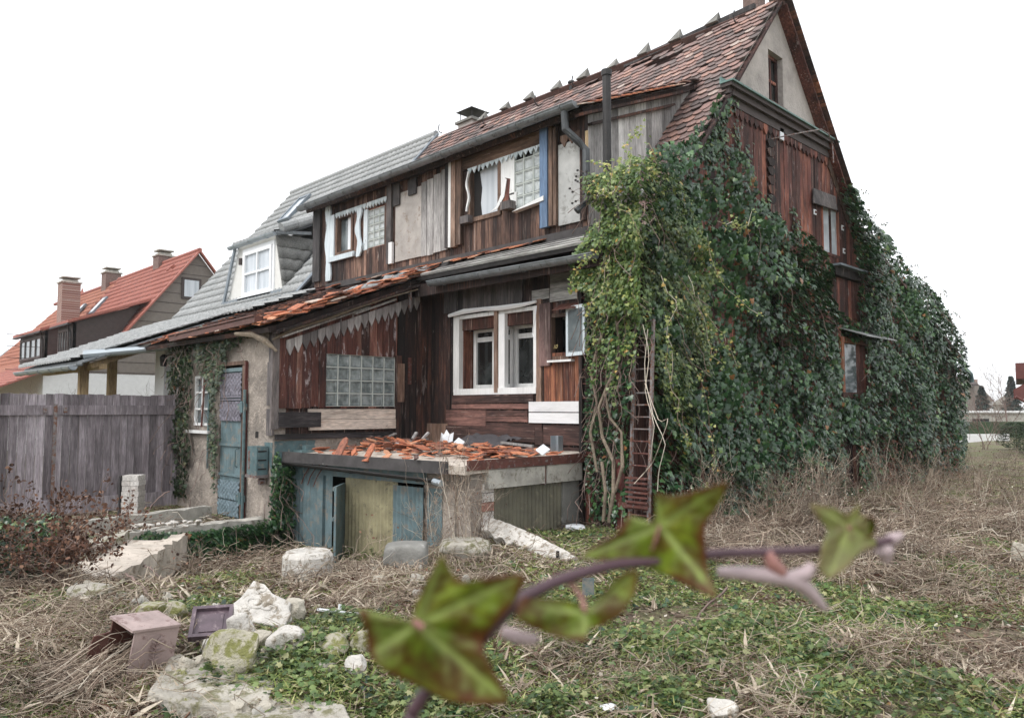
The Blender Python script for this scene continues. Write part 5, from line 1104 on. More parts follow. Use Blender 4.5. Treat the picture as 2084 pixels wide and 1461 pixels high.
def ivy_wall(root, W, polys, holes, n, size, mat, thick=(.08, .4), seed=1, clump=2.2, label_leaf='foliage', up=.5, zr=None, gapth=-.75, stems=60, kind='ivy', ybias=0, spread=1.0):
    """leaves over a wall: bulging shell bounded by outlines surveyed on the photograph"""
    allp = np.array([p for pl in polys for p in pl]); uv = np.array([W.uv(x, y, .15) for x, y in allp])
    u0, z0 = uv.min(0)-.1; u1, z1 = uv.max(0)+.1; out = []; tot = 0
    while tot < n:
        u = RNG.uniform(u0, u1, n); z = RNG.uniform(z0, z1, n)
        cn = cnoise(u, z, clump, seed)+.5*cnoise(u, z, clump*.4, seed+5); fine = cnoise(u, z, clump*3.5, seed+1)
        ph = z*1.15+.55*cnoise(u, z, 1.3, seed+7)+.4*cnoise(u, z*.3, 2.6, seed+9); saw = 1-np.mod(ph, 1.0); saw = saw*np.minimum(1, (1-saw)*9)
        dep = thick[0]+(thick[1]-thick[0])*np.clip(.12+.55*saw+.3*cn+.2*fine, 0, 1.3)
        d = dep*np.sqrt(RNG.uniform(.12, 1, n))*spread+RNG.normal(0, .015, n)
        dn = dep/thick[1]
        if W.ax == 'Y': p = np.stack([u, W.val-d, z], -1)
        else: p = np.stack([W.val+d, u, z], -1)
        q = S(p)+RNG.normal(0, 2.5, (n, 2)); ok = np.zeros(n, bool)
        for pl in polys: ok |= inpoly(q, pl)
        for pl in holes: ok &= ~inpoly(q, pl)
        ok &= (cn+.5*fine > gapth) | (RNG.random(n) < .35); ok &= z > -.75
        gx = (cnoise(u+.05, z, clump, seed)-cn)*8; gz = (cnoise(u, z+.05, clump, seed)-cn)*8
        k = -gx*.25; kz = up-gz*.3-.3*(saw-.5)
        nn_ = np.stack([k, -np.ones(n), kz], -1) if W.ax == 'Y' else np.stack([np.ones(n), k, kz], -1)
        out.append((p[ok], nn_[ok], dn[ok])); tot += ok.sum()
    p = np.concatenate([o[0] for o in out])[:n]; nn_ = np.concatenate([o[1] for o in out])[:n]+RNG.normal(0, .45, (n, 3))
    tip = np.tile([0, 0, -1.], (n, 1))+RNG.normal(0, .35, (n, 3))
    r = np.clip(RNG.beta(2, 2.6, n)+ybias, 0, .93); r = np.where(RNG.random(n) < .012, 1.0, r)
    leaves(label_leaf, p, nn_, tip, size*RNG.uniform(.35, 1.25, n)**.9, kind, mat, root, r)
    if stems:
        C = []; idx = RNG.integers(0, n, stems)
        for i in idx:
            a = p[i].copy(); b = a+[RNG.normal(0, .25), RNG.normal(0, .25), -RNG.uniform(.3, .9)]
            if W.ax == 'Y': b[1] = min(b[1], W.val-.03)
            else: b[0] = max(b[0], W.val+.03)
            C.append(curvepath(a, b, 7, .08))
        strands('stem', C, np.linspace(.003, .006, 7)[None], RNG.random(len(C)), M['twig'], root)['kind'] = 'stuff'
    return p

# ------------------------------------------------------------------ ivy on the gable and the rear lean-to
P1 = [(1462, 198), (1490, 200), (1488, 230), (1474, 262), (1464, 340), (1480, 335), (1493, 298), (1512, 310), (1530, 340), (1546, 395), (1565, 425), (1592, 440), (1600, 475), (1622, 470), (1650, 480), (1672, 505), (1696, 532), (1688, 600), (1712, 640), (1750, 655), (1750, 1010), (1560, 1045), (1325, 1075), (1330, 700), (1310, 520), (1310, 310), (1350, 290), (1400, 290), (1436, 235)]
P2 = [(1713, 362), (1742, 385), (1764, 440), (1808, 482), (1856, 555), (1908, 600), (1940, 655), (1962, 705), (1972, 770), (1967, 870), (1963, 975), (1745, 1010), (1745, 650), (1750, 560), (1737, 490), (1722, 430)]
H1 = [(1709, 690), (1768, 697), (1764, 800), (1714, 808)]; H2 = [(1722, 905), (1745, 900), (1757, 990), (1725, 1000)]
ivy = empty('wall_ivy', (-6.1, 12, 0)); tag(ivy, 'dense dark green ivy covering the gable wall and the rear lean-to', 'ivy')
ivy_wall(ivy, Wg, [P1, P2], [H1, H2], 27000, .098, M['ivy'], (.04, .8), 3, 2.4, stems=120, gapth=-.55)
ivy_wall(ivy, Wg, [P1, P2], [H1, H2], 15000, .09, M['ivy'], (.02, .14), 3, 2.0, 'inner_foliage', stems=0, gapth=-9)
# strands of ivy creeping up the boards
C = []; lp = []
for (x0, y0, x1, y1, n_) in ((1475, 330, 1500, 300, 40), (1500, 330, 1498, 250, 50), (1530, 360, 1520, 300, 40), (1620, 480, 1612, 425, 60), (1560, 430, 1556, 400, 40), (1475, 215, 1498, 200, 60), (1440, 330, 1456, 250, 120), (1470, 320, 1470, 230, 120)):
    a = np.array(P(x0, y0, X=XG+.05)); b = np.array(P(x1, y1, X=XG+.05)); c = curvepath(a, b, 7, .05); c[:, 0] = XG+.05; C.append(c)
    t_ = RNG.random(n_); pp = a+(b-a)*t_[:, None]+RNG.normal(0, .07, (n_, 3)); pp[:, 0] = XG+.05+abs(RNG.normal(0, .03, n_)); lp.append(pp)
lp = np.concatenate(lp); leaves('creeping_foliage', lp, np.tile([1, 0, .4], (len(lp), 1))+RNG.normal(0, .3, (len(lp), 3)), np.tile([0, 0, -1.], (len(lp), 1))+RNG.normal(0, .4, (len(lp), 3)), .075*RNG.uniform(.6, 1.1, len(lp)), 'ivy', M['ivy'], ivy)
strands('creeping_stem', C, .006, RNG.random(len(C)), M['twig'], ivy)
# free shoots against the sky along the lean-to outline
C = []; lp = []
for (x, y) in ((1735, 395), (1760, 430), (1790, 470), (1850, 545), (1880, 580), (1910, 600), (1935, 640), (1950, 690), (1955, 730), (1870, 560), (1830, 530), (1900, 640), (1950, 750)):
    a = np.array(P(x, y, X=XG+.2)); dr = np.array([.1, RNG.uniform(.3, 1), RNG.uniform(-.1, .45)]); b = a+dr*RNG.uniform(.25, .75); c = curvepath(a, b, 7, .08, -.03); C.append(c)
    m_ = 22; t_ = RNG.integers(1, 7, m_); lp.append(c[t_]+RNG.normal(0, .03, (m_, 3)))
lp = np.concatenate(lp); leaves('shoot_leaves', lp, RNG.normal(0, 1, (len(lp), 3))+[.6, -.3, .5], RNG.normal(0, 1, (len(lp), 3)), .05*RNG.uniform(.6, 1.1, len(lp)), 'oval', M['ivy_dull'], ivy)
strands('shoot', C, .005, RNG.random(len(C)), M['twig'], ivy)
# dried leaves in the lower right of the ivy
ivy_wall(ivy, Wall('X', XG+.25), [[(1750, 900), (1950, 880), (1955, 990), (1750, 1010)]], [], 900, .07, M['straw_dark'], (.1, .4), 8, 2, 'dead_leaves', stems=30)

# yellow green climber round the front corner
PB = [(1185, 360), (1235, 350), (1290, 318), (1335, 325), (1368, 345), (1395, 380), (1420, 450), (1452, 520), (1470, 560), (1440, 600), (1462, 690), (1440, 700), (1452, 760), (1405, 770), (1420, 830), (1395, 960), (1372, 900), (1352, 800), (1310, 690), (1290, 640), (1225, 640), (1195, 590), (1165, 590), (1160, 530), (1190, 480), (1225, 440), (1195, 400)]
cl = empty('corner_climber', (-6.0, 8.1, 0)); tag(cl, 'yellow green ivy tumbling over the front corner of the derelict house', 'climber')
ivy_wall(cl, Wall('Y', 7.95), [[(x, y) for x, y in PB]], [[(1300, 0), (3000, 0), (3000, 1500), (1300, 1500)]], 5200, .058, M['ivy_yellow'], (.05, .45), 11, 3, stems=30, ybias=.03, gapth=-1.3)
ivy_wall(cl, Wall('X', -6.05), [[(x, y) for x, y in PB]], [[(0, 0), (1285, 0), (1285, 1500), (0, 1500)]], 7500, .06, M['ivy_yellow'], (.05, .5), 12, 3, stems=30, ybias=.03, gapth=-1.3)
ivy_wall(cl, Wall('Y', 8.12), [[(1190, 600), (1330, 640), (1330, 1060), (1195, 1060), (1190, 800)]], [[(1262, 700), (1330, 700), (1330, 1060), (1262, 1060)]], 1000, .062, M['ivy'], (.02, .2), 13, 3.2, 'lower_foliage', stems=60, gapth=-.1)
ivy_wall(cl, Wall('Y', 8.12), [[(1240, 640), (1285, 650), (1275, 1060), (1235, 1060)]], [], 700, .07, M['ivy'], (.05, .3), 15, 3.2, 'lower_foliage', stems=20)
C = []; lp = []
for (x0, y0, x1, y1) in ((1440, 480, 1545, 640), (1400, 560, 1470, 740), (1380, 700, 1440, 990), (1360, 700, 1400, 900), (1420, 600, 1500, 745), (1345, 560, 1365, 780), (1230, 470, 1160, 590), (1240, 520, 1200, 640), (1310, 500, 1250, 330), (1240, 400, 1205, 330), (1260, 380, 1215, 400), (1460, 450, 1530, 430), (1330, 340, 1320, 290), (1280, 350, 1300, 260)):
    w_ = Wall('X', -5.5) if x0 > 1300 else Wall('Y', 7.6); a = np.array(w_.pt(*w_.uv(x0, y0))); b = np.array(w_.pt(*w_.uv(x1, y1))); c = curvepath(a, b, 12, .12, .03); C.append(c)
    m_ = 60; t_ = RNG.integers(1, 12, m_); lp.append(c[t_]+RNG.normal(0, .035, (m_, 3)))
lp = np.concatenate(lp); leaves('shoot_leaves', lp, RNG.normal(0, .5, (len(lp), 3))+[.5, -.5, .5], RNG.normal(0, .5, (len(lp), 3))+[0, 0, -1], .045*RNG.uniform(.6, 1.2, len(lp)), 'ivy', M['ivy_yellow'], cl, np.clip(RNG.uniform(.5, 1, len(lp)), 0, 1))
strands('shoot', C, .005, RNG.random(len(C)), M['straw'], cl)
mb = MB()
for pts, r0 in (([(1240, 1062), (1252, 1000), (1246, 940), (1225, 890), (1222, 830), (1240, 770), (1262, 720), (1258, 650), (1235, 590)], .04), ([(1252, 1000), (1270, 950), (1262, 880), (1240, 850), (1235, 800)], .03), ([(1215, 960), (1205, 880), (1212, 820), (1202, 760), (1222, 700), (1240, 640), (1255, 560)], .028), ([(1228, 1060), (1236, 1000), (1222, 940)], .03)):
    mb.tube([Wf.pt(*Wf.uv(x, y, .36), .36+.04*math.sin(k*2)) for k, (x, y) in enumerate(pts)], [r0*.72*(1-.05*k)*random.uniform(.8, 1.25) for k in range(len(pts))], 8)
mb.build('trunk', M['bark'], cl)
C = []
for k in range(60):
    x = random.uniform(1195, 1300); y = random.uniform(640, 1050); a = np.array(Wf.pt(*Wf.uv(x, y, .2), random.uniform(.08, .35))); b = a+[random.gauss(0, .15), random.gauss(0, .06), random.gauss(0, .35)]; C.append(curvepath(a, b, 8, .12))
strands('tangled_shoots', C, .0045, RNG.random(len(C)), M['straw'], cl)
C = []
for pts in (((1308, 660), (1322, 720), (1312, 800), (1332, 860), (1322, 950), (1290, 985)), ((1318, 670), (1310, 760), (1330, 850), (1355, 900), (1340, 960), (1338, 1000)), ((1312, 780), (1342, 860), (1362, 850), (1330, 940), (1305, 970))):
    pts = [Wf.pt(*Wf.uv(x, y, .5), .5) for x, y in pts]; pts = np.array(pts); tt = np.linspace(0, len(pts)-1, 14); C.append(np.stack([np.interp(tt, np.arange(len(pts)), pts[:, k]) for k in range(3)], -1))
strands('pale_tendril', C, .006, [.9, .95, .8], M['straw'], cl)
# berries against the panel
mb = MB(); rb = []
for k in range(12):
    x, y = 1158+random.uniform(0, 45), 335+random.uniform(0, 90); c = np.array(Wf.pt(*Wf.uv(x, y, .7), .7)); mb.obox(c, (.011, 0, 0), (0, .011, 0), (0, 0, .011)); rb.append(c)
mb.build('seed_heads', M['iron_black'], cl)['kind'] = 'stuff'
strands('seed_stalks', [curvepath(c, np.array(Wf.pt(*Wf.uv(1215, 400, .5), .5)), 6, .08) for c in rb], .003, RNG.random(len(rb)), M['twig'], cl)

ivy_wall(cl, Wall('Y', 7.98), [[(1190, 560), (1300, 600), (1290, 760), (1262, 700), (1248, 820), (1225, 720), (1205, 790), (1192, 700)]], [], 1100, .055, M['ivy_yellow'], (.02, .3), 17, 4, 'hanging_foliage', stems=20)
# trellis and ladder at the corner
tr = empty('wire_trellis', (-6.6, 8.2, 0)); tag(tr, 'rusty wire trellis under the climber at the house corner', 'trellis')
for k in range(15):
    z = .35+k*.2; mb = MB(); mb.tube([(-6.95, 8.15, z), (-6.3, 8.15, z+random.uniform(-.02, .02))], .008, 5); mb.build('wire', M['rust'], tr)
for x in (-6.95, -6.32): mb = MB(); mb.box(x-.03, x+.03, 8.13, 8.19, -.1, 3.4); mb.build('post', M['rust'] if x > -6.5 else M['wood_dark'], tr)
ld_ = empty('rusty_ladder', (-6.1, 8.0, 0)); tag(ld_, 'tall narrow rusty iron ladder leaning in the ivy at the house corner', 'ladder')
WL = Wall('Y', 8.0); xa, _ = WL.uv(1283, 850); xb, _ = WL.uv(1321, 850); zb, zt_ = -.05, WL.uv(1300, 650)[1]
for x in (xa, xb): mb = MB(); mb.bar((x, 7.95, zb), (x, 8.12, zt_), .03, .045, (0, 1, 0)); mb.build('rail', M['rust_light'], ld_)
for k in range(19): z = .1+k*.155; mb = MB(); y = 7.95+.17*(z-zb)/(zt_-zb); mb.tube([(xa, y, z), (xb, y, z)], .011, 6); mb.build('rung', M['rust_light'] if k > 7 else M['rust'], ld_)
mb = MB()
for k in range(7): z = .35+k*.06; mb.box(xa-.02, xb+.02, 7.9, 7.93, z, z+.025)
mb.box(xa-.16, xb, 7.93, 7.95, .33, .4); mb.build('grille', M['rust'], ld_)
mb = MB(); mb.box(xa-.24, xa-.14, 7.98, 8.05, -.1, .95); tag(mb.build('red_post', M['red_eaves']), 'short dark red post left of the ladder', 'post')

# ivy on the side extension and other walls
iv2 = empty('wall_ivy', (-14, 5.3, 0)); tag(iv2, 'straggling ivy hanging over the left end of the plastered extension wall', 'ivy')
ivy_wall(iv2, We, [[(345, 690), (388, 690), (392, 760), (380, 850), (385, 930), (375, 1010), (325, 1010), (315, 930), (345, 830), (342, 760)]], [], 2400, .075, M['ivy_dull'], (.03, .3), 21, 3, stems=60, ybias=-.05)
ivy_wall(iv2, We, [[(350, 678), (520, 655), (500, 690), (462, 715), (455, 760), (440, 790), (436, 820), (442, 900), (436, 1000), (425, 900), (428, 800), (402, 740), (395, 705)]], [], 1700, .065, M['ivy_dull'], (.02, .2), 22, 3, 'foliage', stems=40)
iv3 = empty('wall_ivy', (-10.5, 5.7, 0)); tag(iv3, 'low ivy climbing between the plastered corner and the teal shed sheet', 'ivy')
ivy_wall(iv3, Wall('X', -10.58), [[(548, 1075), (556, 950), (565, 915), (575, 960), (585, 940), (600, 950), (600, 1075)]], [], 900, .06, M['ivy'], (.02, .25), 23, 3, stems=20)

# ------------------------------------------------------------------ terrace: low walls, pillar, slabs
def prism_px(name, pxs, base, n, th, mat, label=None, cat=None, group=None, parent=None, bev=.012):
    """a flat piece lying in a tilted plane through base with normal n, given its outline; th thick"""
    n = np.array(n, float); n /= np.linalg.norm(n); mb = MB(); pts = [PN(x, y, base, n) for x, y in pxs]; mb.prism(pts, -n*th)
    o = mb.build(name, mat, parent); b = o.modifiers.new('b', 'BEVEL'); b.width = bev; b.segments = 2
    sb = o.modifiers.new('s', 'SUBSURF'); sb.subdivision_type = 'SIMPLE'; sb.levels = 4; sb.render_levels = 4
    tx = bpy.data.textures.get('rough') or bpy.data.textures.new('rough', 'CLOUDS'); tx.noise_scale = .09
    dm = o.modifiers.new('d', 'DISPLACE'); dm.texture = tx; dm.strength = .016; dm.mid_level = .5; dm.texture_coords = 'GLOBAL'
    if label: tag(o, label, cat, group)
    return o
def rough_box(name, p, q, w_, z0, z1, mat, label, cat, group=None):
    p, q = np.array([*p, 0.]), np.array([*q, 0.]); mb = MB(); d = q-p; L = np.linalg.norm(d); d /= L; s_ = np.array([-d[1], d[0], 0])*w_/2
    nseg = max(2, int(L/.12)); mb.v = []; N_ = []
    for i in range(nseg+1):
        c = p+d*L*i/nseg; j = lambda a: random.uniform(-a, a)
        for (sx, zz) in ((-1, z0), (-1, z1), (-.5, z1), (.5, z1), (1, z1), (1, z0)): N_.append(tuple(c+s_*sx*(1+j(.08))+np.array([0, 0, zz+j(.018)])))
    mb.v = N_
    for i in range(nseg):
        for k in range(6): a = i*6+k; b = i*6+(k+1) % 6; mb.f.append((a, b, b+6, a+6)); mb.r.append(.5); mb.m.append(0)
    mb.f += [tuple(range(6)), tuple(range(nseg*6+5, nseg*6-1, -1))]; mb.r += [.5, .5]; mb.m += [0, 0]
    return tag(mb.build(name, mat), label, cat, group)
rough_box('retaining_wall', (-10.85, 5.4), (-10.85, 3.45), .3, -.75, -.02, M['concrete'], 'long low retaining wall with ivy below the teal door', 'wall')
rough_box('concrete_block', (-10.75, 3.3), (-9.75, 2.55), .38, -.5, .0, M['slab_grime'], 'broad grimy concrete block at the left end of the low retaining wall', 'block')
a, b = G(150, 1090), G(425, 1055)
rough_box('concrete_kerb', a[:2], b[:2], .14, -.4, .06, M['concrete'], 'long straight concrete kerb running behind the retaining wall to the white brick pillar', 'kerb')
rough_box('garden_path', G(60, 1190)[:2], G(330, 1085)[:2], .9, -.5, -.1, M['sand'], 'broken concrete path slab strewn with chips between kerb and retaining wall', 'path slab')
pl = empty('brick_pillar', tuple(G(270, 1052))); tag(pl, 'short pillar of whitewashed bricks standing by the kerb', 'pillar')
c = G(270, 1052); mb = MB()
dd1 = np.array([-math.cos(YAW-.5), math.sin(YAW-.5), 0])*.5
for k in range(8):
    for j in (0, 1):
        o_ = (.0 if k % 2 else .05)*(1 if j else -1); ctr = c+RT*(-.068+.136*j)*(.9 if k % 2 else 1.05)+[0, 0, .04+k*.085]
        mb.obox(ctr, RT*.066, FW*.12, (0, 0, .039), random.uniform(0, .7))
mb.build('brick_course', M['brick_white'], pl)
mb = MB(); mb.obox(c+[0, 0, .33], RT*.125, FW*.11, (0, 0, .33)); mb.build('mortar_core', M['concrete'], pl); mb = MB(); mb.obox(c-RT*.165+[0, 0, .33], RT*.012, FW*.14, (0, 0, .34)); mb.build('dark_strip', M['felt'], pl)
for k in range(26):
    g_ = np.array([-10.85+random.gauss(0, .1), random.uniform(3.5, 4.5), .0+random.uniform(0, .05)]); rock_obj('rubble', tuple(g_), (.05, .06, .03), M['concrete_white'], k+40, 'white plaster lump in the pile on top of the retaining wall', 'rubble', 'plaster rubble on the retaining wall', 2, .3, random.random()*3)

# ------------------------------------------------------------------ stones and junk
def rk(name, x0, y0, x1, y1, mat, label, cat='stone', seed=1, depth=.8, lift=0, rough=.3, group=None):
    g_ = G((x0+x1)/2, y1-4); dist = (g_-OO)@CF; w_ = (x1-x0)/FPX*dist/2; h = (y1-y0)/FPX*dist/2
    o = rock_obj(name, (g_[0]+FW[0]*w_*.5, g_[1]+FW[1]*w_*.5, g_[2]+h*.8+lift), (w_*1.3, w_*1.3*depth, h*1.32), mat, seed, label, cat, group, 4, rough, math.atan2(RT[1], RT[0]))
    return o
rk('boulder', 402, 1292, 520, 1388, M['stone_moss'], 'large mossy notched stone lying on the flat slab', seed=3, lift=.02, rough=.42)
rk('stone', 461, 1250, 514, 1322, M['concrete_white'], 'upright white chipped stone in front of the ornamented slab', seed=5)
rk('stone', 500, 1286, 548, 1328, M['stone_tan'], 'small smooth tan stone between two white stones', seed=6)
rk('stone', 541, 1282, 613, 1342, M['concrete_white'], 'white angular stone right of the small tan stone', seed=8)
rk('boulder', 576, 1222, 619, 1272, M['stone_tan'], 'grey brown stone wedged behind the ornamented slab', seed=9)
rk('stone', 268, 1232, 330, 1268, M['stone_moss'], 'flat yellow mossy stone above the open box', seed=11)
rk('stone', 322, 1230, 374, 1264, M['stone_moss'], 'round mossy stone right of the flat yellow mossy one', seed=12)
rk('boulder', 780, 1105, 868, 1162, M['concrete_dark'], 'big rounded grey boulder before the teal shed', seed=14, rough=.12)
rk('boulder', 892, 1102, 998, 1142, M['slab_grime'], 'long greenish boulder left of the scalloped concrete slab', seed=15, rough=.15)
rk('stone', 700, 1338, 748, 1382, M['concrete_white'], 'white stone behind the stem of the foreground ivy', seed=17)
rk('stone', 713, 1284, 775, 1332, M['stone_moss'], 'greenish stone beside the big foreground ivy leaf', seed=18)
rk('stone', 636, 1298, 715, 1334, M['stone_moss'], 'low mossy stone under dry grass', seed=19)
rk('stone', 834, 1170, 868, 1205, M['slab_grime'], 'small block of stone above the big foreground leaf', seed=20)
rk('stone', 140, 1194, 212, 1226, M['slab_grime'], 'small pale block below the broad concrete block', seed=21)
rk('stone', 1448, 1430, 1508, 1474, M['concrete_white'], 'pale jagged stone at the bottom edge of the picture', seed=22)
rk('chip', 1222, 1437, 1258, 1453, M['plastic_white'], 'flat white chip lying in the grass near the bottom edge', seed=23)
rk('chip', 1152, 1072, 1192, 1084, M['plastic_white'], 'white plank shaped chip near the foot of the shed wall', seed=24)
rk('stone', 2066, 1098, 2100, 1150, M['stone_tan'], 'sandy stone at the right edge of the picture', seed=25)
rk('stone', 1936, 1122, 1962, 1136, M['concrete_white'], 'white stone in the sandy patch at the right', seed=26)
for k in range(14):
    x, y = random.uniform(385, 470), random.uniform(1212, 1262); rk('shard', x, y, x+random.uniform(8, 22), y+random.uniform(6, 14), M['concrete_white'], 'white plaster shard scattered left of the ornamented slab', 'shard', 60+k, group='plaster shards by the ornamented slab')
for k in range(16):
    x, y = random.choice(((520, 1350), (200, 1120), (1080, 1060), (350, 1390), (1700, 1200), (700, 1300))); x += random.gauss(0, 50); y += random.gauss(0, 14); w_ = random.uniform(8, 20); rk('pebble', x, y, x+w_, y+w_*.6, M['stone_tan'], 'small tan pebble lying loose in the weeds', 'pebble', 80+k, group='loose pebbles in the weeds')
for k in range(90):
    cx, cy, sx, sy = random.choice(((470, 1300, 60, 25), (600, 1330, 70, 25), (380, 1340, 50, 25), (640, 1260, 50, 25), (250, 1200, 60, 20), (760, 1180, 90, 20), (430, 1430, 120, 15))); x, y = random.gauss(cx, sx), random.gauss(cy, sy); w_ = random.uniform(9, 34)*(1+(y-1200)/400)
    o = rk('concrete_lump', x, y, x+w_, y+w_*random.uniform(.5, .8), M[random.choice(('stone_tan', 'slab_grime', 'concrete', 'stone_moss'))], 'small broken lump of dirty concrete in the rubble at the lower left', 'concrete lump', 100+k, group='small concrete lumps in the rubble', rough=.45)
    o.rotation_euler = (random.gauss(0, .5), random.gauss(0, .5), random.uniform(0, 6)); o.data.polygons.foreach_set('use_smooth', np.zeros(len(o.data.polygons), bool))
# ornamented slab fragment
bp = G(530, 1276)+[0, 0, .03]; nv = np.array([0, 0, 1.])*.72-FW*.55+RT*.05
o = prism_px('ornament_slab', [(516, 1180), (538, 1186), (553, 1205), (575, 1214), (593, 1224), (588, 1236), (593, 1248), (577, 1276), (511, 1264), (468, 1246), (476, 1226), (499, 1203)], bp, nv, .09, M['concrete_white'], 'broken white stone slab with carved curls leaning on the rubble', 'stone slab')
nv /= np.linalg.norm(nv); mb = MB()
for (cx, cy, r0, tn, k0) in ((520, 1225, 24, 1.7, 0), (545, 1235, 20, -1.6, 1), (533, 1200, 15, 1.3, 2), (500, 1240, 13, 1.5, 1)):
    pts = []
    for i in range(22): t_ = i/21; a = k0+tn*2*math.pi*t_*.8; r_ = r0*(1-.75*t_); pts.append(PN(cx+r_*math.cos(a), cy+r_*.55*math.sin(a), bp, nv)+nv*.0)
    mb.tube(pts, .010, 6)
mb.build('carved_curl', M['concrete_white'], o)
# flat slabs and the scalloped beam
prism_px('flat_slab', [(300, 1408), (338, 1348), (400, 1335), (470, 1350), (560, 1385), (545, 1425), (470, 1436), (380, 1430)], G(430, 1420)+[0, 0, .06], (0, 0, 1), .12, M['slab_grime'], 'large grimy flat slab under the mossy notched stone', 'stone slab')
prism_px('flat_slab', [(440, 1445), (560, 1415), (700, 1430), (720, 1475), (560, 1490), (450, 1475)], G(560, 1445)+[0, 0, .03], (0, 0, 1), .1, M['slab_grime'], 'second flat slab half buried below the first at the bottom edge', 'stone slab')
bp = G(1060, 1130)+[0, 0, .0]
prism_px('scalloped_beam', [(997, 1051), (1040, 1066), (1095, 1090), (1150, 1118), (1176, 1134), (1150, 1145), (1120, 1136), (1108, 1140), (1096, 1124), (1082, 1130), (1070, 1114), (1056, 1120), (1044, 1103), (1031, 1107), (1020, 1091), (1006, 1095), (995, 1080), (977, 1078), (984, 1064)], G(1150, 1140)+[0, 0, .04], np.array([0, 0, 1])*.8-FW*.45-RT*.35, .1, M['concrete_white'], 'long pale concrete piece with a scalloped lower edge lying before the shed', 'concrete piece')
g_ = G(626, 1172); mb = MB(); mb.tube([g_+[0, 0, -.2], g_+[0, 0, .2], g_+[0, 0, .24]], [.25, .24, .21], 28); o = mb.build('concrete_stub', M['concrete_white']); tag(o, 'squat round concrete stub among dry stalks before the shed', 'concrete stub')
# open pink box lying on its side
bx = empty('open_box', tuple(G(300, 1380))); tag(bx, 'faded pink metal box lying open with a pressed leaf pattern', 'box')
g_ = G(262, 1388); U3 = np.array([.13, .12, .98]); U3 /= np.linalg.norm(U3)
d1 = RT*.6+FW*.8; d1 -= U3*(d1@U3); d1 /= np.linalg.norm(d1); d2 = np.cross(U3, d1)      # d1 along the visible side, d2 back
h_, l_, w_ = .27, .27, .26; c0 = g_-RT*.02+U3*.015
A_ = lambda a, b, c_: c0+d1*a*l_+d2*b*w_+U3*c_*h_
mb = MB(); mb.prism([A_(0, 0, 0), A_(1, 0, 0), A_(1, 0, 1), A_(0, 0, 1)], d2*.012); mb.build('side_panel', M['pink_box'], bx)
mb = MB(); mb.prism([A_(-.1, -.06, 1.01), A_(1, -.05, 1.01), A_(1, 1, 1.01), A_(-.1, 1, 1.01)], U3*.014+d1*0); mb.build('top_panel', M['pink_box'], bx)
mb = MB(); mb.prism([A_(0, 1, 0), A_(1, 1, 0), A_(1, 1, 1), A_(0, 1, 1)], d2*.012); mb.prism([A_(1, .05, 0), A_(1, .99, 0), A_(1, .99, 1), A_(1, .05, 1)], -d1*.012); mb.prism([A_(0, .05, .0), A_(.95, .05, 0), A_(.95, .98, 0), A_(0, .98, 0)], U3*.012); mb.build('inner_panel', M['inner_brown'], bx)
mb = MB(); mb.prism([A_(-.02, 1, .15), A_(-.35, 1.15, .1), A_(-.3, 1.1, .6), A_(-.02, 1, .7)], d2*.01); mb.build('flap', M['inner_brown'], bx)
mb = MB(); mb.tube([A_(.55, -.01, .15), A_(.5, -.02, .5), A_(.6, -.02, .85)], .005, 5)
for k in range(6):
    z = .3+k*.09; mb.prism([A_(.52, -.02, z), A_(.40, -.02, z+.09), A_(.50, -.02, z+.06)], -d2*.006); mb.prism([A_(.52, -.02, z), A_(.68, -.02, z+.07), A_(.54, -.02, z+.06)], -d2*.006)
mb.build('pressed_leaf', M['pink_box'], bx)
# dark tray
g_ = G(430, 1302)+[0, 0, .09]; e1 = RT*.93+FW*.25; e1 /= np.linalg.norm(e1); e3 = np.array([0, 0, .85])-FW*.5+RT*.12; e3 -= e1*(e3@e1); e3 /= np.linalg.norm(e3); e2 = np.cross(e3, e1)
t_o = empty('dark_tray', tuple(g_)); tag(t_o, 'dark plum coloured rectangular tray propped beside the ornamented slab', 'tray')
mb = MB(); mb.obox(g_, e1*.125, e2*.13, e3*.025); mb.build('base', M['tray'], t_o)
mb = MB(); 
for s_ in (-1, 1): mb.obox(g_+e1*.113*s_+e3*.032, e1*.012, e2*.13, e3*.02); mb.obox(g_+e2*.118*s_+e3*.032, e1*.10, e2*.012, e3*.0195)
mb.obox(g_+e3*.026, e1*.07, e2*.075, e3*.006); mb.build('rim', M['tray'], t_o)
# pale metal cross bar
g_ = G(690, 1262)+[0, 0, .06]; mb = MB(); mb.bar(g_-RT*.16+[0, 0, .02], g_+RT*.2-[0, 0, .02], .03, .012); mb.bar(g_-[0, 0, .05], g_+[0, 0, .05]+FW*.03, .02, .012, (1, 0, 0)); tag(mb.build('cross_bar', M['plastic_white']), 'small pale metal cross bar lying in the grass left of the big leaf', 'metal bar')
g_ = G(1197, 1215); mb = MB(); mb.obox(g_+[0, 0, .06], RT*.05, FW*.02, (0, 0, .1)); tag(mb.build('blue_stake', M['teal']), 'short teal stake behind the foreground twig', 'stake')
g_ = G(1135, 1140); mb = MB(); mb.tube([g_, g_+[0, 0, .1]], .02, 6); tag(mb.build('black_stub', M['iron_black']), 'small black pipe stub by the end of the scalloped concrete piece', 'pipe stub')
g_ = G(1860, 1185); 
for (x, y, w2) in ((1985, 1000, 30), (1885, 1000, 12)):
    g_ = G(x, y+8); mb = MB(); mb.tube([g_+[0, 0, -.1], g_+[.05, 0, .25], g_+[.1, .05, .5]], [.05, .07, .03], 7); tag(mb.build('tree_stump', M['bark']), 'dark rotten stump in the brush, '+('the broader one at the right' if w2 == 30 else 'the thin one nearer the ivy'), 'stump')

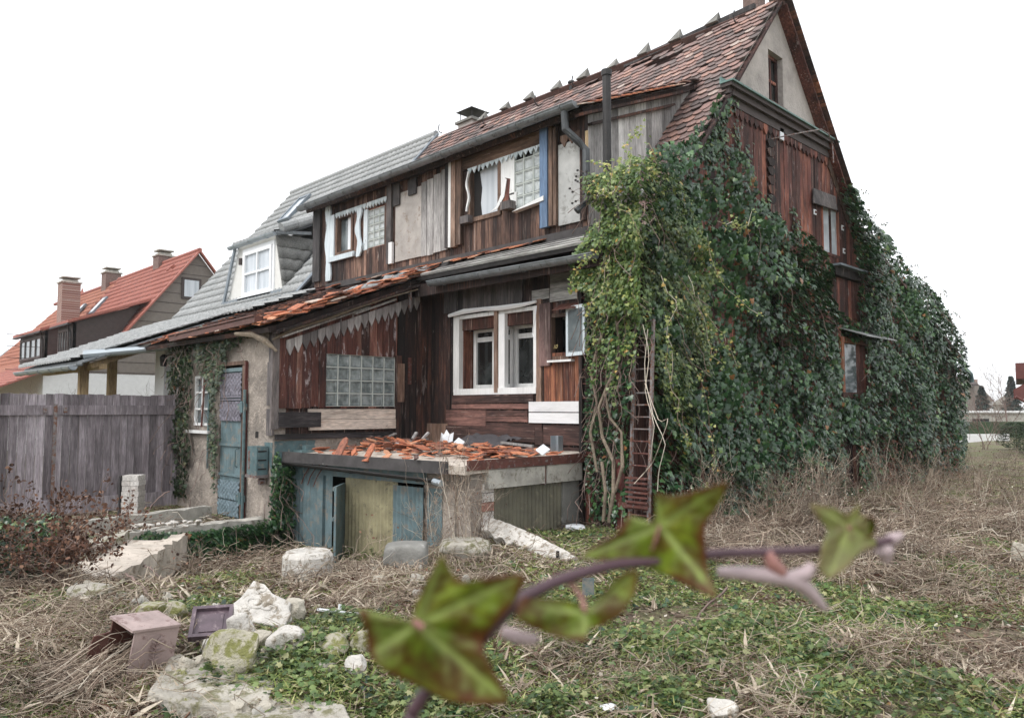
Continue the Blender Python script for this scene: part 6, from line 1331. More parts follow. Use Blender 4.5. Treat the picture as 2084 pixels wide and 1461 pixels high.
# ------------------------------------------------------------------ ground cover
def polar(n, r0, r1, pw=1.0, a0=-46, a1=46):
    r = r0*(r1/r0)**(RNG.random(n)**pw); a = np.radians(RNG.uniform(a0, a1, n)); d = FW*np.cos(a)[:, None]+RT*np.sin(a)[:, None]; p = d*r[:, None]; p[:, 2] = gh(p[:, 0], p[:, 1]); return p
def indoors(p):
    x, y = p[:, 0], p[:, 1]; return ((x < XG+.02) & (y > YF-.05) & (x > -16)) | ((x < -10.6) & (y > 5.35) & (x > -14.3)) | ((x < -7.0) & (y > 5.9+.1*(x+10.6)) & (x > -10.6)) | ((x < -14.25)) | ((y < 0.2) & (x < -9.5))
WP = [(560, 1370, .45), (620, 1330, .3), (760, 1112, .7), (700, 1140, .5), (1850, 1440, .5), (1700, 1440, .35), (1560, 1268, .5), (1480, 1290, .4), (1250, 1265, .5), (1700, 1222, .4), (1890, 1158, .6), (420, 1240, .3), (650, 1405, .35), (2040, 1290, .5), (180, 1035, .6), (330, 1030, .5), (1180, 1100, .6), (1230, 1090, .5), (950, 1350, .3), (90, 1230, .3), (1380, 1165, .7), (2030, 1120, .6), (1330, 1245, .6), (1120, 1250, .5), (700, 1270, .3), (1950, 1420, .4), (450, 1395, .2), (240, 1345, .15), (860, 1440, .3), (1130, 1440, .2), (1340, 1415, .3), (1180, 1290, .5), (1400, 1330, .45), (1300, 1300, .5), (1620, 1330, .4), (1820, 1260, .5), (520, 1160, .35), (420, 1165, .35)]
WC = np.array([[*G(x, y)[:2], r] for x, y, r in WP])
def weedmask(p):
    m = np.zeros(len(p))
    for x, y, r in WC: m = np.maximum(m, np.exp(-((p[:, 0]-x)**2+(p[:, 1]-y)**2)/(r*r)*1.2))
    return m
WP2 = [(70, 1300, .7), (150, 1250, .6), (100, 1400, .5), (250, 1300, .35), (60, 1200, .6), (800, 1215, .7), (680, 1190, .6), (900, 1200, .6), (560, 1160, .7), (450, 1160, .6), (1150, 1330, .3), (1080, 1300, .35), (1440, 1370, .35), (1300, 1400, .25), (1550, 1350, .25), (1900, 1200, .9), (1800, 1130, 1.2), (1650, 1090, 1.3), (2000, 1060, 1.6), (1750, 1340, .5), (1500, 1130, .9), (640, 1240, .3), (220, 1430, .35), (2050, 1380, .5), (1600, 1440, .3)]
SC_ = np.array([[*G(x, y)[:2], r] for x, y, r in WP2])
def strawmask(p):
    m = np.zeros(len(p))
    for x, y, r in SC_: m = np.maximum(m, np.exp(-((p[:, 0]-x)**2+(p[:, 1]-y)**2)/(r*r)))
    return m
def straw_field(name, n, r0, r1, lmin, lmax, rad, zmax, mat, label, lo=.12, K=5):
    p = polar(int(n*3.5), r0, r1); p = p[~indoors(p)]; m = strawmask(p)+.25*cnoise(p[:, 0], p[:, 1], 3, 5); wd = weedmask(p); ok = RNG.random(len(p)) < np.clip(lo+m*.8-wd*.6, .03, 1); p = p[ok][:n]; m = m[ok][:n]; n = len(p)
    L = RNG.uniform(lmin, lmax, n)**1.0; th = RNG.uniform(0, 2*math.pi, n); th = np.where(RNG.random(n) < .2, .8+1.8*cnoise(p[:, 0], p[:, 1], 1.6, 9)+RNG.normal(0, .4, n), th)
    el = RNG.normal(0, .16, n)+np.where(RNG.random(n) < .12, RNG.uniform(.1, .8, n), 0); el = np.abs(el)
    d = np.stack([np.cos(th)*np.cos(el), np.sin(th)*np.cos(el), np.sin(el)], -1); t_ = np.linspace(-.5, .5, K); z0 = RNG.random(n)**1.5*zmax*np.clip(.25+m, .2, 1.2)
    C = p[:, None]+d[:, None]*(L[:, None]*t_[None])[..., None]
    bend = RNG.normal(0, .12, (n, 3)); bend[:, 2] = -np.abs(bend[:, 2])*.6; C = C+bend[:, None]*(L[:, None]*(t_**2)[None]*2)[..., None]+RNG.normal(0, 1, C.shape)*(.006+.045*L)[:, None, None]
    C[..., 2] += (z0+L*np.sin(el)*.5)[:, None]; zz = gh(C[..., 0], C[..., 1]); C[..., 2] = np.maximum(C[..., 2], zz+.004)
    R_ = rad*RNG.uniform(.5, 1.5, n)[:, None]*np.linspace(1, .6, K)[None]*np.clip(np.linalg.norm(p[:, :2], axis=1)/6, .8, 2)[:, None]
    return tag(strands(name, C, R_, RNG.beta(2, 2.2, n), mat), label, 'dry stalks', kind='stuff')
straw_field('dry_straw', 24000, 3.3, 13, .04, .22, .0019, .09, M['straw'], 'tangled mat of pale dry stalks lying over the ground', lo=.07)
straw_field('long_stalks', 2300, 3.3, 14, .2, .6, .0032, .2, M['straw_pale'], 'long pale reed like stalks strewn over the ground', lo=.14, K=7)
straw_field('dry_straw_far', 16000, 8, 34, .1, .5, .003, .16, M['straw'], 'brown dry stalks covering the ground beside and behind the house', lo=.35)
straw_field('leaf_litter', 26000, 3.3, 16, .03, .12, .004, .03, M['straw_dark'], 'dark brown leaf litter and short stalks on the soil', lo=.6, K=3)
def litter(n):
    p = polar(n*2, 3.3, 16); p = p[~indoors(p)][:n]; n = len(p); p[:, 2] += RNG.random(n)*.03+.004
    return tag(leaves('fallen_leaves', p, np.stack([RNG.normal(0, .4, n), RNG.normal(0, .4, n), np.ones(n)], -1), RNG.normal(0, 1, (n, 3)), .03*RNG.uniform(.4, 1.4, n), 'oval', M['straw_litter']), 'curled dead leaves and chips littering the ground', 'leaf litter', kind='stuff')
litter(22000)
def tufts(n, nb):
    p = polar(n*4, 3.3, 20); p = p[~indoors(p)]; m = strawmask(p)-weedmask(p)*.5; p = p[RNG.random(len(p)) < np.clip(.25+m, .05, 1)][:n]; n = len(p)
    c = np.repeat(p, nb, 0)+RNG.normal(0, .025, (n*nb, 3))*[1, 1, .2]; lean = np.repeat(RNG.normal(0, .8, (n, 3)), nb, 0); tip = RNG.normal(0, 1, (n*nb, 3))+lean; tip[:, 2] = np.abs(tip[:, 2])*.35+.05
    return tag(leaves('dead_grass', c, np.stack([RNG.normal(0, .5, n*nb), RNG.normal(0, .5, n*nb), np.ones(n*nb)], -1), tip, RNG.uniform(.07, .2, n*nb), 'blade', M['straw_pale']), 'flattened tufts of dead grass blades', 'dead grass', kind='stuff')
tufts(1000, 26)
# weeds: rosettes of lobed leaves
def weeds(name, n, r0, r1, size, mat, label, kind='lobed', floor=.06, pw=1.0, up=.5, zr=.10, cut=.0):
    p = polar(int(n*6), r0, r1, pw); p = p[~indoors(p)]; m = weedmask(p); cn = cnoise(p[:, 0], p[:, 1], 4, 3); ok = RNG.random(len(p)) < np.clip(m*(.65+.5*cn)+floor+floor*cn*1.5, cut, 1); p = p[ok][:n]; m = m[ok][:n]; n = len(p)
    p[:, 2] += RNG.random(n)*zr*(.25+m); nn_ = np.stack([RNG.normal(0, .45, n), RNG.normal(0, .45, n), np.full(n, 1.)], -1); th = RNG.uniform(0, 6.28, n)
    tip = np.stack([np.cos(th), np.sin(th), RNG.uniform(-.3, up, n)], -1)
    return tag(leaves(name, p, nn_, tip, size*RNG.uniform(.5, 1.3, n), kind, mat), label, 'ground cover', kind='stuff')
weeds('leafy_weeds', 22000, 3.3, 14, .04, M['weed'], 'patches of fresh green lobed weeds growing through the straw', floor=.09)
weeds('short_grass', 170000, 3.3, 26, .07, M['moss'], 'thin short green grass and moss between the dry stalks', 'blade', .6, up=1.6, zr=.05)
weeds('small_weeds', 18000, 3.3, 16, .02, M['weed'], 'tiny green leaves dotted through the dead stalks', 'oval', .3, zr=.04)
weeds('ground_ivy', 6000, 4, 14, .055, M['ivy'], 'dark ground ivy leaves scattered low over the ground', 'ivy', .25, zr=.05)

# ------------------------------------------------------------------ dead plants, each one its own thing
def dead_plant(name, base, h, nst, spread, label, cat, group=None, mat='straw', rad=.004, twigs=5, tl=.22, lean=(0, 0), leaf=0, seedy=False, droop=.3, lmat='straw_dark', K=9, lsz=.04):
    base = np.array(base, float); root = empty(name, tuple(base)); tag(root, label, cat, group); C = []; R_ = []; tips = []
    for i in range(nst):
        th = RNG.uniform(0, 6.28); sp = spread*RNG.uniform(.2, 1); hh = h*RNG.uniform(.55, 1.05); b0 = base+[RNG.normal(0, spread*.25), RNG.normal(0, spread*.25), -.03]
        tp = b0+[math.cos(th)*sp+lean[0]*hh, math.sin(th)*sp+lean[1]*hh, hh]; c = curvepath(b0, tp, K, .05*h); t_ = np.linspace(0, 1, K); c[:, 2] += -droop*hh*t_**3*RNG.uniform(0, 1); c[:, 0] += math.cos(th)*droop*hh*.5*t_**2; c[:, 1] += math.sin(th)*droop*hh*.5*t_**2
        C.append(c); R_.append(np.linspace(rad, rad*.4, K)*RNG.uniform(.6, 1.2))
        for j in range(twigs):
            k = RNG.integers(max(1, K//4), K); a = c[k]; e = a+(c[k]-c[k-1])*1.0+RNG.normal(0, tl*.5, 3)+[0, 0, tl*.35]; q = curvepath(a, e, K, tl*.12); C.append(q); R_.append(np.linspace(rad*.45, rad*.25, K)); tips += [q[-1], q[K//2], q[-2]]
    strands('stalk', np.array(C), np.array(R_), RNG.beta(2, 2, len(C)), M[mat], root)
    if leaf:
        tips = np.array(tips); pp = tips[RNG.integers(0, len(tips), leaf)]+RNG.normal(0, .03, (leaf, 3)); leaves('dead_leaf', pp, RNG.normal(0, 1, (leaf, 3)), RNG.normal(0, 1, (leaf, 3))-[0, 0, .7], lsz*RNG.uniform(.5, 1.2, leaf), 'oval', M[lmat], root)['kind'] = 'stuff'
    return root
for k in range(38):
    px = 1400+k*15+random.gauss(0, 25); py = 1075-(px-1330)*.15+random.uniform(-5, 55)*(1 if px < 1800 else .7); dead_plant('dead_weed', G(px, py), random.choice((.25, .4, .5, .6, 1.0)), 6, .28, 'dry brown weed clump in the brush along the foot of the ivy covered wall', 'dead weed', 'dead weeds along the wall', rad=.0042, twigs=9, tl=.24, leaf=60, lsz=.022, droop=.12)
for k in range(26):
    px = 1880+random.uniform(-60, 200); py = random.uniform(955, 1100); dead_plant('dead_weed', G(px, py), random.uniform(.3, .8), 7, .3, 'dry reddish weed clump in the open ground right of the house', 'dead weed', 'dead weeds right of the house', rad=.005, twigs=8, tl=.2, leaf=30, lsz=.03)
for k in range(44):
    px = random.uniform(1380, 2084); py = random.uniform(990, 1230); dead_plant('dry_stalk', G(px, py), random.uniform(.35, .95), 2, .12, 'thin upright dry stalk with fine side twigs in the right middle ground', 'dry stalk', 'upright dry stalks at the right', rad=.004, twigs=9, tl=.16, leaf=24, lsz=.02, droop=.08, lmat='straw')
for k, (px, py, l) in enumerate(((1640, 1075, 'tall pale arching dry plant with feathery tips before the ivy'), (1600, 1080, 'second arching dry plant left of the tallest one'))):
    dead_plant('arching_dry_plant', G(px, py), (1.15, .85)[k], 16, .25, l, 'dead plant', lean=(.30, .30), rad=.005, twigs=14, tl=.14, droop=.35, leaf=260, lmat='straw', lsz=.02)
for k, (px, py, h, n_) in enumerate(((940, 1130, 1.15, 9), (985, 1110, .8, 7), (880, 1130, .9, 7))):
    dead_plant('dry_shrub', G(px, py), h, n_, .28, ('tallest dry twiggy shrub before the brick pier of the shed', 'lower dry shrub right of the tallest one before the pier', 'dry twiggy shrub before the blue sheet of the shed')[k], 'dry shrub', mat='straw', rad=.0045, twigs=14, tl=.26, leaf=90, droop=.1, lsz=.02)
dead_plant('withered_bush', G(70, 1190), 1.0, 12, .45, 'withered brown bush with curled dead leaves at the left edge', 'withered bush', mat='twig', rad=.009, twigs=20, tl=.22, leaf=1900, droop=.6, lsz=.045)
dead_plant('withered_bush', G(125, 1195), .75, 6, .2, 'smaller drooping brown bush right of the withered one at the left edge', 'withered bush', mat='twig', rad=.008, twigs=20, tl=.2, leaf=1100, droop=.6, lsz=.04)
bsh = empty('dark_bush', tuple(G(20, 1190))); tag(bsh, 'dark green ivy bush at the left edge below the withered bush', 'bush')
n_ = 1800; c = G(15, 1175); pp = RNG.normal(0, 1, (n_, 3)).clip(-1.3, 1.3)*[.3, .3, .18]+c+[0, 0, .3]; leaves('foliage', pp, RNG.normal(0, .5, (n_, 3))+[.5, -.5, .7], RNG.normal(0, .5, (n_, 3))-[0, 0, .8], .06*RNG.uniform(.6, 1.2, n_), 'ivy', M['ivy'], bsh)
for k in range(10):
    px = random.uniform(150, 1000); py = random.uniform(1120, 1220); dead_plant('dead_weed', G(px, py), random.uniform(.2, .5), 6, .25, 'dry weed clump on the bank between the retaining wall and the shed', 'dead weed', 'dead weeds on the bank', rad=.0035, twigs=5, tl=.18, leaf=12)
for k in range(16):
    px = random.choice((random.uniform(20, 330), random.uniform(1450, 2080))); py = random.uniform(1230, 1440); dead_plant('dead_weed', G(px, py), random.uniform(.12, .35), 5, .2, 'bent dry weed stalks standing in the foreground grass', 'dead weed', 'bent dry weeds in the foreground', rad=.0022, twigs=3, tl=.1)
# branches lying on the bank, big stalk bundles
for k, (x0, y0, x1, y1, l) in enumerate(((288, 1160, 375, 1235, 'thick grey branch left of centre on the bank'), (255, 1195, 310, 1225, 'short grey branch below the concrete block'), (470, 1150, 600, 1128, 'grey branch lying towards the round concrete stub'), (1480, 1225, 1400, 1300, 'bent pale stalk standing in the grass'), (735, 1060, 765, 1110, 'pale stick leaning on the yellow sheet'), (300, 1055, 350, 1000, 'curved bare shoot beside the brick pillar'))):
    a = G(x0, y0)+[0, 0, .12 if k != 4 else .5]; b = G(x1, y1)+[0, 0, .05]; 
    if k == 5: b = P(345, 1000, Y=4.8)
    strands('fallen_branch', [curvepath(a, b, 10, .05)], .012, [.5], M['twig']); tag(bpy.context.scene.objects[-1] if False else col.objects[-1], l, 'branch')
C = []
for k in range(150):
    a = G(60+random.uniform(0, 130), 1400+random.uniform(-10, 60))+[0, 0, .05+random.uniform(0, .08)]; b = G(300+random.gauss(0, 25), 1335+random.gauss(0, 14))+[0, 0, .06+random.uniform(0, .08)]; C.append(curvepath(a, b, 7, .05))
tag(strands('stalk_bundle', C, .003, RNG.beta(2, 2, len(C)), M['straw']), 'swept bundle of long grey stalks at the lower left', 'stalk bundle', kind='stuff')
C = []
for k in range(140):
    a = G(random.uniform(600, 1000), random.uniform(1150, 1175))+[0, 0, .12]; b = a+[random.gauss(.12, .1), random.gauss(-.1, .1), -random.uniform(.1, .3)]; C.append(curvepath(a, b, 6, .04))
tag(strands('hanging_stalks', C, .0035, RNG.beta(2, 2, len(C)), M['straw']), 'dry stalks hanging over the bank before the shed', 'dry stalks', kind='stuff')
iv4 = empty('wall_ivy', (-10.7, 4.4, -.3)); tag(iv4, 'dark ivy hanging over the low retaining wall below the door', 'ivy')
ivy_wall(iv4, Wall('X', -10.68), [[(255, 1105), (300, 1082), (360, 1085), (430, 1078), (540, 1062), (600, 1075), (600, 1140), (480, 1152), (380, 1158), (262, 1150)]], [], 4500, .065, M['ivy'], (.03, .3), 31, 3, stems=60)

# ------------------------------------------------------------------ trees and buildings beyond
def bare_tree(name, base, h, label, group=None, n=16, rad=.03, mat='twig', spread=.5, leaf=0):
    root = empty(name, tuple(base)); tag(root, label, 'tree', group); C = []; R_ = []; base = np.array(base, float)
    def grow(a, d, L, r, lv):
        b = a+d*L; c = curvepath(a, b, 6, L*.07); C.append(c); R_.append(np.linspace(r, r*.55, 6))
        if lv == 0: return
        for k in range(4 if lv > 1 else 5):
            dd_ = d+RNG.normal(0, spread, 3)+[0, 0, .12]; dd_ /= np.linalg.norm(dd_); grow(c[RNG.integers(2, 6)], dd_, L*RNG.uniform(.45, .75), r*.5, lv-1)
    for k in range(n): 
        th = RNG.uniform(0, 6.28); d = np.array([math.cos(th)*.45, math.sin(th)*.45, 1.]); d /= np.linalg.norm(d); grow(base+RNG.normal(0, .1, 3)*[1, 1, 0], d, h*RNG.uniform(.35, .55), rad*RNG.uniform(.6, 1), 3)
    strands('branches', C, R_, RNG.random(len(C)), M[mat], root); return root
for k, (px, d_, h, l) in enumerate(((205, 17, 2.6, 'bare shrub behind the fence under the left part of the carport'), (262, 18, 2.9, 'bare shrub between the two carport posts'), (305, 17, 2.4, 'bare shrub beside the white carport pillar'), (120, 20, 2.6, 'bare shrub behind the far left of the fence'))):
    p = D(px, 832, d_); bare_tree('bare_shrub', (p[0], p[1], 0), h, l, n=3, rad=.022)
for k, (px, d_, h, l) in enumerate(((1998, 30, 2.6, 'thin bare shrub before the white garden wall'), (2025, 34, 3.2, 'bare shrub in front of the dark green bush'), (2050, 60, 6, 'hazy bare tree beyond the long concrete wall'))):
    p = D(px, 832, d_); bare_tree('bare_shrub' if k < 2 else 'bare_tree', (p[0], p[1], 0), h, l, n=4, rad=.02 if k < 2 else .05)
def at(px, d_): p = D(px, 832, d_); return np.array([p[0], p[1], 0.])
def away(px): v_ = ray(px, 832).copy(); v_[2] = 0; return v_/np.linalg.norm(v_)
def hbox(mb, px0, px1, d_, z0, z1, th=4, m=0, r=.5): a, b = at(px0, d_), at(px1, d_); mb.prism([a+[0, 0, z0], b+[0, 0, z0], b+[0, 0, z1], a+[0, 0, z1]], away(px0)*th, r, m)
zy = lambda py, d_: EYE+(832-py)*d_/FPX
mb = MB(); hbox(mb, 1930, 2052, 38, -.3, zy(883, 38), .2); tag(mb.build('garden_wall', M['white_wall']), 'low white rendered garden wall beyond the right corner of the ivy', 'wall')
mb = MB(); hbox(mb, 1925, 2130, 44, -.3, zy(858, 44), .8); tag(mb.build('clipped_hedge', M['conifer']), 'brownish clipped hedge behind the white garden wall', 'hedge')
lw = empty('long_concrete_wall', tuple(at(2020, 62))); tag(lw, 'long low grey concrete building with a pale coping far right', 'building')
mb = MB(); hbox(mb, 1920, 2160, 62, -.3, zy(840, 62), 5); mb.build('wall', M['concrete'], lw); mb = MB(); hbox(mb, 1918, 2162, 61.8, zy(840, 62), zy(836, 62), 5.4); mb.build('coping', M['white_wall'], lw); mb = MB(); hbox(mb, 1978, 2012, 61.9, zy(858, 62), zy(852, 62), .09); mb.build('window', M['dark'], lw)
hs_ = empty('far_house', tuple(at(1975, 72))); tag(hs_, 'small brownish house with a flat hipped roof just past the ivy edge', 'house')
mb = MB(); hbox(mb, 1940, 1985, 72, 0, zy(785, 72), 6); mb.build('wall', M['shingle'], hs_)
mb = MB(); a, b = at(1935, 71.5), at(1993, 71.5); t_ = zy(782, 72); mb.prism([a+[0, 0, t_], b+[0, 0, t_], b+away(1990)*3-RT*1.2+[0, 0, t_+.9], a+away(1990)*3+[0, 0, t_+.9]], (0, 0, -.15)); mb.build('roof', M['darkbrown'], hs_)
for k, (px, d_, w_, ya, ye, mt, l) in enumerate(((1990, 95, 70, 778, 815, 'shingle', 'far house with a steep dark roof and a chimney behind the bare shrubs'), (2045, 120, 60, 805, 822, 'concrete', 'hazy pale far house at the right horizon'))):
    hh = empty('far_house', tuple(at(px, d_))); tag(hh, l, 'house'); mb = MB(); hbox(mb, px-w_/2+4, px+w_/2-4, d_, 0, zy(ye, d_), 8); mb.build('wall', M[('white_wall', 'concrete')[k]], hh)
    mb = MB(); a, b = at(px-w_/2, d_-.5), at(px+w_/2, d_-.5); c = at(px, d_-.5); za, ze = zy(ya, d_), zy(ye+2, d_); mb.prism([a+[0, 0, ze], b+[0, 0, ze], c+[0, 0, za]], away(px)*9); mb.build('roof', M[mt], hh)
    if k == 0: mb = MB(); hbox(mb, 1985, 1992, d_-.2, za-1.5, zy(772, d_), .8); mb.build('chimney', M['bricks'], hh)
def conifer(name, base, h, r, mat, label, n=5000, cat='tree', shape='cone'):
    root = empty(name, tuple(base)); tag(root, label, cat); mb = MB(); mb.tube([base, base+np.array([0, 0, h])], [h*.02, .01], 6); mb.build('trunk', M['bark'], root)
    t_ = RNG.random(n)**.8; th = RNG.uniform(0, 6.28, n); lay = (.75+.25*np.sin(t_*45)) if shape == 'cone' else 1
    rr = (r*(1-t_)*lay if shape == 'cone' else r*np.sqrt(np.clip(1-(t_*1.9-.9)**2, 0, 1))*(.8+.25*cnoise(th*2, t_*6, 1.5, 4)))*RNG.uniform(.3, 1, n)**.5
    pp = base+np.stack([np.cos(th)*rr, np.sin(th)*rr, t_*h-rr*.15*(shape == 'cone')+.05*h], -1); leaves('crown', pp, RNG.normal(0, .4, (n, 3))+[0, 0, 1], np.stack([np.cos(th), np.sin(th), RNG.normal(-.1, .3, n)], -1), h*.06*RNG.uniform(.5, 1.2, n), 'oval', M[mat], root)
conifer('spruce_tree', at(2060, 85), zy(772, 85), 1.5, 'spruce', 'dark spruce standing beyond the long concrete wall')
conifer('spruce_tree', at(1999, 80), zy(790, 80), 1.6, 'spruce', 'hazy bluish spruce beside the far brownish house')
conifer('round_shrub', at(2066, 30), zy(862, 30), .85, 'conifer', 'dense dark green shrub at the right edge', 4000, 'shrub', 'ball')
conifer('round_shrub', at(2090, 27), zy(880, 27), .6, 'conifer', 'lower green shrub cut off by the right edge', 2500, 'shrub', 'ball')
rh = empty('red_eaved_house', tuple(at(2110, 24))); tag(rh, 'house with dark red wooden eaves cut off by the right edge', 'house')
mb = MB(); hbox(mb, 2096, 2240, 24, 0, zy(770, 24), 6); mb.build('wall', M['darkbrown'], rh)
mb = MB(); a = at(2070, 23.6); b = at(2180, 23.6); mb.prism([a+[0, 0, zy(772, 24)], b+[0, 0, zy(772, 24)], b+[0, 0, zy(738, 24)], a+[0, 0, zy(740, 24)]], away(2070)*7); mb.build('upper_eaves', M['red_eaves'], rh)
mb = MB(); a = at(2064, 23.3); b = at(2140, 23.3); mb.prism([a+[0, 0, zy(812, 24)], b+[0, 0, zy(812, 24)], b+[0, 0, zy(755, 24)], a+[0, 0, zy(794, 24)]], away(2064)*1.2); mb.tube([a-FW*.1+[0, 0, zy(808, 24)], at(2086, 23.2)+[0, 0, zy(818, 24)]], .04, 6); mb.build('porch_roof', M['red_eaves'], rh)
# downpipe bend of the lean-to at the far corner
mb = MB(); p0 = np.array(P(1950, 752, X=-6.0)); mb.tube([p0, p0+[.1, .35, -.02], p0+[.12, .6, -.12], p0+[.12, .68, -.3]], .07, 8); mb.build('rear_gutter_bend', M['teal_dark'], house)
for (ya, yb2) in ((600, 606), (645, 652)):
    a, b = D(-150, ya, 80), D(330, yb2, 100); tag(strands('power_line', [curvepath(a, b, 12, 0, .4)], .012, [.5], M['plastic_white'] if False else M['zinc_new']), 'thin overhead cable at the left, the '+('upper' if ya == 600 else 'lower')+' one', 'cable')

# ------------------------------------------------------------------ the ivy shoot close to the lens
def leaf_mat(pale=0):
    t = NT('foreground_ivy_leaf'); v = t.attr('vein'); n1 = t.noise(38, 5, .6); n2 = t.noise(120, 4, .6)
    base = t.ramp(n1, [(.34, (.1, .15, .015)), (.52, (.2, .27, .025)), (.66, (.33, .4, .045))])
    c = t.mix(t.ramp(t.noise(60, 4, .6), [(.42, .85), (.60, 0)]), base, (.12, .045, .012))
    c = t.mix(t.math('MULTIPLY', v, .95), c, (.42, .5, .16)); c = t.mix(1.0, c, t.ramp(n2, [(.3, .8), (.7, 1.15)]), 'MULTIPLY')
    ed = t.math('ADD', t.attr('edge'), t.math('MULTIPLY', t.math('SUBTRACT', t.noise(45, 4, .6), .5), .7)); c = t.mix(t.ramp(ed, [(.86, 0), (1.0, .85)]), c, (.16, .05, .02))
    if pale: c = t.mix(pale, c, (.55, .55, .28))
    t.done(c, .38, spec=.4); tr = t.n('ShaderNodeBsdfTranslucent'); t.L(c, tr.inputs[0]); ms = t.n('ShaderNodeMixShader'); ms.inputs[0].default_value = .45
    out = [n for n in t.t.nodes if n.type == 'OUTPUT_MATERIAL'][0]; t.L(t.b.outputs[0], ms.inputs[1]); t.L(tr.outputs[0], ms.inputs[2]); t.L(ms.outputs[0], out.inputs[0]); return t.m
M['fg_leaf'] = leaf_mat(); M['fg_stem'] = plain('purple_stem', (.075, .038, .05), .5, var=.2, sc_=60); M['fg_pale'] = plain('pale_shoot', (.42, .33, .34), .6, var=.15, sc_=60); M['fg_pet'] = plain('pink_petiole', (.35, .17, .15), .5, var=.1)
tw = empty('ivy_shoot', tuple(D(1000, 1270, .40))); tag(tw, 'out of focus ivy shoot with five leaves close to the camera', 'ivy shoot')
M['fg_leaf_pale'] = leaf_mat(.4)
def fg_leaf(center, outline, tips, dist, tilt, curl=.006, mat='fg_leaf'):
    """outline traced once, given its own distance, tilt (metres of depth per metre across) and curl"""
    ol = []; m_ = len(outline)
    for i in range(m_):
        a, b = np.array(outline[i], float), np.array(outline[(i+1) % m_], float)
        for k in range(4): ol.append(a+(b-a)*k/4)
    ol = np.array(ol); 
    for _ in range(1): ol = (np.roll(ol, 1, 0)+2*ol+np.roll(ol, -1, 0))/4
    c = np.array(center, float); V = []; vein = []; edge = []; rings = 14; n = len(ol); rmax = np.abs(ol-c).max()
    segs = [(c, np.array(t_, float)) for t_ in tips]
    def vv(p):
        best = 0
        for a, b in segs:
            d = b-a; L = np.linalg.norm(d); t_ = np.clip(((p-a)@d)/L/L, 0, 1); dd_ = np.linalg.norm(p-a-d*t_); w_ = rmax*.05*(1.1-t_*.7); best = max(best, math.exp(-(dd_/w_)**2))
            for s_ in (.3, .5, .7):      # side veins
                q = a+d*s_; 
                for sg in (-1, 1):
                    e = np.array([d[0]*.7-sg*d[1]*.7, d[1]*.7+sg*d[0]*.7])/L*rmax*.35*(1-s_*.5); t2 = np.clip(((p-q)@e)/(e@e), 0, 1); d2_ = np.linalg.norm(p-q-e*t2); best = max(best, .5*math.exp(-(d2_/(rmax*.022))**2))
        return best
    for j in range(rings+1):
        f = j/rings
        for i in range(n):
            p = c+(ol[i]-c)*f; q = (p-c)/rmax; dep = dist+(tilt[0]*q[0]+tilt[1]*q[1])*dist*rmax/FPX*.6-curl*(q@q)*2+.0015*math.sin(i*.5)*f; V.append(D(p[0], p[1], dep)-CF*vv(p)*-.0006); vein.append(vv(p)); edge.append(f)
    F = np.array([(j*n+i, j*n+(i+1) % n, (j+1)*n+(i+1) % n, (j+1)*n+i) for j in range(rings) for i in range(n)])
    o = npmesh('leaf', np.array(V), [F], [np.full(len(F), .5)], M[mat], tw, smooth=True); a = o.data.attributes.new('vein', 'FLOAT', 'POINT'); a.data.foreach_set('value', np.array(vein, np.float32)); a = o.data.attributes.new('edge', 'FLOAT', 'POINT'); a.data.foreach_set('value', np.array(edge, np.float32))
    md = o.modifiers.new('s', 'SOLIDIFY'); md.thickness = .0005; return o
fg_leaf((850, 1268), [(900, 1124), (917, 1162), (940, 1185), (995, 1177), (1075, 1165), (1047, 1228), (1010, 1270), (986, 1300), (984, 1323), (1001, 1361), (1042, 1432), (989, 1435), (917, 1430), (860, 1400), (810, 1380), (773, 1361), (750, 1332), (745, 1289), (736, 1262), (728, 1235), (765, 1254), (808, 1263), (838, 1264), (846, 1225), (862, 1194), (880, 1165)], [(900, 1128), (1070, 1170), (1035, 1428), (748, 1335), (733, 1242)], .36, (.3, .2))
fg_leaf((1343, 1069), [(1334, 1000), (1362, 1011), (1412, 1000), (1488, 978), (1467, 1022), (1434, 1066), (1434, 1110), (1440, 1160), (1464, 1220), (1412, 1198), (1357, 1171), (1313, 1154), (1263, 1140), (1176, 1136), (1213, 1110), (1257, 1088), (1279, 1045), (1307, 1069), (1330, 1066), (1337, 1040)], [(1484, 982), (1336, 1004), (1280, 1050), (1182, 1134), (1460, 1214)], .40, (-.3, .3))
fg_leaf((1190, 1248), [(1060, 1213), (1130, 1218), (1169, 1226), (1197, 1252), (1228, 1226), (1246, 1187), (1272, 1165), (1300, 1158), (1293, 1209), (1263, 1254), (1219, 1276), (1197, 1280), (1191, 1306), (1130, 1295), (1081, 1276), (1048, 1258)], [(1064, 1230), (1296, 1162), (1191, 1300)], .385, (.2, -.4))
fg_leaf((1727, 1071), [(1648, 1024), (1693, 1031), (1727, 1050), (1752, 1022), (1748, 1048), (1776, 1052), (1765, 1080), (1790, 1108), (1749, 1125), (1724, 1156), (1686, 1182), (1667, 1154), (1674, 1110), (1688, 1077), (1662, 1052)], [(1650, 1026), (1750, 1026), (1688, 1178), (1785, 1108)], .43, (.5, .2), mat='fg_leaf_pale')
fg_leaf((1765, 1075), [(1755, 1058), (1775, 1050), (1782, 1066), (1776, 1090), (1762, 1096)], [(1776, 1052), (1765, 1094)], .437, (.2, .2))
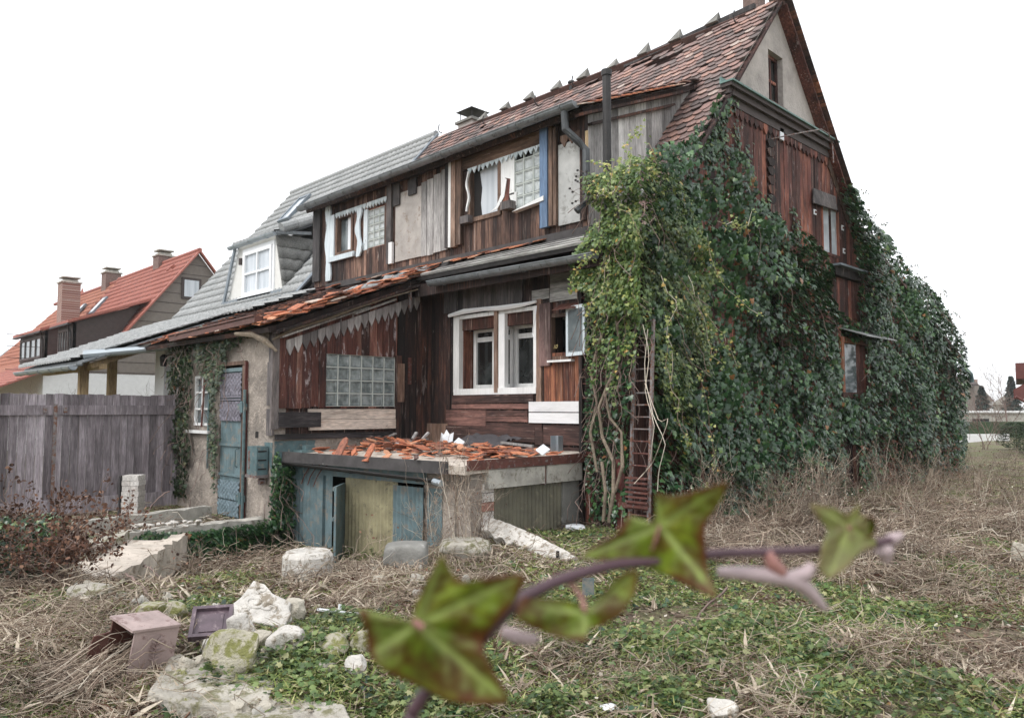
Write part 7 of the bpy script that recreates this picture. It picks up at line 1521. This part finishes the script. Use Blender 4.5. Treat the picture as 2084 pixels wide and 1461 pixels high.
def stem(name, pts, r, mat):
    mb = MB(); pts = np.array(pts, float); t_ = np.arange(len(pts)); tt = np.linspace(0, len(pts)-1, len(pts)*5); q = np.stack([np.interp(tt, t_, pts[:, k]) for k in range(3)], -1)
    for _ in range(3): q[1:-1] = (q[:-2]+2*q[1:-1]+q[2:])/4
    rr = np.interp(tt, t_, r) if isinstance(r, (list, tuple)) else r
    mb.tube([D(*k) for k in q], list(rr) if not isinstance(rr, float) else rr, 10); return mb.build(name, mat, tw, smooth=True)
low = D(830, 1470, .37)
stem('stem', [(838, 1450, .372), (872, 1400, .37), (930, 1350, .37), (990, 1290, .372), (1050, 1222, .376), (1130, 1182, .385), (1210, 1158, .395), (1260, 1146, .40), (1350, 1140, .405), (1450, 1126, .41), (1560, 1123, .42), (1680, 1119, .43), (1770, 1108, .44), (1830, 1094, .446)], [.0035, .0034, .0033, .0033, .0033, .0032, .0031, .003, .0028, .0026, .0025, .0024, .0024, .002], M['fg_stem'])
mb = MB(); a = D(838, 1450, .372); b = np.array([a[0]-.05, a[1]-.1, 0.]); mb.tube([a, a*.75+b*.25+[-.01, 0, .0], (a+b)/2, b], [.0035, .004, .005, .006], 8); mb.build('lower_stem', M['fg_stem'], tw, smooth=True)
stem('side_shoot', [(1462, 1164, .42), (1520, 1166, .42), (1580, 1174, .422), (1620, 1182, .424), (1650, 1205, .426), (1680, 1240, .428)], [.003, .004, .0045, .005, .004, .002], M['fg_pale'])
stem('side_shoot', [(1600, 1178, .423), (1640, 1168, .424), (1655, 1150, .424)], [.004, .004, .003], M['fg_pale'])
stem('side_shoot', [(1560, 1122, .42), (1572, 1145, .42), (1590, 1165, .422)], [.003, .004, .004], M['fg_pet'])
stem('bud', [(1790, 1105, .445), (1800, 1120, .445), (1805, 1145, .445)], [.003, .0055, .002], M['fg_pale'])
stem('bud', [(1810, 1100, .446), (1836, 1088, .446)], [.004, .002], M['fg_pale'])
stem('aerial_root', [(1022, 1284, .385), (1050, 1296, .385), (1094, 1302, .386)], [.003, .0035, .0025], M['fg_pale'])
stem('petiole', [(842, 1262, .357), (850, 1270, .357), (862, 1276, .357)], .0018, M['fg_pet']); stem('petiole', [(1343, 1069, .40), (1330, 1110, .402), (1310, 1140, .404)], .0008, M['fg_pet']); stem('petiole', [(1190, 1248, .386), (1185, 1215, .39), (1160, 1185, .392)], .0014, M['fg_pet']); stem('petiole', [(1727, 1071, .43), (1735, 1095, .435), (1750, 1112, .438)], .0012, M['fg_pet'])

# ------------------------------------------------------------------ thin damp air
mb = MB(); mb.box(-1600, 1600, -1600, 1600, -2, 12); hz = mb.build('haze', bpy.data.materials.new('haze_air')); tag(hz, 'thin damp winter haze', 'haze', kind='stuff')
hm = hz.data.materials[0]; hm.use_nodes = True; hm.node_tree.nodes.clear(); pv = hm.node_tree.nodes.new('ShaderNodeVolumePrincipled'); pv.inputs['Density'].default_value = .0005; pv.inputs['Color'].default_value = (.92, .94, .97, 1); pv.inputs['Anisotropy'].default_value = .3
om = hm.node_tree.nodes.new('ShaderNodeOutputMaterial'); hm.node_tree.links.new(pv.outputs[0], om.inputs['Volume'])
sc.cycles.volume_bounces = 1
